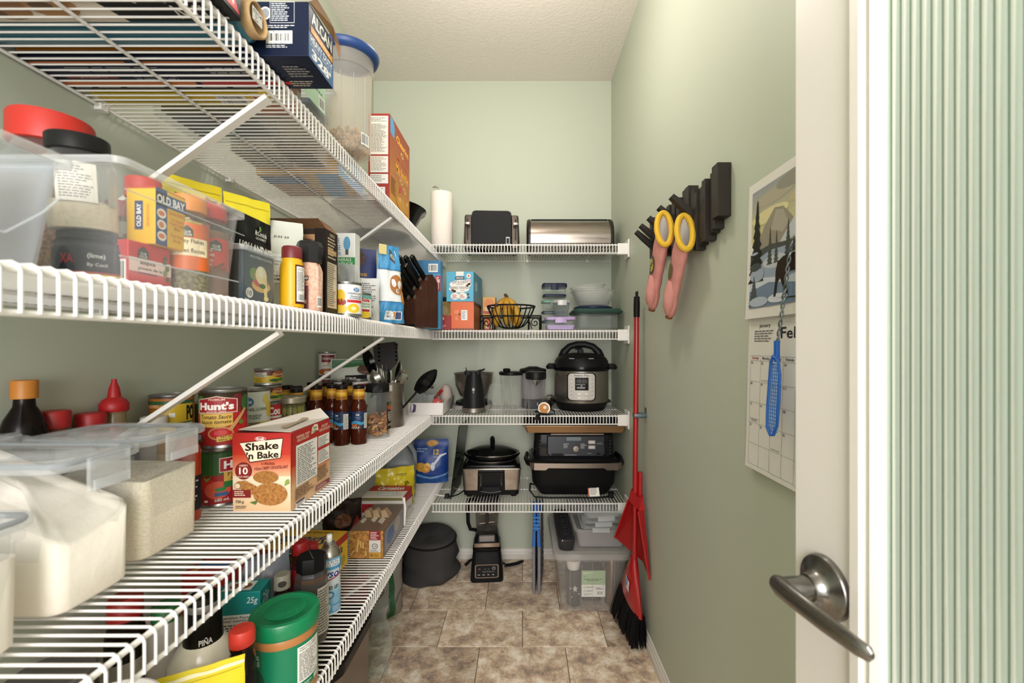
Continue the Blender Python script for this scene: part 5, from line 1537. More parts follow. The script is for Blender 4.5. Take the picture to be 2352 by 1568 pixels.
printed(t, [('g', 0, 0, 1, .45, '#4f9fd0', '#a9d0e6'), ('g', 0, .80, 1, 1, '#3f97cc', '#6fb2da'), ('r', .18, .86, .82, .97, '#e9eef2'), T('TUE 99.9%\nKILLS 100%', .24, .87, .76, .96, '#3a5a8c'), ('p', [(.0, .66), (1, .82), (1, .74), (0, .58)], '#e4ecf2'), T('Lysol', .14, .62, .86, .80, '#22358a', b=.02, s=.25), ('p', [(.1, .58), (.9, .70), (.9, .68), (.1, .56)], '#c2262c'), T('tout en un', .10, .44, .74, .52, '#23282e'), ('e', .3, .27, .6, .41, '#3f7fb4'), ('e', .36, .30, .54, .38, '#c7dfee'), ('e', .5, .16, .8, .3, '#8ec0de'), ('r', .2, .20, .32, .27, '#2f8a4a'), ('e', .20, .04, .48, .2, '#dcebf4'), ('e', .24, .06, .44, .18, '#3a86bf'), ('l', .55, .03, .9, .13, 3, '#dcebf4')], cyl_map(.0276, .006, .150, -80, 80), step_u=.05)
# sweetener carton with inverted lettering
x0, x1, y0, y1 = -.785, -.583, 1.265, 1.445
t = carton('sweetener_box', 'yellow and red sweetener carton lying flat with blue script lettering', 'box', x0, x1, y0, y1, S4, S4 + .105, '#dfb83a',
           {'top': [('r', 0, 0, 1, .22, '#9c1f22'), ('g', 0, .2, 1, 1, '#e3c05a', '#d9a930'), T('200 SACHETS', .25, .05, .7, .17, '#e8d9b0'), T('Splenda', .10, .42, .86, .80, '#1e3f7c', b=.02, s=.3, rot=180), T('SWEETENER PACKETS', .2, .86, .8, .93, '#3c2f16', rot=180)],
            'right': [('p', [(0, .78), (1, .78), (1, 1), (0, 1)], '#a8221f'), T('Splenda', .3, .45, .8, .75, '#3b3320', s=.3), ('e', .16, .2, .42, .55, '#3d87ac'), ('e', .7, .1, .9, .4, '#b3a13a'), ('e', .5, .02, .66, .2, '#b3a13a')],
            'front': [('r', 0, .7, 1, 1, '#9c1f22'), ('l', .1, .2, .9, .6, 5, '#7a5a16')]}, rz=R(-4))
# stick-pack noodle tray and others behind
x0, x1, y0, y1 = -.583, -.470, 1.470, 1.72
t = carton('hash_brown_box', 'brown shrink-wrapped box with shredded potato picture on its end', 'box', x0, x1, y0, y1, S4, S4 + .092, '#6b4a30',
           {'front': [('r', 0, 0, 1, 1, M('#c48f3f', .6, col2='#8a5a22', vs=90, var=1.6)), ('r', .58, .66, .92, 1, '#8e1c22'), ('l', .62, .68, .88, .97, 5, '#ecd9d4'), ('r', .58, .22, .92, .66, '#d9d7d2'), ('e', .66, .34, .84, .54, '#3a3a3a'), ('e', .68, .36, .82, .52, '#d9d7d2'), T('GF', .72, .4, .79, .48, '#3a3a3a'), ('l', .62, .24, .88, .32, 2, '#6a6a6a'), ('r', .58, .0, .92, .20, '#cf9a2c'), T('56', .61, .06, .70, .17, '#4a3312', b=.03), ('l', .72, .03, .9, .17, 4, '#6a4a1c')] + [('p', [(.02 + .09 * i, .1 + .13 * (i * 3 % 5)), (.06 + .09 * i, .13 + .13 * (i * 3 % 5)), (.14 + .07 * i, .28 + .1 * (i * 2 % 5)), (.11 + .07 * i, .30 + .1 * (i * 2 % 5))], '#e3bf72') for i in range(6)],
            'right': [('r', .05, .1, .95, .9, '#8d8a92'), ('e', .15, .2, .5, .8, '#4a66a0'), ('e', .5, .3, .8, .85, '#b3a79c')],
            'top': [('p', [(.06, .30), (.2, .24), (.2, .40), (.06, .46)], '#c8bfae'), ('p', [(.35, .36), (.52, .28), (.52, .44), (.35, .52)], '#c8bfae'), ('p', [(.62, .30), (.8, .22), (.8, .40), (.62, .48)], '#c8bfae'), ('r', .0, .6, 1, .98, '#5d4a3a')]})
for i in range(3):
    a = -.046 + i * .030
    MB().loft([[(a, -.01, .092), (a + .026, -.01, .092), (a + .026, .03, .092), (a, .03, .092)], [(a - .006, -.002, .112), (a + .010, -.002, .118), (a + .010, .022, .118), (a - .006, .022, .112)]], M('#a48a68', .5)).build('folded_pack', t, smooth=False)
e_ = .0012
MB().box((x0 - x1) / 2 - e_, (x1 - x0) / 2 + e_, -.1268, .1262, .0002, .0945, clear('#ffffff', .02, .12, '#dddddd', .25)).build('shrink_wrap', t)
x0, x1, y0, y1 = -.640, -.475, 1.735, 1.87
t = carton('evaporated_milk_pack', 'red and white multipack of evaporated milk with handle cut-outs', 'pack', x0, x1, y0, y1, S4, S4 + .115, '#b01f2c',
           {'top': [('r', 0, .0, 1, .55, '#cfc8bc'), ('r', 0, .5, 1, 1, '#a81c2a'), T('Carnation', .20, .60, .86, .92, '#f4efec', b=.02, s=.2), ('e', .3, .12, .8, .42, '#8aa3b8'), ('e', .33, .15, .77, .39, '#e6e6e2'), T('EVAPORATED', .38, .22, .72, .32, '#35506c')],
            'right': [('r', 0, 0, 1, 1, '#d8d3cd'), ('p', [(.0, .5), (.4, .7), (1, .6), (1, 1), (0, 1)], '#a81c2a'), T('Evap', .5, .25, .9, .45, '#2f5a94'), ('l', .1, .1, .45, .4, 4, '#8a6a6a')],
            'front': [('r', 0, 0, 1, 1, '#d4cdc6'), ('r', 0, .45, 1, .75, '#a81c2a'), ('r', 0, .86, 1, .97, '#6d6a3f')]})
MB().tube([(.084, -.067, .112), (.090, -.070, .07), (.086, -.068, .004)], .006, M('#e9e4de', .5), 6).build('torn_edge', t)
# flour bag, jug, blue macaroni pack
yp = M('#cdb81f', .32, coat=.3)
pouch('all_purpose_flour_bag', 'crumpled yellow flour bag slumped over, red lettering upside down', -.570, 1.955, S4, .17, .170, .12, yp, [T('purpose', .22, .45, .72, .62, '#8a1f22', rot=180, b=.03), T('all', .7, .56, .82, .66, '#2a2410', rot=180), ('e', .35, .08, .6, .28, '#a82028'), T('S', .42, .1, .55, .26, '#f0d25a', rot=180, b=.03), ('e', .5, .22, .86, .42, '#5a3020'), ('e', .62, .3, .8, .46, '#ddd6cc'), ('l', .5, .78, .85, .84, 2, '#6a5c14')], rz=R(28), seed=61, wr=.016, seal=.86)
t = thing('milk_jug', 'translucent plastic jug with hollow handle in the dark shelf corner', 'jug', (-.590, 2.105, S4), R(12))
jm = clear('#c9d0d8', .50, .3, '#a7adb4', .3)
MB().loft([rrect(-.07, .07, -.07, .07, 0, .025, 5), rrect(-.072, .072, -.072, .072, .01, .025, 5), rrect(-.072, .072, -.072, .072, .15, .025, 5), rrect(-.060, .048, -.060, .060, .20, .03, 5), rrect(-.030, .022, -.025, .025, .245, .02, 5), rrect(-.022, .014, -.018, .018, .262, .016, 5)], jm).build('jug_body', t)
MB().tube([(.014, 0, .245), (.045, 0, .235), (.066, 0, .195), (.068, 0, .14)], .012, jm, 10).build('handle', t)
MB().lathe([(.021, .26), (.022, .276), (.002, .278)], M('#2f4f9c', .4), 20).build('cap', t)
printed(t, [('r', 0, 0, 1, 1, '#38452a'), ('l', .2, .3, .8, .7, 2, '#6d7a55')], plane_map((-.065, -.0735, .095), (.10, 0, 0), (0, 0, .035)), 'sticker')
pouch('cookie_bag', 'dark snack bag lying behind the evaporated milk pack', -.700, 1.69, S4, .14, .120, .07, '#2a1d17', [('e', .3, .2, .75, .6, '#6a3a20'), ('p', [(.7, .1), (.95, .3), (.9, .5)], '#8e1c22')], seed=63, wr=.01, seal=.85)
pouch('macaroni_bag', 'blue macaroni multipack with spoon picture, in plastic wrap', -.480, 2.290, S4, .178, .225, .10, '#1d3f86', [('g', 0, 0, 1, .2, '#2f63a8', '#24509a'), ('p', [(.1, .2), (.5, .12), (1, .2), (1, .24), (.5, .17), (.1, .25)], '#7fa9d8'), ('e', .06, .30, .38, .50, '#d9a23a'), ('e', .2, .28, .5, .44, '#d08c2c'), ('e', .3, .34, .5, .5, '#e3b860'), ('e', .50, .32, .62, .50, '#cfd6e2'), ('p', [(.56, .46), (.62, .44), (.8, .62), (.95, .66), (.95, .69), (.76, .66)], '#cfd6e2'), T('12', .58, .66, .74, .78, '#d9b23a', b=.03), T('POUCHES', .58, .60, .74, .63, '#cfd6e2'), ('e', .35, .84, .7, .98, '#c08a2a'), ('l', .1, .72, .4, .82, 2, '#9fb6dc')], rz=R(8), seed=65, wr=.007, seal=.9)
# clutter between
pouch('grey_jug_bag', 'grey translucent bag standing behind the small bottles on the lowest shelf', -.662, 1.100, S4, .13, .19, .09, clear('#c9cdd4', .55, .25, '#9aa0ac', .3), seed=67, wr=.006)
x0, x1, y0, y1 = -.690, -.595, .975, 1.03
carton('teal_mix_box', 'teal and white drink mix box with torn top behind the red capped bottle', 'box', x0, x1, y0, y1, S4, S4 + .165, '#1b8f8c', {'front': nutrition(.02, .0, .98, .70, 16) + [T('25g', .7, .82, .95, .93, '#e9f2f0', s=.2)], 'top': [('r', .1, .15, .75, .85, '#e9e9e4'), ('e', .2, .25, .7, .75, '#8a5a44')], 'right': [('r', 0, 0, 1, .7, '#178480'), T('25g', .2, .75, .8, .92, '#e9f2f0', s=.2)]}, rz=R(8))
carton('red_oats_box', 'red carton with a blue stripe on top by the wall, under the third shelf', 'box', -.800, -.690, 1.02, 1.09, S4, S4 + .185, '#b3221f', {'top': [('r', .1, .5, .9, .8, '#2f6fae'), T('2', .1, .1, .3, .4, '#e9cf3a', b=.03)], 'front': [T('Quick', .5, .7, .9, .85, '#f0d9d0', s=.3), ('l', .1, .1, .9, .5, 8, '#e9d9d4')]})
mp = [(.002, 0), (.020, 0), (.0215, .004), (.0215, .13), (.015, .15), (.014, .155)]
bottle('brown_sauce_bottle', 'brown sauce bottle with red cap before the sweetener carton', -.605, 1.185, S4, [(.002, 0), (.024, 0), (.025, .004), (.025, .12), (.019, .14), (.0215, .148), (.0215, .155)], M('#4a2418', .22), [(.0205, .154), (.0215, .156), (.0212, .183), (.019, .186), (.002, .186)], '#a81d20')
bottle('brown_sauce_bottle', 'brown sauce bottle with red cap, farther from the door, touching the sweetener carton', -.600, 1.235, S4, [(.002, 0), (.020, 0), (.0215, .004), (.0215, .10), (.017, .118), (.019, .124)], M('#4a2418', .22), [(.0185, .123), (.0195, .125), (.0192, .155), (.017, .158), (.002, .158)], '#b3262a')
bottle('seasoning_tube', 'yellow shaker tube with red ovals and a pale lid', -.562, 1.172, S4, [(.002, 0), (.0165, 0), (.0165, .118)], M('#d9bb2e', .4), [(.0165, .117), (.0172, .118), (.0172, .134), (.002, .135)], '#e6e0cf', (.0168, .005, .115, None, [('e', .3, .7, .7, .9, '#b3242a'), ('e', .3, .4, .7, .62, '#b3242a'), ('e', .3, .1, .7, .3, '#b3242a')]), capname='lid', cat='tube')
bottle('condiment_bottle', 'small dark bottle with grey printed cap beside the peanut butter', -.560, 1.015, S4, mp, M('#20140f', .2), [(.0145, .154), (.0175, .155), (.0172, .185), (.016, .187), (.002, .187)], '#8d897c', (.0177, .158, .182, None, [('e', .3, .2, .7, .8, '#3a362e')]))
bottle('red_tin', 'small red drink tin behind the grey capped bottle', -.560, 1.090, S4, [(.002, 0), (.018, 0), (.020, .004), (.020, .150), (.017, .165)], M('#a01c2a', .3), [(.017, .164), (.019, .166), (.019, .170), (.016, .171), (.015, .166), (.002, .166)], '#4a1218', (.0203, .02, .145, None, [T('endic', .3, .4, .75, .55, '#f0dcdc', s=.2), T('sup', .35, .2, .7, .35, '#f0dcdc', s=.2)]), cat='tin')
food_can('short gold rimmed tin between the two brown sauce bottles', -.655, 1.215, S4, .022, .145, '#8a7a3c', None)


# ================================================================ END WALL, TOP SHELF
t = thing('paper_towel_holder', 'chrome holder carrying the roll of white paper towel', 'holder', (-.418, 2.255, S1))
MB().lathe([(.002, 0), (.075, 0), (.078, .004), (.075, .008), (.002, .010)], CHROME, 36).build('base', t)
MB().rod((0, 0, .008), (0, 0, .305), .006, CHROME, 12).build('post', t)
MB().tube([(0, 0, .300), (-.004, 0, .314), (-.016, -.002, .326), (-.034, -.004, .331), (-.046, -.004, .328)], [.0045, .005, .006, .006, .003], CHROME, 10, flat=.8).build('arm', t)
t = thing('paper_towel_roll', 'full roll of white embossed paper towel', 'paper towel', (-.418, 2.255, S1 + .011))
PT = M('#efe6dd', .95, bump=.8, bs=90, stretch=(1, 1, 1.6))
MB().lathe([(.021, 0), (.055, 0), (.0565, .003), (.0565, .283), (.055, .286), (.021, .286), (.021, 0)], PT, 44, caps=(False, False)).build('paper', t)
MB().lathe([(.0205, .001), (.0205, .285), (.019, .285), (.019, .001)], KRAFT, 24, caps=(False, False)).build('core', t)

t = thing('toaster', 'black and steel toaster with a lever slot at either end', 'toaster', (-.160, 2.285, S1), R(3))
DST = M('#6a625c', .34, .9, col2='#554e49', vs=40, var=.8, stretch=(1, 1, 10))
MB().loft([rrect(-.142, .142, -.085, .095, .006, .012), rrect(-.142, .142, -.085, .095, .012, .012), rrect(-.137, .137, -.082, .092, .165, .012), rrect(-.134, .134, -.079, .089, .172, .012)], DST).build('steel_body', t)
MB().loft([[(x, -.112, z) for x, z in ((-.098, .012), (.098, .012), (.098, .150), (.092, .178), (.080, .184), (-.080, .184), (-.092, .178), (-.098, .150))], [(x * 1.06, -.085, z) for x, z in ((-.098, .006), (.098, .006), (.098, .155), (.092, .185), (.080, .192), (-.080, .192), (-.092, .185), (-.098, .155))], [(x * 1.06, .100, z) for x, z in ((-.098, .006), (.098, .006), (.098, .155), (.092, .185), (.080, .192), (-.080, .192), (-.092, .185), (-.098, .155))]], M('#0b0b0c', .45)).build('black_shell', t, bevel=.003)
for s in (-1, 1):
    MB().box(s * .121 - .0025, s * .121 + .0025, -.0865, -.0815, .045, .150, BLACK).build('lever_slot', t, smooth=False)
    MB().loft([rrect(s * .121 - .013, s * .121 + .013, -.104, -.083, z, .003, 2) for z in (.118, .128)], CHROME).build('lever', t)
for x, y in ((-.12, -.07), (.12, -.07), (.12, .08), (-.12, .08)):
    MB().lathe([(.010, 0), (.010, .007)], BLACK, 12, (x, y, 0)).build('foot', t)
printed(t, [('r', 0, 0, 1, 1, '#c9ccd0'), ('r', .12, .05, .88, .85, '#1c1c1e')], plane_map((.072, -.1125, .018), (.018, 0, 0), (0, 0, .035)), 'sticker')

t = thing('bread_box', 'roll-top steel bread box with black rounded end caps', 'bread box', (.245, 2.300, S1), 0)
RB = []
for i in range(15):
    a = R(-20 + 150 * i / 14)
    RB.append((-.098 * math.cos(a) + .012, .088 + .082 * math.sin(a)))


def bread_prof(e=0):
    P = [(-.090 - e, .005)]
    for i in range(13):
        a = R(200 - 110 * i / 12)
        P.append((.005 + (.098 + e) * math.cos(a), .074 + (.094 + e) * math.sin(a)))
    P += [(.095 + e, .168 + e), (.10 + e, .160 + e), (.10 + e, .005)]
    return P


RBM = M('#9d958c', .26, .95, col2='#857b71', vs=30, var=.8, stretch=(.3, 6, 6))
MB().loft([[(x, y, z) for y, z in bread_prof()] for x in (-.205, .205)], RBM).build('steel_body', t, angle=25)
for s in (-1, 1):
    e = bread_prof(.007)
    MB().loft([[(s * .203, y, z) for y, z in e], [(s * .213, y, z) for y, z in e], [(s * .222, y * .93, .01 + z * .93) for y, z in bread_prof(.003)], [(s * .2235, y * .80, .02 + z * .8) for y, z in bread_prof(0)]], M('#2c2724', .3)).build('end_cap', t)
MB().box(-.203, .203, -.1005, -.089, .006, .030, M('#3a322e', .35)).build('bottom_trim', t, bevel=.003)
MB().lathe([(.002, -.006), (.016, -.004), (.018, 0), (.016, .004), (.002, .006)], CHROME, 20).xf(Matrix.Translation((-.01, -.106, .020)) @ Matrix.Scale(.55, 4, (0, 0, 1))).build('knob', t)
MB().box(-.200, .200, -.02, .02, .1665, .1725, BLACK).build('top_seam', t, bevel=.002)

# ================================================================ END WALL, SECOND SHELF
carton('tea_box', 'small dark red tea box with yellow oval at the shelf corner', 'box', -.438, -.345, 2.105, 2.19, S2, S2 + .068, '#8c1218', {'front': [('e', .22, .62, .66, .95, '#d9a92c'), T('Lady', .34, .7, .56, .86, '#a8521c', s=.3), ('e', .38, .36, .5, .56, '#d9a02c'), T('ORANGE PEKOE', .2, .22, .74, .32, '#e6c0a8'), ('l', .25, .06, .7, .2, 2, '#d9a08c')], 'right': [('e', .3, .4, .8, .8, '#d9a92c')]}, rz=R(-2))
carton('pasta_box', 'yellow dry goods box with blue stripes behind the red tea box', 'box', -.450, -.372, 2.30, 2.36, S2, S2 + .155, '#d0b060', {'front': [('r', .2, .1, .35, .6, '#2f5a9c'), ('r', .6, .1, .85, .45, '#2f5a9c'), ('e', .1, .5, .9, .95, '#c9a04c'), ('e', .3, .55, .7, .85, '#dcc48a')]})
carton('salad_box', 'dark green and white box above the yellow one in the corner', 'box', -.445, -.360, 2.40, 2.46, S2, S2 + .19, '#2c3a2c', {'front': [('e', .3, .70, .9, .98, '#5f8a4a'), ('e', .4, .74, .8, .92, '#cfd6c9')]})
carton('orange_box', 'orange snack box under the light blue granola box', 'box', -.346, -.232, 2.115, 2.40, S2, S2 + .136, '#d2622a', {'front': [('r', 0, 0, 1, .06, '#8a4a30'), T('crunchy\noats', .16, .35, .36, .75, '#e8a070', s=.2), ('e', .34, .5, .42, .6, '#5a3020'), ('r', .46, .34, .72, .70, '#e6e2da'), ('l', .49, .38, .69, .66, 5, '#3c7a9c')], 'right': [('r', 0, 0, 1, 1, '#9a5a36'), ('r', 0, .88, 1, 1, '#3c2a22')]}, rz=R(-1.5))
carton('granola_bar_box', 'light blue granola bar box with white speech bubble, set on the orange box', 'box', -.362, -.228, 2.115, 2.37, S2 + .1365, S2 + .282, '#55a9c9',
       {'front': [('r', .36, .86, .64, 1, '#e9e3da'), ('r', .33, .74, .66, .83, '#3a2a2c'), T('KIRKLAND', .36, .76, .63, .815, '#e8e2de', b=.03), ('e', .74, .78, .90, .93, '#e6e0da'), ('e', .79, .82, .85, .89, '#c2262c'), ('r', .74, .66, .90, .75, '#d9b5ae'), ('e', .12, .42, .92, .72, '#eae5dc'), ('e', .10, .30, .85, .55, '#eae5dc'), ('e', .16, .06, .48, .30, '#eae5dc'), ('e', .44, .06, .76, .30, '#eae5dc'),
                  T('SOFT & CHEWY', .22, .60, .80, .69, '#3a3f4a'), T('Granola Bars', .36, .555, .62, .59, '#3a3f4a'), T('BARRES TENDRES', .16, .42, .82, .50, '#3a3f4a'), T('Granola', .52, .36, .68, .40, '#3a3f4a'), ('e', .72, .49, .82, .57, '#4a2a1c'), ('e', .78, .54, .9, .62, '#3c2218'), ('e', .18, .34, .28, .42, '#4a2a1c'), ('e', .24, .31, .36, .39, '#3c2218'), ('l', .22, .1, .42, .24, 3, '#a04a3c'), ('l', .5, .1, .7, .24, 3, '#a04a3c'), ('e', .76, .2, .84, .28, '#24384a'), ('e', .78, .1, .86, .17, '#24384a')],
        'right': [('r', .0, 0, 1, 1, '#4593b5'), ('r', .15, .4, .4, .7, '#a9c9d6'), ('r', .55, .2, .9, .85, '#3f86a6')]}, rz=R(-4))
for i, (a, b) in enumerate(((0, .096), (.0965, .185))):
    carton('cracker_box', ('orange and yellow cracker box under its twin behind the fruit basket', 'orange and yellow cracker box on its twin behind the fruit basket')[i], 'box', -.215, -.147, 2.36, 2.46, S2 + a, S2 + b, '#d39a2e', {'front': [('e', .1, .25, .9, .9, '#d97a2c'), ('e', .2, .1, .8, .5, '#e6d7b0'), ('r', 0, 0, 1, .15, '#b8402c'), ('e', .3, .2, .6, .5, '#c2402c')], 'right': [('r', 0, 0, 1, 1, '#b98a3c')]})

# wire fruit basket with bananas
BX, BY = -.058, 2.235
t = thing('fruit_basket', 'black wire fruit bowl hung in a scrolled wire stand', 'basket', (BX, BY, S2))
bw = M('#141313', .4)


def ring_pts(r, z, n=36, sx=1.0):
    return [(r * sx * math.cos(2 * PI * k / n), r * math.sin(2 * PI * k / n), z) for k in range(n)]


MB().tube(ring_pts(.122, .122), .0042, bw, 8, closed=True).build('rim', t)
MB().tube(ring_pts(.040, .012), .0030, bw, 8, closed=True).build('bottom_ring', t)
sp = [(.122 * math.cos(R(a)) , 0, .014 + .108 * (1 - math.sin(R(a)) ** 1.0) ** 1.0) for a in range(0, 75, 8)]
sp = [(.040 + .082 * (q ** .62), 0, .012 + .110 * q ** 1.25) for q in [k / 8 for k in range(9)]]
me = MB().tube(sp, .0023, bw, 6).mesh('spoke')
for k in range(22):
    o = bpy.data.objects.new('spoke', me)
    C.objects.link(o)
    o.parent = t
    o.rotation_euler = (0, 0, 2 * PI * k / 22)
MB().tube([(-.150, -.078, .070), (.150, -.078, .070), (.150, .078, .070), (-.150, .078, .070)], .004, bw, 8, closed=True).build('stand_rail', t, angle=60)
for x in (-.150, -.090, .090, .150):
    for y in (-.078, .078):
        MB().rod((x, y, .002), (x, y, .070), .0038, bw, 8).build('stand_leg', t)
for s in (-1, 1):
    P = [(s * (.120 + .026 * (1 - k / 22) * math.cos(.5 * k)), -.078, .036 + .026 * (1 - k / 22) * math.sin(.5 * k)) for k in range(20)]
    MB().tube(P, .0028, bw, 6).build('scroll', t)
    P = [(s * (.105 - .02 * q), -.078, .004 + .06 * q) for q in (0, .5, 1)]
    MB().tube(P, .0026, bw, 6).build('scroll', t)
MB().box(-.077, -.060, -.128, -.105, .112, .126, BLACK).build('basket_hook', t, bevel=.002)
t = thing('banana_bunch', 'bunch of ripe speckled bananas standing in the wire bowl', 'bananas', (BX - .005, BY - .01, S2 + .020))
bm_ = M('#c79a2c', .55, col2='#a87620', vs=22, var=1.1)
bt = M('#4a3316', .8)
TOP = Vector((-.020, .0, .150))
for k, (ax, az, bx) in enumerate(((-.040, -.020, -.010), (.004, -.036, .004), (.048, -.012, .012), (.036, .036, .02))):
    P, rr = [], []
    for i in range(13):
        q = i / 12
        bow = math.sin(PI * q)
        P.append(TOP + Vector((ax * (q ** .8) * 1.15 + .45 * ax * bow, az * bow * 1.25 + az * .2 * q, -.148 * q)))
        rr.append(max(.004, .0195 * min(1, (q / .22) ** .8 if q < .22 else 1) * (1 if q < .8 else max(.28, 1 - ((q - .8) / .2) ** 2 * .75))))
    MB().tube(P, rr, bm_, 9).build('banana', t, angle=50)
    MB().ball(P[-1], (.006, .006, .005), bt, 8, 5).build('banana_tip', t)
MB().tube([TOP + Vector((.004, 0, -.010)), TOP + Vector((0, 0, .006)), TOP + Vector((-.008, 0, .016))], [.010, .009, .007], bt, 8).build('banana_crown', t)


# food storage boxes with coloured lids
def food_box(label, x, y, z, w, d, h, lidc, lh=.012, name='food_box', latch=None, base=None, rz=0, tint='#fafcfb'):
    t = thing(name, label, 'container', (x, y, z), rz)
    m = clear(tint, .05, .06, '#e6ebea', .4)
    a, b = w / 2, d / 2
    q = .004
    MB().loft([rrect(-a + q + .006, a - q - .006, -b + q + .006, b - q - .006, 0, .012, 4), rrect(-a + q, a - q, -b + q, b - q, .012, .014, 4), rrect(-a + q, a - q, -b + q, b - q, h - lh * .4, .014, 4), rrect(-a + q + .003, a - q - .003, -b + q + .003, b - q - .003, h - lh * .4, .012, 4), rrect(-a + q + .003, a - q - .003, -b + q + .003, b - q - .003, .014, .012, 4)], m).build('box_body', t)
    if lidc:
        L = M(lidc, .4)
        MB().loft([rrect(-a, a, -b, b, h - lh, .014, 4), rrect(-a - .001, a + .001, -b - .001, b + .001, h - lh * .3, .015, 4), rrect(-a + .004, a - .004, -b + .004, b - .004, h, .012, 4), rrect(-a + .014, a - .014, -b + .014, b - .014, h, .01, 4), rrect(-a + .016, a - .016, -b + .016, b - .016, h - .003, .01, 4)], L).build('lid', t)
        if latch:
            MB().loft([rrect(-a * latch, a * latch, -b - .008, -b - .002, z_, .002, 2) for z_ in (h - lh - .016, h - lh * .3)], L).build('latch', t)
    if base:
        MB().loft([rrect(-a + .008, a - .008, -b + .008, b - .008, -.0 + .001, .012, 4), rrect(-a + .004, a - .004, -b + .004, b - .004, .022, .012, 4)], M(base, .45)).build('base_sleeve', t)
    return t


FX, FY = .160, 2.285
food_box('round-cornered clear box with teal lid at the bottom of the small stack', FX, FY, S2, .118, .10, .052, '#1f3f4a')
food_box('clear box with dark teal lid, second from the bottom of the small stack', FX, FY, S2 + .0525, .120, .10, .048, '#1c3944')
food_box('clear box with mint green lid in the middle of the small stack', FX + .004, FY, S2 + .101, .128, .105, .056, '#5f8f7c', latch=.3)
food_box('clear box with navy base just below the topmost navy box', FX + .006, FY, S2 + .1575, .120, .10, .030, '#232a40')
food_box('clear box with navy lid topping the small stack', FX + .006, FY, S2 + .188, .128, .105, .056, '#20263a', lh=.02, latch=.3)
food_box('low clear box with lilac latched lid and lilac sleeve at the shelf front', .185, 2.155, S2, .146, .11, .062, '#a68fbb', lh=.014, latch=.38, base='#b09ac6')
t = thing('measuring_cup', 'clear tapered cup with white clip lid standing on the lilac box', 'cup', (.192, 2.155, S2 + .0625))
MB().lathe([(.002, 0), (.028, 0), (.032, .004), (.043, .070), (.044, .072), (.041, .072), (.030, .006), (.002, .005)], clear('#e6eaea', .12, .05, '#cdd3d3', .6), 32).build('cup_body', t)
MB().lathe([(.044, .068), (.0475, .070), (.0475, .080), (.044, .083), (.002, .083)], clear('#e4e4e4', .45, .2, '#d4d4d4', .3), 32).build('lid', t)
MB().loft([rrect(-.022, .022, -.054, -.046, z, .002, 2) for z in (.056, .080)], clear('#e4e4e4', .6, .2, '#d9d9d9', .3)).build('latch', t)
# bowls and tub at the right end
t = food_box('clear rectangular tub with dark green overhanging lid at the wall end', .380, 2.275, S2, .205, .21, .086, None, tint='#fafbfb')
L = M('#24413a', .42)
MB().loft([rrect(-.125, .120, -.118, .115, .085, .03, 4), rrect(-.130, .125, -.122, .118, .094, .03, 4), rrect(-.118, .112, -.110, .106, .108, .03, 4)], L).build('lid', t)
t = thing('mixing_bowl', 'translucent plastic bowl with navy lid, lowest of the nested bowls', 'bowl', (.368, 2.275, S2 + .1085))
BMk = clear('#f4f5f4', .24, .14, '#f0f2ee', .45)
MB().lathe([(.002, .016), (.070, .016), (.078, .020), (.112, .088), (.120, .091), (.119, .094), (.109, .090), (.074, .024), (.002, .020)], BMk, 44).build('bowl_body', t)
MB().lathe([(.002, 0), (.096, 0), (.100, .004), (.100, .012), (.090, .016), (.002, .016)], M('#1f2740', .42), 40).build('lid', t)
for i, (dx, dz, r) in enumerate(((-.012, .040, .098), (-.022, .058, .092))):
    t = thing('mixing_bowl', ('translucent bowl nested inside the lowest bowl', 'tilted translucent bowl topping the nested bowls')[i], 'bowl', (.368 + dx, 2.275, S2 + .1085 + dz))
    MB().lathe([(.002, 0), (r * .62, 0), (r * .68, .004), (r * .98, .060), (r * 1.04, .062), (r * 1.03, .065), (r * .95, .062), (r * .65, .007), (.002, .004)], BMk, 40).build('bowl_body', t)
    if i:
        t.rotation_euler = (0, R(-6), 0)

# ================================================================ END WALL, THIRD SHELF: small appliances
t = thing('stand_mixer_bowl', 'steel mixing bowl seated on a black and grey turning base', 'mixing bowl', (-.262, 2.345, S3))
MB().loft([rrect(-.105, .095, -.10, .10, 0, .04, 5), rrect(-.105, .095, -.10, .10, .018, .04, 5)], M('#8f8a86', .4)).build('base', t)
MB().lathe([(.098, .018), (.095, .034), (.060, .045), (.045, .052), (.002, .052)], M('#17171a', .35), 36).build('turntable', t)
MB().lathe([(.002, .053), (.050, .053), (.075, .065), (.098, .12), (.103, .178), (.108, .181), (.107, .184), (.101, .181), (.094, .12), (.07, .07), (.002, .06)], BRUSHED, 44).build('bowl', t)
t = thing('electric_opener', 'matt black tapered appliance with steel foot ring and flip levers on top', 'opener', (-.243, 2.175, S3), R(4))
MK = M('#19191b', .42)
MB().lathe([(.002, .006), (.056, .006), (.055, .03), (.050, .10), (.040, .165), (.036, .180), (.036, .200), (.002, .200)], MK, 40, caps=(True, True)).build('body', t)
MB().lathe([(.002, 0), (.055, 0), (.0585, .003), (.0585, .022), (.0565, .024), (.002, .024)], BRUSHED, 40).build('foot_ring', t)
MB().loft([rrect(-.045, .034, -.03, .03, .186, .010, 3), rrect(-.045, .034, -.03, .03, .204, .010, 3)], MK).build('top_plate', t)
MB().tube([(.020, 0, .202), (.045, 0, .208), (.056, 0, .214)], [.006, .005, .003], MK, 8).build('lever', t)
MB().tube([(-.035, 0, .203), (-.040, 0, .222)], [.003, .0015], MK, 8).build('lever', t)
printed(t, [('e', .2, .55, .8, .95, '#b9b7b4'), ('e', .3, .62, .7, .88, '#8a8885'), ('r', .35, .1, .65, .45, '#a5a3a0')], cyl_map(.0495, .085, .125, -12, 12), 'emblem', step_u=.2)
SMK = clear('#fdfdfd', .015, .05, '#eef0ef', .55)


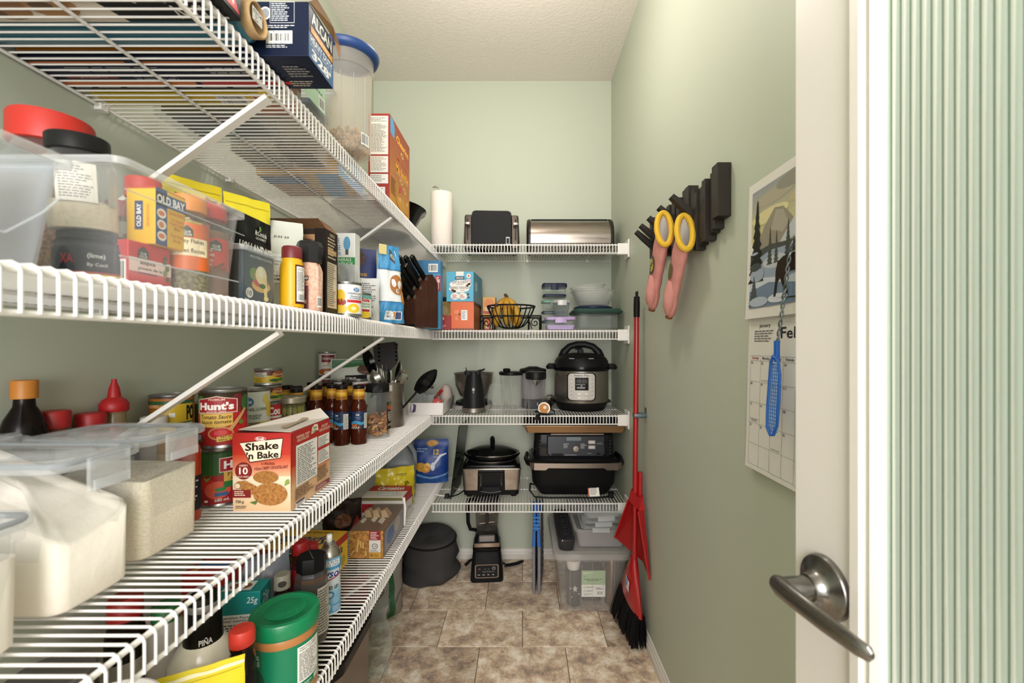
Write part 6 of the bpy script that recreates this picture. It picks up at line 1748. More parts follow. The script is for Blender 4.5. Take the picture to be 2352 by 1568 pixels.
def blender_cup(label, x, y, r, h, lid=None, up=True, name='blender_cup', rings=True):
    t = thing(name, label, 'cup', (x, y, S3))
    if up:
        pr = [(.002, 0), (r * .80, 0), (r * .84, .004), (r, h - .004), (r * 1.02, h), (r * .96, h), (r * .80, .008), (.002, .006)]
    else:
        pr = [(r * 1.05, 0), (r * 1.06, .006), (r, .010), (r * .90, h * .7), (r * .70, h * .97), (r * .5, h), (.002, h), (.002, h - .004), (r * .48, h - .004), (r * .66, h * .94), (r * .86, h * .68), (r * .95, .006)]
    MB().lathe(pr, SMK, 36).build('cup_body', t)
    for k in range(4):
        a = R(45 + 90 * k)
        z0, z1 = (.012, h - .02) if up else (.014, h * .72)
        MB().tube([(r * (.83 if up else .99) * math.cos(a), r * (.83 if up else .99) * math.sin(a), z0), (r * (.98 if up else .90) * math.cos(a), r * (.98 if up else .90) * math.sin(a), z1)], .0022, SMK, 6).build('flute', t)
    if lid:
        MB().lathe([(r * 1.00, h - .004), (r * 1.09, h), (r * 1.09, h + lid * .8), (r * 1.02, h + lid), (.002, h + lid)], M('#141415', .4), 36).build('lid', t)
    return t


blender_cup('clear cup turned upside down beside the black opener', -.132, 2.165, .044, .140, up=False)
t = blender_cup('tall clear blender cup with black spouted lid behind the upturned cup', -.060, 2.285, .058, .180, .014)
MB().lathe([(.016, .194), (.018, .196), (.020, .208), (.012, .212), (.002, .212)], M('#141415', .4), 20, (-.022, -.02, 0)).build('spout', t)
blender_cup('tall clear blender cup without a lid in the middle of the shelf', -.018, 2.165, .047, .178)
t = thing('blender_base_jar', 'pale grey and clear chopper jar with black ring lid behind the cups', 'jar', (.056, 2.330, S3))
MB().lathe([(.002, 0), (.050, 0), (.058, .004), (.060, .04), (.066, .15), (.066, .185), (.002, .185)], clear('#d3cfd2', .55, .2, '#aba4a8', .4), 36).build('jar_body', t)
MB().lathe([(.058, .0), (.0615, .004), (.0615, .05), (.058, .052)], M('#1c1c1e', .4), 36).build('collar', t)
MB().torus((0, 0, .197), .062, .011, M('#161617', .4), 36, 8).build('ring_lid', t)
MB().tube([(-.045, 0, .203), (-.02, 0, .212), (.02, 0, .212), (.055, 0, .200)], .007, M('#161617', .4), 8).build('lid_handle', t)
printed(t, [T('N', .3, .2, .5, .8, '#d9d9d9', b=.03)], cyl_map(.0617, .01, .04, 10, 40), 'emblem', step_u=.2)
t = blender_cup('clear blender cup with deep black screw lid next to the stick blender', .066, 2.150, .047, .168, .034)
MB().lathe([(.030, .166), (.022, .150), (.006, .135), (.002, .130)], CHROME, 20, caps=(False, False)).build('blade_hub', t)
MB().tube([(.052, 0, .160), (.060, .0, .16), (.062, 0, .08), (.058, 0, .02)], .004, SMK, 6).build('side_rib', t)

# stick blender lying on the shelf, end towards the room
t = thing('stick_blender', 'black stick blender lying down, orange capped end facing out', 'stick blender', (.115, 2.150, S3 + .032))
t.rotation_euler = (0, 0, R(-9))
RX = Matrix.Rotation(R(-90), 4, 'X')
MB().lathe([(.018, -.075), (.027, -.070), (.030, -.03), (.028, .05), (.020, .09)], M('#161616', .35), 28).xf(RX).build('grip', t)
MB().lathe([(.0285, -.078), (.0300, -.074), (.0300, -.066), (.0285, -.064)], CHROME, 28).xf(RX).build('chrome_ring', t)
MB().lathe([(.002, -.0795), (.022, -.0795), (.0245, -.077), (.0245, -.072)], M('#b8752a', .3), 28).xf(RX).build('end_cap', t)
MB().lathe([(.002, -.083), (.008, -.0825), (.009, -.079)], M('#d9cfc0', .3), 16, (.004, -.004, 0)).xf(RX).build('button', t)
MB().lathe([(.016, .085), (.012, .12), (.012, .205), (.022, .225), (.030, .232), (.030, .250), (.026, .252)], CHROME, 28).xf(RX).build('shaft', t)
for s, P in ((1, [(.026, -.055, -.004), (.050, -.075, -.012), (.052, -.095, -.022), (.020, -.098, -.026), (-.010, -.088, -.026), (-.040, -.070, -.014), (-.048, -.05, -.022), (-.02, -.04, -.027)]),):
    MB().tube(P, .0028, BLACK, 7).build('cord', t)
MB().tube([(-.02, -.085, -.028), (-.028, -.098, -.034), (-.030, -.103, -.052)], [.006, .010, .012], BLACK, 8).build('plug', t)

# pressure cooker
t = thing('pressure_cooker', 'steel electric pressure cooker with black domed lid and arched handle', 'pressure cooker', (.308, 2.285, S3), R(-7))
PB_ = M('#151516', .42)
MB().lathe([(.002, 0), (.118, 0), (.122, .004), (.134, .030), (.139, .040), (.139, .044)], PB_, 56).build('base', t)
MB().lathe([(.1385, .043), (.1405, .046), (.1405, .200), (.1385, .203)], M('#aaa49c', .33, .95, col2='#97918a', vs=30, var=.8, stretch=(1, 1, 12)), 56).build('steel_body', t)
MB().lathe([(.140, .202), (.145, .206), (.145, .222), (.141, .232), (.139, .250), (.128, .268), (.100, .285), (.050, .292), (.002, .293)], PB_, 56).build('lid', t)
MB().lathe([(.1455, .206), (.1462, .210), (.1462, .219), (.1455, .223)], GLOSSBLACK, 56, caps=(False, False)).build('seal_ring', t)
P = [(-.098, 0, .268), (-.088, 0, .298), (-.060, 0, .325), (-.02, 0, .336), (.02, 0, .336), (.060, 0, .325), (.088, 0, .298), (.098, 0, .268)]
MB().tube(P, [.017, .014, .012, .012, .012, .012, .014, .017], PB_, 10, flat=1.5).build('lid_handle', t)
MB().loft([rrect(-.020, .012, -.05, -.015, .290, .008), rrect(-.018, .010, -.045, -.02, .312, .006)], PB_).build('steam_valve', t)
MB().tube([(-.030, -.04, .314), (.004, -.032, .314)], .006, PB_, 8).build('valve_handle', t)
for s in (-1, 1):
    MB().loft([rrect(min(s * .135, s * .180), max(s * .135, s * .180), -.038, .038, .208, .014), rrect(min(s * .135, s * .184), max(s * .135, s * .184), -.042, .042, .222, .014), rrect(min(s * .135, s * .172), max(s * .135, s * .172), -.034, .034, .236, .012)], PB_).build('side_handle', t)
    MB().box(s * .048 - .014, s * .048 + .014, -.128, -.120, .262, .269, M('#4c4c4e', .3)).build('lid_mark', t, bevel=.002)
MB().box(.128, .152, -.03, .03, .036, .048, PB_).build('condenser_catch', t, bevel=.003)


def rr2(a, b, c, d, r, n=5):
    return [(x, y) for x, y, _ in rrect(a, c, b, d, 0, r, n)]


cm = cyl_map(.1415, .055, .198, -32, 32)
its = [('p', rr2(.03, .01, .97, .99, .14), '#121213'), ('p', rr2(.07, .04, .93, .96, .12), '#bdb9b3'), T('Instant Pot', .28, .86, .72, .925, '#3a3a3a', b=.02), ('r', .30, .38, .72, .82, '#131315'), T('88:88', .34, .62, .68, .77, '#3f3a38', b=.02), ('l', .33, .56, .69, .60, 1, '#9a9a98'), ('l', .36, .44, .66, .50, 2, '#c9c9c6'), ('e', .48, .52, .52, .55, '#d9d9d6')]
for k in range(6):
    y = .80 - k * .135
    its += [('e', .105, y - .045, .255, y + .045, '#a9a5a0'), ('e', .115, y - .038, .245, y + .038, '#d4d0ca'), ('l', .14, y - .012, .22, y + .012, 1, '#6a6865'), ('e', .745, y - .045, .895, y + .045, '#a9a5a0'), ('e', .755, y - .038, .885, y + .038, '#d4d0ca'), ('l', .78, y - .012, .86, y + .012, 1, '#6a6865')]
for k in range(2):
    y = .26 - k * .135
    for x, c in ((.36, '#d4d0ca'), (.58, '#d4c2b4' if k else '#d4d0ca')):
        its += [('e', x - .005, y - .045, x + .145, y + .045, '#a9a5a0'), ('e', x + .005, y - .038, x + .135, y + .038, c)]
printed(t, its, cm, 'control_panel', step_u=.08, h0=.0008)

# ================================================================ END WALL, LOWEST SHELF
t = thing('glass_board', 'dark green tinted glass board leaning between macaroni and slow cooker', 'board', (-.352, 2.125, S4B))
MB().loft([rrect(-.002, .002, -.004, .24, z, .001, 1) for z in (0.0, .36)], clear('#2f4a40', .55, .08, '#1f332c', .3)).build('board_body', t)
t.rotation_euler = (R(0), R(7), R(-4))
t = thing('slow_cooker', 'square steel slow cooker with oval black crock and glass lid', 'slow cooker', (-.158, 2.265, S4B), R(2))
SB = M('#b0a498', .30, .9, col2='#94887c', vs=25, var=.9)
for x, y in ((-.11, -.085), (.11, -.085), (.11, .085), (-.11, .085)):
    MB().lathe([(.014, 0), (.016, .012)], BLACK, 12, (x, y, 0)).build('foot', t)
MB().loft([rrect(-.136, .136, -.108, .108, .010, .02), rrect(-.138, .138, -.110, .110, .035, .02)], M('#121213', .4)).build('base', t)
MB().loft([rrect(-.138, .138, -.110, .110, .035, .016), rrect(-.146, .146, -.116, .116, .136, .016)], SB).build('steel_body', t)
MB().loft([rrect(-.148, .148, -.118, .118, .135, .016), rrect(-.150, .150, -.120, .120, .139, .016), rrect(-.148, .148, -.118, .118, .143, .016)], CHROME).build('steel_rim', t)
MB().loft([rrect(-.146, .146, -.116, .116, .142, .016), rrect(-.140, .140, -.112, .112, .156, .03), rrect(-.130, .130, -.105, .105, .160, .04)], GLOSSBLACK).build('top_deck', t)
MB().lathe([(.110, .158), (.121, .166), (.123, .172)], STEEL, 52, sx=1.04, sy=.88).build('crock_band', t)
MB().lathe([(.116, .170), (.126, .178), (.135, .186), (.137, .192), (.133, .197), (.118, .196)], GLOSSBLACK, 52, sx=1.06, sy=.9, caps=(False, False)).build('crock', t)
MB().lathe([(.119, .195), (.122, .198), (.110, .210), (.070, .224), (.03, .229), (.002, .230)], clear('#5c605e', .35, .04, '#1b1d1c', .5), 52, sx=1.06, sy=.9, caps=(False, True)).build('glass_lid', t)
MB().tube(ring_pts(.121, .198, 48, 1.17), .0022, CHROME, 6, closed=True).xf(Matrix.Scale(.905, 4, (0, 1, 0))).build('lid_rim', t)
MB().lathe([(.002, .170), (.118, .170), (.118, .192), (.002, .192)], M('#0d0c0c', .5), 40, sx=1.04, sy=.88).build('crock_inside', t)
MB().tube([(.004, -.03, .228), (.004, -.022, .254), (.002, .0, .264), (.0, .024, .256), (.0, .03, .228)], [.014, .016, .017, .016, .014], GLOSSBLACK, 10, flat=.8).build('lid_handle', t)
MB().loft([[(x, y - .0015, z) for x, z, y in ((-.068, .036, -.112), (.068, .036, -.112), (.066, .134, -.117), (-.066, .134, -.117))], [(x, y - .012, z) for x, z, y in ((-.062, .036, -.112), (.062, .036, -.112), (.060, .128, -.117), (-.060, .128, -.117))]], M('#101011', .35)).build('control_panel', t, bevel=.003)
for s in (-1, 1):
    MB().tube([(s * .056, -.131, .120), (s * .050, -.131, .110), (s * .050, -.129, .050), (s * .046, -.128, .044)], .0018, CHROME, 6).build('trim_strip', t)
MB().loft([rrect(-.052, .052, -.145, -.120, z, .012, 3) for z in (.030, .060)], M('#1a1a1c', .4)).build('dial', t)
MB().tube([(-.05, -.144, .040), (0, -.148, .034), (.05, -.144, .040)], .0018, M('#55555a', .3, .6), 6).build('dial_mark', t)
PLX = Matrix.Translation((-.372, 2.140, S4B))
mb = MB().loft([[(x - .0, y, z) for x, y, z in ((-.012, -.012, .002), (.014, -.012, .002), (.014, .012, .002), (-.012, .012, .002))], [(x, y, z) for x, y, z in ((-.008, -.009, .020), (.011, -.008, .022), (.011, .008, .022), (-.008, .009, .020))]], M('#17171a', .5))
local(mb.xf(PLX), t).build('power_plug', t, bevel=.003)
local(MB().tube([(.010, 0, .010), (.03, .006, .008), (.055, .03, .010), (.075, .075, .014)], .0032, BLACK, 7).xf(PLX), t).build('power_cord', t)
local(MB().tube([(-.012, 0, .012), (-.03, -.004, .014), (-.050, .004, .016), (-.062, .006, .014)], .0035, M('#d9d4cd', .5), 7).xf(PLX), t).build('cord_tie', t)

# indoor grill / air fryer
NX, NY = .262, 2.300
t = thing('air_fryer', 'large black counter-top air fryer with steel handle band and control head', 'air fryer', (NX, NY, S4B), 0)
NB = M('#121213', .38)
MB().loft([rrect(-.170, .165, -.105, .105, 0, .03), rrect(-.178, .173, -.115, .115, .006, .035), rrect(-.212, .205, -.135, .135, .060, .05), rrect(-.218, .212, -.140, .140, .150, .05), rrect(-.222, .216, -.142, .142, .158, .05)], NB).build('basket', t)
MB().loft([rrect(-.222, .216, -.142, .142, .158, .05), rrect(-.226, .222, -.145, .145, .164, .05), rrect(-.226, .222, -.145, .145, .176, .05), rrect(-.214, .210, -.135, .135, .186, .05)], M('#0f0f10', .3)).build('basket_rim', t)
hp = [(-.238, .02, .172), (-.245, -.06, .172), (-.235, -.135, .170), (-.205, -.162, .166), (-.12, -.168, .160), (0, -.170, .160), (.12, -.168, .160), (.205, -.162, .166), (.232, -.135, .170), (.242, -.06, .172), (.236, .02, .172)]
MB().tube(hp, .011, NB, 8, flat=1.5).build('handle', t)
fb = MB()
fp = [(-.225, -.164, .158), (-.205, -.176, .156), (-.12, -.182, .156), (0, -.184, .156), (.12, -.182, .156), (.205, -.176, .156), (.225, -.164, .158)]
n = len(fp)
hh = [.012, .015, .014, .009, .014, .015, .012]
off = [0, 0, 0, .007, 0, 0, 0]
fp2 = [(-.225, -.164), (-.205, -.176), (-.150, -.180), (-.135, -.181), (-.05, -.183), (.05, -.183), (.135, -.181), (.150, -.180), (.205, -.176), (.225, -.164)]
lo = [.152, .143, .143, .154, .154, .154, .154, .143, .143, .152]
fb.loft([[(x, y, l), (x, y - .0015, l), (x, y - .0015, .177), (x, y, .177)] for (x, y), l in zip(fp2, lo)], M('#9a8c82', .3, .9)).build('handle_band', t, angle=20)
MB().loft([rrect(-.205, .200, -.125, .125, .186, .04), rrect(-.208, .203, -.128, .128, .200, .04), rrect(-.205, .200, -.120, .125, .303, .04), rrect(-.190, .185, -.105, .115, .316, .04)], M('#141416', .25, coat=.4)).build('head', t)
MB().loft([[(x, y, z) for x, z, y in ((-.128, .198, -.130), (.140, .198, -.130), (.152, .212, -.130), (.150, .301, -.124), (-.140, .301, -.124), (-.142, .212, -.130))], [(x, y - .008, z) for x, z, y in ((-.122, .203, -.130), (.134, .203, -.130), (.146, .214, -.130), (.144, .297, -.124), (-.134, .297, -.124), (-.136, .214, -.130))]], M('#2a2c33', .28, .3)).build('control_panel', t)
MB().lathe([(.0165, 0), (.0165, .010), (.014, .014), (.002, .0145)], M('#9a948e', .3, .8), 28).xf(Matrix.Translation((.002, -.138, .240)) @ Matrix.Rotation(R(90), 4, 'X')).build('knob', t)
pm = plane_map((-.140, -.1392, .198), (.292, 0, 0), (0, .006, .102))
printed(t, [('r', .33, .78, .58, .96, '#5f6a6a'), ('r', .70, .62, .82, .80, '#8a8580'), ('r', .70, .38, .82, .56, '#8a8580'), ('p', rr2(.71, .65, .81, .77, .03), '#bdb7b0'), ('p', rr2(.71, .41, .81, .53, .03), '#bdb7b0'), ('r', .84, .6, .94, .7, '#45484e'), ('l', .28, .42, .38, .66, 4, '#a5a7aa'), ('l', .57, .40, .67, .66, 4, '#a5a7aa'), ('p', rr2(.07, .06, .28, .16, .03), '#0c0c0d'), ('l', .30, .07, .50, .13, 1, '#8f9195'), ('l', .68, .16, .78, .2, 1, '#8f9195'), ('r', .84, .1, .9, .2, '#0c0c0d')], pm, 'panel_print', h0=.004)
for s in (-1, 1):
    for k in range(5):
        MB().lathe([(.0035, 0), (.0035, .002), (.002, .003)], M('#3a3a3c', .3), 8).xf(Matrix.Translation((s * .175, -.1265, .212 + k * .016)) @ Matrix.Rotation(R(90), 4, 'X')).build('vent_stud', t)
MB().box(-.120, .145, -.127, -.115, .304, .310, M('#9a8878', .4)).build('head_trim', t, bevel=.002)
for x, y in ((-.13, -.08), (.13, -.08), (.13, .08), (-.13, .08)):
    pass
q = local(MB().add([(.326, 2.155, S4B + .002), (.382, 2.151, S4B + .006), (.380, 2.175, S4B + .050), (.328, 2.179, S4B + .048)], [(0, 1, 2, 3)], PAPER), t).build('warning_tag', t, smooth=False)
q.modifiers.new('thickness', 'SOLIDIFY').thickness = .0008
q['label'] = 'small white paper warning tag on the cord'
printed(q, [('r', .0, .0, .12, 1, '#b5532c'), ('l', .2, .15, .9, .85, 6, '#7a7a7a')], plane_map(Vector((.326, 2.1545, S4B + .003)) - t.location, (.055, -.004, .002), (0, .023, .046)), 'tag_print')
local(MB().tube([(.060, 2.26, S4B + .03), (.040, 2.21, S4B + .05), (.036, 2.17, S4B + .030), (.060, 2.145, S4B + .006), (.13, 2.135, S4B + .0045), (.25, 2.138, S4B + .0045), (.36, 2.135, S4B + .0045), (.43, 2.150, S4B + .005)], .0042, BLACK, 8), t).build('power_cord', t)
local(MB().loft([rrect(.425, .450, 2.138, 2.168, S4B + z, .006, 2) for z in (.0, .026)], M('#17171a', .5)), t).build('power_plug', t)
for i in range(2):
    t = thing('baking_sheet', ('gold brown baking sheet, lower of two lying on the air fryer', 'dark baking sheet nested on the gold brown one')[i], 'baking sheet', (.262, 2.30, S4B + .3185 + i * .0025))
    w, d = .262 - i * .010, .165 - i * .010
    MB().loft([rrect(-w + .022, w - .022, -d + .022, d - .022, 0, .012, 3), rrect(-w + .008, w - .008, -d + .008, d - .008, .034, .014, 3), rrect(-w, w, -d, d, .035, .016, 3), rrect(-w, w, -d, d, .038, .016, 3), rrect(-w + .009, w - .009, -d + .009, d - .009, .037, .014, 3), rrect(-w + .024, w - .024, -d + .024, d - .024, .002, .012, 3)], (M('#b08a62', .35, .6), M('#1d1b1a', .4, .3))[i]).build('sheet_body', t)

# ================================================================ FLOOR
FB = M('#3a3839', .95, bump=.5, bs=160)
t = thing('fabric_bag', 'round black fabric storage bag sagging on the floor under the shelves', 'bag', (-.495, 2.335, 0))
mb = MB()
n = 48
prof_ = [(.112, 0), (.146, .006), (.153, .03), (.146, .055), (.142, .075), (.143, .11), (.140, .15), (.137, .185), (.135, .205), (.128, .213), (.10, .215), (.05, .212), (.002, .212)]
rings = []
for r, z in prof_:
    ring = []
    for j in range(n):
        a = 2 * PI * j / n
        k = noise.noise(Vector((math.cos(a) * 2, math.sin(a) * 2, z * 22))) * .012 + .006 * math.sin(a * 2 + z * 60) * (1 if z < .1 else .3)
        rr_ = max(.002, r + (k if .004 < z < .19 else 0))
        ring.append((rr_ * math.cos(a), rr_ * math.sin(a), z * (1 + .05 * math.cos(a - 2.2)) + (.006 * noise.noise(Vector((math.cos(a), math.sin(a), 3))) if z > .1 else 0)))
    rings.append(ring)
mb.loft(rings, FB).build('bag_body', t, angle=60)
MB().tube([(.137 * math.cos(2 * PI * j / 40), .137 * math.sin(2 * PI * j / 40), .196 * (1 + .05 * math.cos(2 * PI * j / 40 - 2.2))) for j in range(40)], .005, M('#1b1a1b', .9), 7, closed=True).build('zip_piping', t)

t = thing('blender', 'black countertop blender with button panel and clear square jug on the floor', 'blender', (-.190, 2.335, 0), R(4))
BB = M('#131314', .36)
MB().loft([rrect(-.084, .084, -.092, .092, .002, .02), rrect(-.086, .086, -.094, .094, .012, .02), rrect(-.080, .080, -.086, .088, .075, .02), rrect(-.074, .074, -.074, .080, .135, .02), rrect(-.072, .072, -.072, .078, .150, .02)], BB).build('base', t)
MB().loft([rrect(-.072, .072, -.074, .078, .150, .02), rrect(-.074, .074, -.076, .078, .154, .02), rrect(-.074, .074, -.076, .078, .166, .02), rrect(-.070, .070, -.070, .076, .172, .02)], GLOSSBLACK).build('collar', t)
MB().loft([rrect(-.066, .066, -.0755, -.068, z, .003, 2) for z in (.176, .196)], M('#a08f80', .3, .9)).build('steel_band', t)
MB().loft([rrect(-.068, .068, -.068, .074, .172, .02), rrect(-.062, .062, -.060, .066, .215, .02), rrect(-.055, .055, -.055, .058, .232, .02)], BB).build('jug_base', t)
JM = clear('#e6e3e1', .05, .06, '#a9a5a2', .45)
MB().loft([rrect(-.052, .052, -.052, .052, .230, .018), rrect(-.056, .056, -.056, .056, .250, .018), rrect(-.066, .066, -.066, .066, .415, .018), rrect(-.063, .063, -.063, .063, .415, .018), rrect(-.052, .052, -.052, .052, .252, .018)], JM).build('jug', t)
MB().loft([rrect(-.040, .040, -.074, -.060, z, .004, 2) for z in (.205, .232)], clear('#e9e4e2', .5, .1, '#b9b2ae', .4)).build('jug_tab', t)
MB().lathe([(.020, .235), (.010, .26), (.010, .42), (.004, .43)], M('#2a211e', .4), 16).build('blade_column', t)
for k in range(3):
    z = .27 + k * .05
    MB().loft([[(-.040, -.006, z), (.040, -.004, z + .006), (.040, .006, z + .006), (-.040, .006, z)], [(-.040, -.005, z + .002), (.040, -.003, z + .008), (.040, .006, z + .008), (-.040, .006, z + .002)]], STEEL).build('blade', t, smooth=False)
MB().loft([rrect(-.068, .068, -.068, .068, .412, .018), rrect(-.068, .068, -.068, .068, .436, .018)], BB).build('jug_lid', t)
MB().tube([(-.060, 0, .405), (-.098, -.01, .400), (-.102, -.01, .36), (-.100, -.01, .28), (-.088, -.01, .245), (-.056, 0, .235)], [.011, .012, .011, .010, .010, .009], BB, 9).build('jug_handle', t)
pf = lambda u, v, h: Vector(((u - .5) * .112, -.0935 + .0205 * 0 + (.008 / .063) * (.030 + v * .058 - .012) - h, .030 + v * .058))
printed(t, [('p', rr2(-.04, -.06, 1.04, 1.06, .12), '#8f7a68'), ('p', rr2(0, 0, 1, 1, .10), '#151416')] + [('r', .08 + .22 * k, .12, .20 + .22 * k, .30, '#26262a') for k in range(4)] + [('l', .09 + .22 * k, .16, .19 + .22 * k, .26, 1, '#d9d6d2') for k in range(4)] + [('r', .38 + .16 * k, .62, .46 + .16 * k, .72, '#3c3a3c') for k in range(2)] + [('e', .74, .6, .9, .88, '#8f8a86'), ('e', .77, .65, .87, .83, '#1a1a1c'), ('e', .1, .62, .22, .76, '#6a2a28'), ('l', .3, .42, .9, .52, 2, '#7a7876')], pf, 'button_panel', h0=.0035)
local(MB().tube([(-.13, 2.40, .034), (-.09, 2.41, .010), (-.04, 2.43, .008), (-.01, 2.44, .014), (.005, 2.425, .022), (-.02, 2.405, .018), (-.07, 2.40, .008), (-.10, 2.395, .008)], .0045, BLACK, 7), t).build('power_cord', t)
local(MB().tube([(-.25, 2.40, .059), (-.29, 2.405, .034), (-.315, 2.40, .012)], [.004, .007, .009], BLACK, 8), t).build('power_plug', t)

# folding step stool
t = thing('folding_step_stool', 'folded grey and blue plastic step stool standing on edge', 'step stool', (.082, 2.27, 0), R(-6))
GP, BP2 = M('#77767a', .5), M('#1f5fa8', .42)
for s in (-1, 1):
    MB().loft([[(s * .006, -.13, .002), (s * .020, -.13, .002), (s * .020, .12, .002), (s * .006, .12, .002)], [(s * .006, -.13, .23), (s * .020, -.13, .23), (s * .020, .12, .23), (s * .006, .12, .23)], [(s * .006, -.10, .40), (s * .020, -.10, .40), (s * .020, .10, .40), (s * .006, .10, .40)]], GP).build('side_panel', t, smooth=False, bevel=.002)
    for k in range(7):
        MB().box(s * .020, s * .0225, -.125, .115, .030 + k * .032, .036 + k * .032, M('#66656a', .5)).build('panel_rib', t, smooth=False)
    MB().loft([[(s * .004, -.136, .235), (s * .022, -.136, .235), (s * .022, -.124, .235), (s * .004, -.124, .235)], [(s * .002, -.128, .40), (s * .012, -.128, .40), (s * .012, -.110, .40), (s * .002, -.110, .40)]], BP2).build('blue_leg', t, smooth=False, bevel=.002)
MB().loft([rrect(-.020, .020, -.120, -.080, z, .008, 3) for z in (.400, .440)], BP2).build('blue_handle', t)
MB().loft([rrect(-.016, .016, -.138, -.120, z, .006, 3) for z in (.315, .345)], BP2).build('hinge_block', t)
for k in range(4):
    MB().box(-.017, .017, -.1395, -.136, .322 + k * .018, .330 + k * .018, M('#2f74bd', .4)).build('grip_rib', t, smooth=False)

# storage tote with lid, and containers on top
TX, TY = .318, 2.205
t = thing('storage_tote', 'translucent lidded storage tote with green and white label, on the floor by the wall', 'storage box', (TX, TY, 0), 0)
TM = clear('#fbfaf9', .10, .16, '#efedea', .3)
MB().loft([rrect(-.135, .135, -.205, .205, .0, .03), rrect(-.140, .140, -.210, .210, .008, .03), rrect(-.160, .160, -.228, .228, .245, .035), rrect(-.172, .172, -.240, .240, .246, .035), rrect(-.172, .172, -.240, .240, .262, .035), rrect(-.162, .162, -.230, .230, .264, .035), rrect(-.137, .137, -.206, .206, .010, .03)], TM).build('tote_body', t)
TL = clear('#ececec', .32, .2, '#d9d6d2', .4)
MB().loft([rrect(-.176, .176, -.244, .244, .254, .035), rrect(-.178, .178, -.246, .246, .262, .035), rrect(-.174, .174, -.242, .242, .280, .035), rrect(-.150, .150, -.218, .218, .284, .035), rrect(-.145, .145, -.212, .212, .278, .035)], TL).build('lid', t)
for k in range(5):
    x = -.10 + k * .05
    MB().tube([(x, -.2335, .236), (x, -.2105, .02)], .002, TM, 5).build('wall_rib', t)
zf = lambda z: -.210 - .018 * (z - .008) / .237
fmp = lambda u, v, h: Vector((-.048 + u * .108, zf(.075 + v * .125) - .0005 - h, .075 + v * .125))
printed(t, [('r', 0, 0, 1, 1, '#d9d8d2'), ('r', 0, .46, 1, 1, '#a3b598'), T('type A', .06, .86, .48, .95, '#c9d3c2', b=.03), T('Storage Container, 38 L\nContenant, 38 L', .08, .60, .88, .70, '#3c4a3a', b=.02), ('l', .08, .76, .2, .79, 1, '#4c5a4a'), ('e', .08, .33, .16, .40, '#6a6a6a'), ('e', .09, .34, .15, .39, '#d9d8d2'), ('l', .2, .33, .55, .40, 2, '#7a7a78'), ('e', .08, .19, .16, .26, '#6a6a6a'), ('e', .09, .2, .15, .25, '#d9d8d2'), ('l', .2, .19, .55, .26, 2, '#7a7a78'), ('l', .1, .06, .45, .13, 2, '#7a7a78'), ('b', .64, .05, .93, .24), ('l', .6, .28, .93, .36, 2, '#5a5a58')], fmp, 'sticker')
# things inside the tote
q = thing('steel_tumbler', 'tall brass toned steel bottle standing inside the tote', 'bottle', (TX + .105, TY - .145, .010))
MB().lathe([(.002, 0), (.030, 0), (.034, .004), (.034, .19), (.026, .215), (.022, .232), (.002, .234)], M('#8a7358', .3, .8), 28).build('bottle_body', q)
q = thing('travel_mug', 'black travel mug with white star print inside the tote', 'mug', (TX - .075, TY - .150, .010))
MB().lathe([(.002, 0), (.034, 0), (.037, .004), (.040, .15), (.042, .152), (.042, .165), (.002, .168)], M('#26262a', .4), 28).build('mug_body', q)
printed(q, [('e', .2, .5, .3, .58, '#c9c9c9'), ('p', [(.5, .7), (.56, .6), (.66, .6), (.58, .53), (.62, .42), (.5, .49), (.4, .42), (.44, .53), (.36, .6), (.46, .6)], '#c9c9c9'), ('e', .7, .3, .78, .37, '#c9c9c9'), ('e', .3, .2, .36, .26, '#c9c9c9')], cyl_map(.0395, .02, .14, -60, 60), step_u=.1)
q = thing('black_case', 'black soft case standing in the middle of the tote', 'case', (TX + .012, TY - .090, .010))
MB().loft([rrect(-.045, .045, -.045, .045, 0, .015), rrect(-.048, .048, -.048, .048, .21, .015)], M('#1c1c20', .7)).build('case_body', q)
q = thing('white_mug', 'white cup lying near the top inside the tote', 'cup', (TX - .078, TY - .150, .180))
MB().lathe([(.002, 0), (.030, 0), (.036, .050), (.033, .050), (.028, .004), (.002, .004)], WHITE, 28).build('cup_body', q)
q.rotation_euler = (R(12), 0, 0)
# on the lid
t = thing('clear_storage_box', 'shallow clear storage box on top of the tote, full of glass lids', 'container', (TX + .050, TY + .02, .2845))
MB().loft([rrect(-.105, .105, -.195, .19, 0, .02), rrect(-.118, .118, -.205, .20, .075, .02), rrect(-.126, .126, -.212, .207, .076, .02), rrect(-.126, .126, -.212, .207, .084, .02), rrect(-.114, .114, -.202, .197, .084, .02), rrect(-.103, .103, -.193, .188, .004, .02)], clear('#f2f2f2', .18, .15, '#eceae8', .4)).build('box_body', t)
for i in range(3):
    q = thing('glass_dish_lid', ('clear dish lid with black gasket, lowest of the pile on the tote', 'clear dish lid with black gasket in the middle of the pile', 'clear dish lid with black gasket topping the pile on the tote')[i], 'lid', (TX + .045 + .006 * i, TY - .10, .372 + i * .026), R(4 * i))
    MB().loft([rrect(-.088, .088, -.088, .088, 0, .02), rrect(-.088, .088, -.088, .088, .010, .02), rrect(-.070, .070, -.070, .070, .014, .02)], clear('#f2f4f4', .2, .1, '#e9ecec', .4)).build('lid_body', q)
    MB().tube(rrect(-.078, .078, -.078, .078, -.002, .018, 5), .003, BLACK, 6, closed=True).build('gasket', q)
    for s in (-1, 1):
        MB().loft([rrect(-.04, .04, min(s * .088, s * .097), max(s * .088, s * .097), z, .002, 2) for z in (-.012, .008)], clear('#f2f4f4', .3, .1, '#e9ecec', .4)).build('latch', q)
q = thing('black_dish', 'long dark covered dish beside the clear box on the tote lid', 'dish', (TX - .115, TY - .02, .2845))
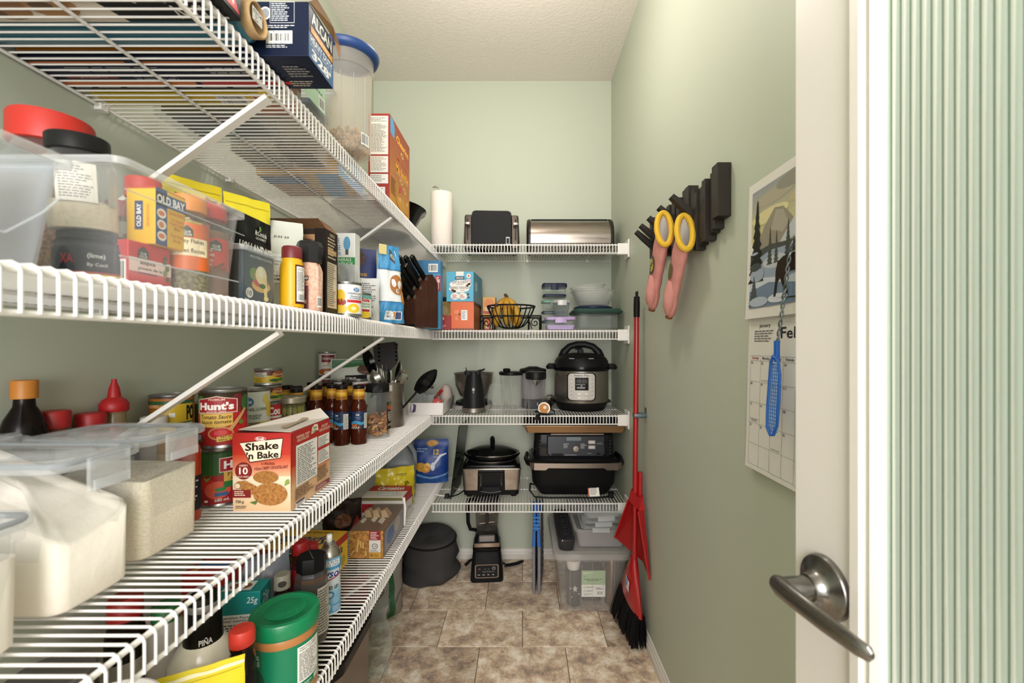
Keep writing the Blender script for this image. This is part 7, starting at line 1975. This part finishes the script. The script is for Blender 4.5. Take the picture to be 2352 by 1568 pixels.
MB().loft([rrect(-.034, .034, -.19, .17, 0, .02), rrect(-.040, .040, -.20, .18, .045, .02), rrect(-.036, .036, -.195, .175, .05, .02)], clear('#7a7a7e', .55, .12, '#3c3c40', .4)).build('dish_body', q)
for k in range(4):
    q2 = MB().torus((0, -.12 + .07 * k, .052), .018, .003, M('#2a2a2c', .4), 16, 5).build('dish_stud', q)

# glass vase and bins at the left under the lowest shelf
VG = clear('#fafcfb', .02, .03, '#f2f5f4', .50)
t = thing('glass_vase', 'clear glass vase with flared rim and bulbous body on the floor', 'vase', (-.540, 1.625, 0))
MB().lathe([(.002, .004), (.030, .0), (.036, .003), (.040, .03), (.052, .09), (.054, .125), (.046, .165), (.032, .195), (.030, .215), (.038, .245), (.046, .262), (.0445, .263), (.036, .245), (.0275, .215), (.030, .193), (.044, .163), (.0515, .125), (.0495, .09), (.037, .03), (.032, .012), (.002, .012)], VG, 44).build('vase_body', t)
t = thing('pedal_bin', 'steel waste bin with black rim band under the lowest shelf', 'bin', (-.640, 1.330, 0))
MB().loft([rrect(-.13, .13, -.15, .15, 0, .06, 6), rrect(-.135, .135, -.155, .155, .30, .06, 6)], M('#8a7f76', .35, .8)).build('bin_body', t)
MB().loft([rrect(-.137, .137, -.157, .157, .298, .06, 6), rrect(-.142, .142, -.162, .162, .305, .06, 6), rrect(-.142, .142, -.162, .162, .335, .06, 6), rrect(-.130, .130, -.150, .150, .345, .05, 6), rrect(-.120, .120, -.140, .140, .338, .05, 6)], M('#141415', .35)).build('rim_band', t)
MB().loft([rrect(-.121, .121, -.141, .141, .330, .05, 6), rrect(-.118, .118, -.138, .138, .336, .05, 6)], M('#7f756d', .4, .5)).build('lid', t)
pouch('gift_bag', 'grey and green patterned bag on the floor behind the vase', -.640, 1.960, 0, .20, .30, .14, '#8a857f', [('p', [(.6, .0), (.75, 0), (.72, .7), (.6, .6)], '#1f5a35'), ('p', [(.1, .3), (.5, .5), (.5, .45), (.1, .25)], '#6a6560'), ('p', [(.75, .3), (1, .5), (1, .45), (.75, .25)], '#5f5a55')], rz=R(35), seed=71, wr=.014)
pouch('red_shopping_bag', 'dark red shopping bag on the floor under the lowest wire shelf', -.700, 1.640, 0, .22, .34, .16, '#6a1416', [('r', .2, .3, .8, .6, '#7d1f20')], rz=R(25), seed=72, wr=.014)
pouch('green_bag', 'dark green bag on the floor by the fabric storage bag', -.760, 2.190, 0, .2, .34, .12, '#183a26', None, rz=R(20), seed=73, wr=.014)

# ================================================================ RIGHT WALL
# peg rail of uneven slats with flip-down hooks
RK = M('#37322e', .45, col2='#2e2a27', vs=30, var=.6)
t = thing('hook_rail', 'dark brown slatted hook rail with flip-down pegs on the green wall', 'hook rail', (XR, 0, 0))
sl = [(1.064, .034, 1.672, 1.541, .030), (1.100, .020, 1.660, 1.520, .022), (1.122, .018, 1.672, 1.515, .016), (1.143, .022, 1.662, 1.500, .028), (1.168, .022, 1.655, 1.512, .022), (1.192, .016, 1.640, 1.500, .018), (1.210, .020, 1.650, 1.490, .024), (1.232, .026, 1.668, 1.508, .022),
      (1.262, .030, 1.688, 1.520, .026), (1.296, .026, 1.690, 1.530, .022), (1.326, .026, 1.675, 1.530, .030), (1.356, .024, 1.672, 1.520, .018), (1.384, .026, 1.690, 1.54, .024), (1.414, .024, 1.678, 1.525, .016), (1.442, .028, 1.690, 1.545, .022), (1.474, .024, 1.675, 1.530, .028), (1.502, .026, 1.690, 1.552, .018), (1.532, .024, 1.670, 1.540, .026), (1.558, .022, 1.700, 1.56, .020), (1.582, .022, 1.675, 1.545, .026), (1.606, .018, 1.690, 1.555, .018), (1.626, .028, 1.702, 1.552, .024)]
for y, w, z1, z0, dp in sl:
    MB().box(-.004 - dp, -.0005, y, y + w, z0, z1, RK).build('slat', t, smooth=False, bevel=.001)
MB().box(-.005, 0, 1.07, 1.645, 1.575, 1.63, RK).build('back_plate', t, smooth=False)


def peg(y, z, L=.085, w=.011, up=40, nm='peg'):
    a = R(up)
    P0 = Vector((-.012, y, z))
    P1 = P0 + Vector((-L * math.sin(R(49)), 0, L * math.cos(R(49))))
    d = (P1 - P0).normalized()
    n_ = d.cross(Vector((0, 1, 0))).normalized()
    MB().loft([[P + n_ * th + Vector((0, -w, 0)), P - n_ * th + Vector((0, -w, 0)), P - n_ * th + Vector((0, w, 0)), P + n_ * th + Vector((0, w, 0))] for P, th in ((P0, .010), (P0.lerp(P1, .6), .009), (P1, .006))], RK).build(nm, t, smooth=False, bevel=.001)


for y, z in ((1.245, 1.585), (1.36, 1.590), (1.47, 1.590), (1.570, 1.592), (1.632, 1.585)):
    peg(y, z, .098, .012)

# oven mitts hung by their cuffs, open ends up
PK = M('#d3938a', .85, bump=.25, bs=120, col2='#bd7a70', vs=12, var=.6)
YC = M('#d3a92a', .8, bump=.2, bs=120)
LIN = M('#cfc8c2', .9, bump=.3, bs=60)


def mitt(label, x, y, z, L, lean, rz, prn):
    """Quilted glove: cuff opening at the top, long flat sleeve, rounded finger end and a thumb."""
    t = thing('oven_mitt', label, 'oven mitt', (x, y, z), rz, 'pair of oven mitts')
    mb = MB()
    rings = []
    K = 18
    for i in range(K + 1):
        q = i / K
        w = .048 * (1.0 - .34 * q) * (1 if q < .86 else max(.18, math.sqrt(max(0, 1 - ((q - .86) / .14) ** 2))))
        th = (.0205 - .002 * q) * (1 if q < .86 else max(.18, math.sqrt(max(0, 1 - ((q - .86) / .14) ** 2))))
        zz = -L * q
        ring = []
        for j in range(20):
            a = 2 * PI * j / 20
            f = 1 + .05 * math.sin(q * 34) * (1 if q < .8 else 0) * (.6 + .4 * math.cos(a * 2)) + .05 * noise.noise(Vector((math.cos(a) * 1.5, math.sin(a) * 1.5, q * 9 + x * 10)))
            ring.append((th * f * math.cos(a) + lean * q * q, w * f * math.sin(a), zz + .62 * w * math.sin(a) * max(0, 1 - q / .32)))
        rings.append(ring)
    mb.loft(rings, PK, (False, True)).build('sleeve', t, angle=70)
    # lining just inside the mouth
    MB().loft([[(.0185 * math.cos(2 * PI * j / 20), .044 * math.sin(2 * PI * j / 20), .004 + .62 * .044 * math.sin(2 * PI * j / 20)) for j in range(20)], [(.0155 * math.cos(2 * PI * j / 20), .040 * math.sin(2 * PI * j / 20), -.06 + .40 * .04 * math.sin(2 * PI * j / 20)) for j in range(20)]], LIN, (False, True)).build('lining', t)
    MB().tube([(.0215 * math.cos(2 * PI * j / 28), .0475 * math.sin(2 * PI * j / 28), .003 + .62 * .0475 * math.sin(2 * PI * j / 28)) for j in range(28)], .0085, YC, 8, closed=True).build('cuff_binding', t)
    MB().tube([(-.006 + lean * .2, -.010, -L * .52), (-.014 + lean * .45, -.024, -L * .66), (-.014 + lean * .7, -.026, -L * .80), (-.010 + lean * .8, -.022, -L * .90)], [.016, .018, .016, .008], PK, 12).build('thumb', t)
    its = [('e', .1, .50, .8, .74, '#3c3a2c'), ('e', .2, .53, .7, .70, '#b9a23a'), ('p', [(.2, .56), (.5, .6), (.7, .7), (.5, .66)], '#4a5a2a'), ('e', .15, .20, .85, .46, '#6a4a3c'), ('e', .3, .25, .6, .42, '#b98a6a'), ('p', [(.3, .45), (.4, .62), (.5, .48)], '#4a5a2c'), ('e', .2, .05, .8, .18, '#8a5a3a')] if prn else [('e', .2, .5, .7, .7, '#5a5a2a'), ('e', .2, .1, .7, .3, '#7a4a30')]

    def sm_(u, v, h):
        q = .95 - v * .9
        a = R(196 + (u - .5) * 84)
        w = .048 * (1.0 - .34 * q) * (1 if q < .86 else max(.18, math.sqrt(max(0, 1 - ((q - .86) / .14) ** 2))))
        th = (.0205 - .002 * q) * (1 if q < .86 else max(.18, math.sqrt(max(0, 1 - ((q - .86) / .14) ** 2))))
        return Vector(((th * 1.07 + h) * math.cos(a) + lean * q * q, (w * 1.07 + h) * math.sin(a), -L * q))
    printed(t, its, sm_, 'floral_print', step_u=.08, step_v=.08, h0=.0012)
    MB().lathe([(.002, -.004), (.012, 0), (.010, .008), (.002, .012)], M('#7a4a2c', .8), 12, (lean, 0, -L - .002)).build('scorched_tip', t)
    return t


mitt('pink quilted oven mitt with yellow cuff, the one nearer the end wall', .426, 1.310, 1.572, .290, .012, 0, True).rotation_euler = (R(39), R(2), R(-4))
mitt('pink quilted oven mitt with yellow cuff, the one nearer the calendar', .457, 1.226, 1.540, .285, .014, 0, False).rotation_euler = (R(38), R(3), R(-4))

# calendar
t = thing('wall_calendar', 'open wall calendar with moose painting above a February page', 'calendar', (XR, 0, 0))
CW = M('#dedad4', .55)
Y0, Y1 = .672, .974


def sheet(z0, z1, bow, nm):
    mb = MB()
    n = 14
    f, b = [], []
    for i in range(n + 1):
        q = i / n
        x = -.003 - bow * math.sin(PI * q) - .010 * (1 - q) ** 3 * (1 if bow > 0 else 0)
        f.append((x, z0 + (z1 - z0) * q))
    V = [(x, y, z) for x, z in f for y in (Y1, Y0)] + [(x + .0012, y, z) for x, z in f for y in (Y1, Y0)]
    F = [(2 * i, 2 * i + 1, 2 * i + 3, 2 * i + 2) for i in range(n)]
    o = 2 * (n + 1)
    F += [(o + 2 * i + 2, o + 2 * i + 3, o + 2 * i + 1, o + 2 * i) for i in range(n)]
    F += [(2 * i + 2, o + 2 * i + 2, o + 2 * i, 2 * i) for i in range(n)] + [(2 * i + 1, o + 2 * i + 1, o + 2 * i + 3, 2 * i + 3) for i in range(n)]
    F += [(0, o, o + 1, 1), (2 * n, 2 * n + 1, o + 2 * n + 1, o + 2 * n)]
    mb.add(V, F, CW)
    mb.build(nm, t, angle=50)

    def mp_(u, v, h):
        x = -.003 - bow * math.sin(PI * v) - .010 * (1 - v) ** 3 * (1 if bow > 0 else 0)
        return Vector((x - h, Y1 + (Y0 - Y1) * u, z0 + (z1 - z0) * v))
    return mp_


m1 = sheet(1.282, 1.577, .003, 'picture_page')
a0, b0, a1, b1 = .055, .075, .945, .93


def pine(x, y, h, w, c):
    P = []
    n = 9
    for i in range(n + 1):
        q = i / n
        P += [(x - w * (1 - q) * .55 - .002, y + h * q + .3 * h / n), (x - w * (1 - q) - .002, y + h * q)] if False else [(x - w * (1 - q), y + h * q), (x - w * (1 - q) * .5, y + h * (q + .7 / n))]
    P = P[:-1]
    Rr = [(2 * x - px_, py_) for px_, py_ in P]
    return ('p', P + list(reversed(Rr[:-1])), c)


cl = lambda *p: list(p)
its = [('g', a0, .55, a1, b1, '#cfc48a', '#8f9296'), ('e', .10, .78, .55, .88, '#a8a08a'), ('e', .35, .82, .85, .93, '#8a867a'), ('e', .50, .70, .95, .80, '#b9ac84'), ('e', .06, .66, .5, .76, '#d6cb98'),
       ('p', [(.12, .48), (.22, .64), (.34, .74), (.44, .72), (.52, .64), (.62, .54), (.70, .48)], '#8f8676'), ('p', [(.30, .60), (.36, .72), (.44, .70), (.50, .60), (.44, .55)], '#a39c8e'), ('p', [(.52, .50), (.66, .64), (.80, .80), (.945, .90), (.945, .46)], '#77705f'), ('p', [(.66, .52), (.80, .72), (.945, .82), (.945, .50)], '#98927f'), ('p', [(.40, .48), (.56, .62), (.66, .60), (.80, .50)], '#b9bdc2'),
       ('r', a0, .075, a1, .46, '#8f9db0'), ('p', [(a0, .40), (.3, .46), (.7, .44), (a1, .42), (a1, .50), (.6, .47), (.3, .50), (a0, .47)], '#3e4240'), ('p', [(.30, .38), (.62, .40), (a1, .46), (a1, .34), (.5, .30)], '#d6c9b0'), ('e', .22, .33, .50, .42, '#b9bcc4'), ('p', [(a0, .075), (a1, .075), (a1, .24), (.5, .22), (a0, .28)], '#6d7f96'), ('p', [(a0, .2), (.3, .24), (.6, .20), (a1, .25), (a1, .29), (.5, .25), (a0, .3)], '#c4cbd4')]
its += [pine(.30, .36, .26, .035, '#3b4036'), pine(.375, .36, .22, .03, '#41463c'), pine(.50, .34, .28, .045, '#33382f')] + [pine(.56 + .045 * i, .40, .10 + .02 * (i % 3), .022, '#474a42') for i in range(9)]
its += [pine(.135, .26, .60, .105, '#20241f'), ('e', .06, .26, .24, .36, '#9aa4b4'), ('e', a0, .34, .2, .40, '#35403c'), ('e', .07, .46, .16, .48, '#9aa4b4'), pine(.115, .09, .22, .07, '#3f4a4a'), ('e', .065, .08, .30, .15, '#aab4c2'), ('e', .30, .09, .52, .15, '#c9cdd6'), ('p', [(.4, .12), (.7, .11), (a1, .14), (a1, .12), (.7, .095)], '#2a211c')]
mo = '#2a1d16'
its += [('p', [(.38, .30), (.40, .36), (.46, .385), (.58, .39), (.70, .40), (.78, .43), (.84, .42), (.88, .37), (.92, .36), (a1, .33), (a1, .24), (.92, .27), (.86, .29), (.82, .29), (.80, .27), (.83, .14), (.80, .14), (.75, .26), (.66, .27), (.67, .15), (.645, .15), (.62, .27), (.52, .28), (.48, .26), (.52, .14), (.49, .14), (.43, .25), (.40, .22), (.39, .13), (.365, .13), (.38, .24)], mo), ('e', .70, .38, .86, .45, mo)]
printed(t, its, m1, 'picture_print', step_v=.1)
m2 = sheet(.957, 1.281, .004, 'date_page')
its = [T('January', .14, .935, .28, .965, '#2a2a2a'), T('February', .40, .845, .92, .935, '#1d1d1f'), ('r', .04, .755, .97, .757, '#8a8a88'), ('r', .04, .722, .97, .724, '#8a8a88')]
its += [('l', .08, .845, .33, .925, 5, '#6a6a6a')]
days = ['Sunday', 'Monday', 'Tuesday', 'Wednesday', 'Thursday', 'Friday', 'Saturday']
for k in range(8):
    x = .04 + .93 * k / 7
    its.append(('r', x - .0012, .03, x + .0012, .757, '#9c9b98'))
for k in range(5):
    y = .722 - (k + 1) * .138
    its.append(('r', .04, y - .001, .97, y + .001, '#9c9b98'))
for k, dname in enumerate(days):
    x = .04 + .93 * k / 7
    its.append(T(dname, x + .022, .728, x + .112, .750, '#a5262c' if k in (0,) else '#2a2a2a'))
nday = 1
for r_ in range(5):
    for k in range(7):
        if nday > 28:
            break
        x = .04 + .93 * k / 7
        y = .722 - r_ * .138
        its.append(T('%02d' % nday, x + .010, y - .022, x + .034, y - .006, '#3a3a3a'))
        if nday in (2, 15, 24):
            its.append(T({2: 'Groundhog Day', 15: 'National Flag of\nCanada Day', 24: 'Ramadan begins'}[nday], x + .02, y - .130, x + .115, y - (.120 if nday != 15 else .106), '#4a4a4a'))
        nday += 1
printed(t, its, m2, 'date_print', step_v=.1)
MB().tube([(-.006, Y1, 1.2815), (-.006, Y0, 1.2815)], .0016, CW, 6).build('fold', t)

# fly swatter hanging over the calendar
t = thing('fly_swatter', 'blue fly swatter on a twisted wire handle, hung over the calendar', 'fly swatter', (.478, .818, 1.205))
FS = clear('#3f7fd0', .72, .25, '#1f5fb8', .2)
wm = M('#7f8688', .35, .85)
for s in (0, PI):
    MB().tube([(.0024 * math.cos(k * .62 + s) + .020 * (k / 60), .0024 * math.sin(k * .62 + s) - .012 * (k / 60), .012 + .200 * k / 60) for k in range(61)], .0016, wm, 6).build('twisted_wire', t)
MB().loft([rrect(-.004, .004, -.005, .005, z, .002, 2) for z in (-.012, .028)], M('#1f63c4', .4)).build('socket', t)
fr = [(-.003, .006, 0), (-.003, .014, -.012), (-.004, .017, -.050), (-.007, .018, -.100), (-.009, .016, -.138), (-.010, .004, -.150), (-.010, -.006, -.148), (-.009, -.015, -.130), (-.007, -.018, -.085), (-.004, -.016, -.035), (-.003, -.008, -.008)]
MB().tube(fr, .003, M('#1f63c4', .4), 7, closed=True).build('paddle_frame', t)
PM = M('#2f77cf', .4)
grid = MB()
for k in range(5):
    y = -.012 + .006 * k
    grid.tube([(-.003, y, -.014), (-.007, y, -.08), (-.0098, y, -.142)], .0011, PM, 4)
for k in range(20):
    z = -.016 - k * .0066
    x = -.003 - .0068 * (k / 19)
    grid.tube([(x, .0165, z), (x, -.0165, z)], .0011, PM, 4)
q = grid.build('mesh_blade', t)
q['kind'] = 'stuff'

# broom and dustpan
t = thing('broom', 'red handled broom with angled black bristles leaning against the wall', 'broom', (0, 0, 0))
RD = M('#9c1216', .32, coat=.3)
top, bot = Vector((.474, 1.805, 1.425)), Vector((.461, 1.790, .335))
MB().tube([bot, top - (top - bot) * .075], .0105, RD, 14).build('handle', t)
gp_ = MB()
gp_.tube([top - (top - bot) * .078, top - (top - bot) * .03, top], [.0125, .0130, .0115], BLACK, 14)
gp_.build('grip', t)
MB().tube([top + Vector((0, .010, -.004)), top + Vector((0, .010, .020)), top + Vector((0, -.010, .020)), top + Vector((0, -.010, -.004))], .0035, BLACK, 8, closed=True).build('hang_loop', t)
rings = []
for z, hw, cx, cy_, th in ((.350, .016, .460, 1.795, .014), (.325, .022, .459, 1.795, .018), (.290, .040, .457, 1.800, .022), (.235, .062, .455, 1.805, .024), (.185, .080, .455, 1.812, .024), (.160, .086, .455, 1.815, .022)):
    ax = Vector((.22, -.975, 0))
    ay = Vector((.975, .22, 0))
    rings.append([Vector((cx, cy_, z + .10 * (1 if False else 0))) + ax * (hw * math.cos(2 * PI * j / 16)) + ay * (th * math.sin(2 * PI * j / 16)) + Vector((0, 0, -.030 * math.cos(2 * PI * j / 16) * (hw / .086))) for j in range(16)])
MB().loft(rings, RD).build('broom_head', t)
printed(t, [('p', [(.1, .9), (.9, .7), (.75, .1), (.3, .25)], '#d9d6d4'), ('p', [(.15, .85), (.55, .75), (.5, .35), (.3, .4)], '#3f8fb8')], plane_map((.4290, 1.815, .205), (.008, -.045, 0), (.002, 0, .075)), 'sticker', h0=.002)
rb = random.Random(9)
mb = MB()
brm = M('#121112', .8)
for i in range(420):
    u = rb.uniform(-1, 1)
    v = rb.uniform(-1, 1)
    ax = Vector((.22, -.975, 0))
    ay = Vector((.975, .22, 0))
    p0 = Vector((.455, 1.815, .168 - .030 * u)) + ax * (u * .080) + ay * (v * .017)
    sp_ = u * .125 - .012
    p1 = Vector((.447, 1.835, max(.004, .020 + .012 * rb.random() + (-.012 * u)))) + ax * (sp_ * .92) + ay * (v * .034)
    p1.x = min(p1.x, XR - .018)
    md = p0.lerp(p1, .5) + ay * v * .006
    mb.tube([p0, md, p1], .0017, brm, 3)
q = mb.build('bristles', t)
q['kind'] = 'stuff'
t = thing('broom_clip', 'small metal spring clip on the wall gripping the red broom handle', 'clip', (XR, 1.795, .935))
MB().box(-.003, -.0002, -.014, .014, -.03, .03, STEEL).build('clip_plate', t, smooth=False)
MB().tube([(-.003, .014, 0), (-.030, .018, 0), (-.052, .013, 0)], .0045, M('#56666a', .4, .5), 8, flat=2).build('clip_jaw', t)
MB().tube([(-.003, -.014, 0), (-.030, -.016, 0), (-.052, -.011, 0)], .0045, M('#56666a', .4, .5), 8, flat=2).build('clip_jaw', t)

t = thing('dustpan', 'red plastic dustpan clipped upright on the broom handle', 'dustpan', (0, 0, 0))
RP = M('#a51418', .35, coat=.2)
Tp, Mt, Mb_ = Vector((.486, 1.800, .700)), Vector((.488, 1.795, .560)), Vector((.497, 1.800, .330))
Lt, Lb, Rt, Rb_ = Vector((.462, 1.83, .58)), Vector((.405, 1.90, .385)), Vector((.489, 1.760, .56)), Vector((.503, 1.718, .300))
pan = MB()
pan.add([Mt, Lt, Lb, Mb_, Rb_, Rt], [(0, 1, 2, 3), (0, 3, 4, 5)], M('#8e1014', .4))
q = pan.build('pan_floor', t, smooth=False)
q.modifiers.new('thickness', 'SOLIDIFY').thickness = .002
dn = Vector((-.022, -.016, 0))
q = MB().add([Rt, Rb_, Rb_ + dn * .15, Rt + dn * 1.2, Lt, Lb, Lb + dn * .2, Lt + dn], [(0, 1, 2, 3), (7, 6, 5, 4)], RP).build('side_wall', t, smooth=False)
q.modifiers.new('thickness', 'SOLIDIFY').thickness = .003
MB().tube([Tp, Vector((.484, 1.798, .63)), Vector((.484, 1.796, .575))], [.0145, .016, .022], RP, 12, flat=.7).build('pan_handle', t)
MB().loft([[Rt + dn, Rt + Vector((.004, -.010, 0)), Mt, Lt, Lt + dn], [Rt + dn + Vector((0, .012, .05)), Rt + Vector((.002, .012, .05)), Mt + Vector((0, 0, .05)), Lt + Vector((.008, -.018, .05)), Lt + dn + Vector((.01, -.012, .05))]], RP, (False, False)).build('pan_shoulder', t, smooth=False)
MB().tube([Rt + dn * 1.2, Rb_ + dn * .15], .0035, RP, 7).build('rolled_edge', t)
MB().tube([Lt + dn, Lb + dn * .2], .0030, RP, 7).build('rolled_edge', t)


# ================================================================ repeats of a kind share a group
NAMED = {'wire_shelf': 'wire shelves', 'food_can': 'tins of food', 'spice_jar': 'spice jars by the clear bins', 'storage_bin': 'clear storage bins', 'spice_bin': 'clear spice bins', 'yellow_pouch': 'yellow pouches',
         'sauce_packet': 'hollandaise packets in the tub', 'food_box': 'food storage boxes with lids', 'blender_cup': 'clear blender cups', 'mixing_bowl': 'nested mixing bowls', 'cracker_box': 'cracker boxes', 'utensil': 'utensils in the steel crock',
         'glass_jar': 'small glass jars in the tray', 'glass_dish_lid': 'dish lids on the tote', 'baking_sheet': 'baking sheets', 'spice_bottle': 'red capped spice bottles', 'grain_box': 'clear boxes of grain', 'dark_jar': 'dark jars', 'brown_sauce_bottle': 'brown sauce bottles', 'sauce_bottle': 'sauce bottles'}
tops = {}
for o in scene.objects:
    if o.parent is None and o.get('category'):
        tops.setdefault(o.name.split('.')[0], []).append(o)
for k, v in tops.items():
    if len(v) > 1 and k in NAMED:
        for o in v:
            if not o.get('group'):
                o['group'] = NAMED[k]


def rebase(t):
    """move a thing's Empty from the world origin to the base of what it carries"""
    bpy.context.view_layer.update()
    P = [c.matrix_world @ Vector(q) for c in t.children for q in c.bound_box]
    new = Vector(((min(p.x for p in P) + max(p.x for p in P)) / 2, (min(p.y for p in P) + max(p.y for p in P)) / 2, min(p.z for p in P)))
    d = new - t.location
    for c in t.children:
        c.location -= d
    t.location = new


for nm in ('hook_rail', 'wall_calendar', 'broom', 'dustpan'):
    rebase(bpy.data.objects[nm])
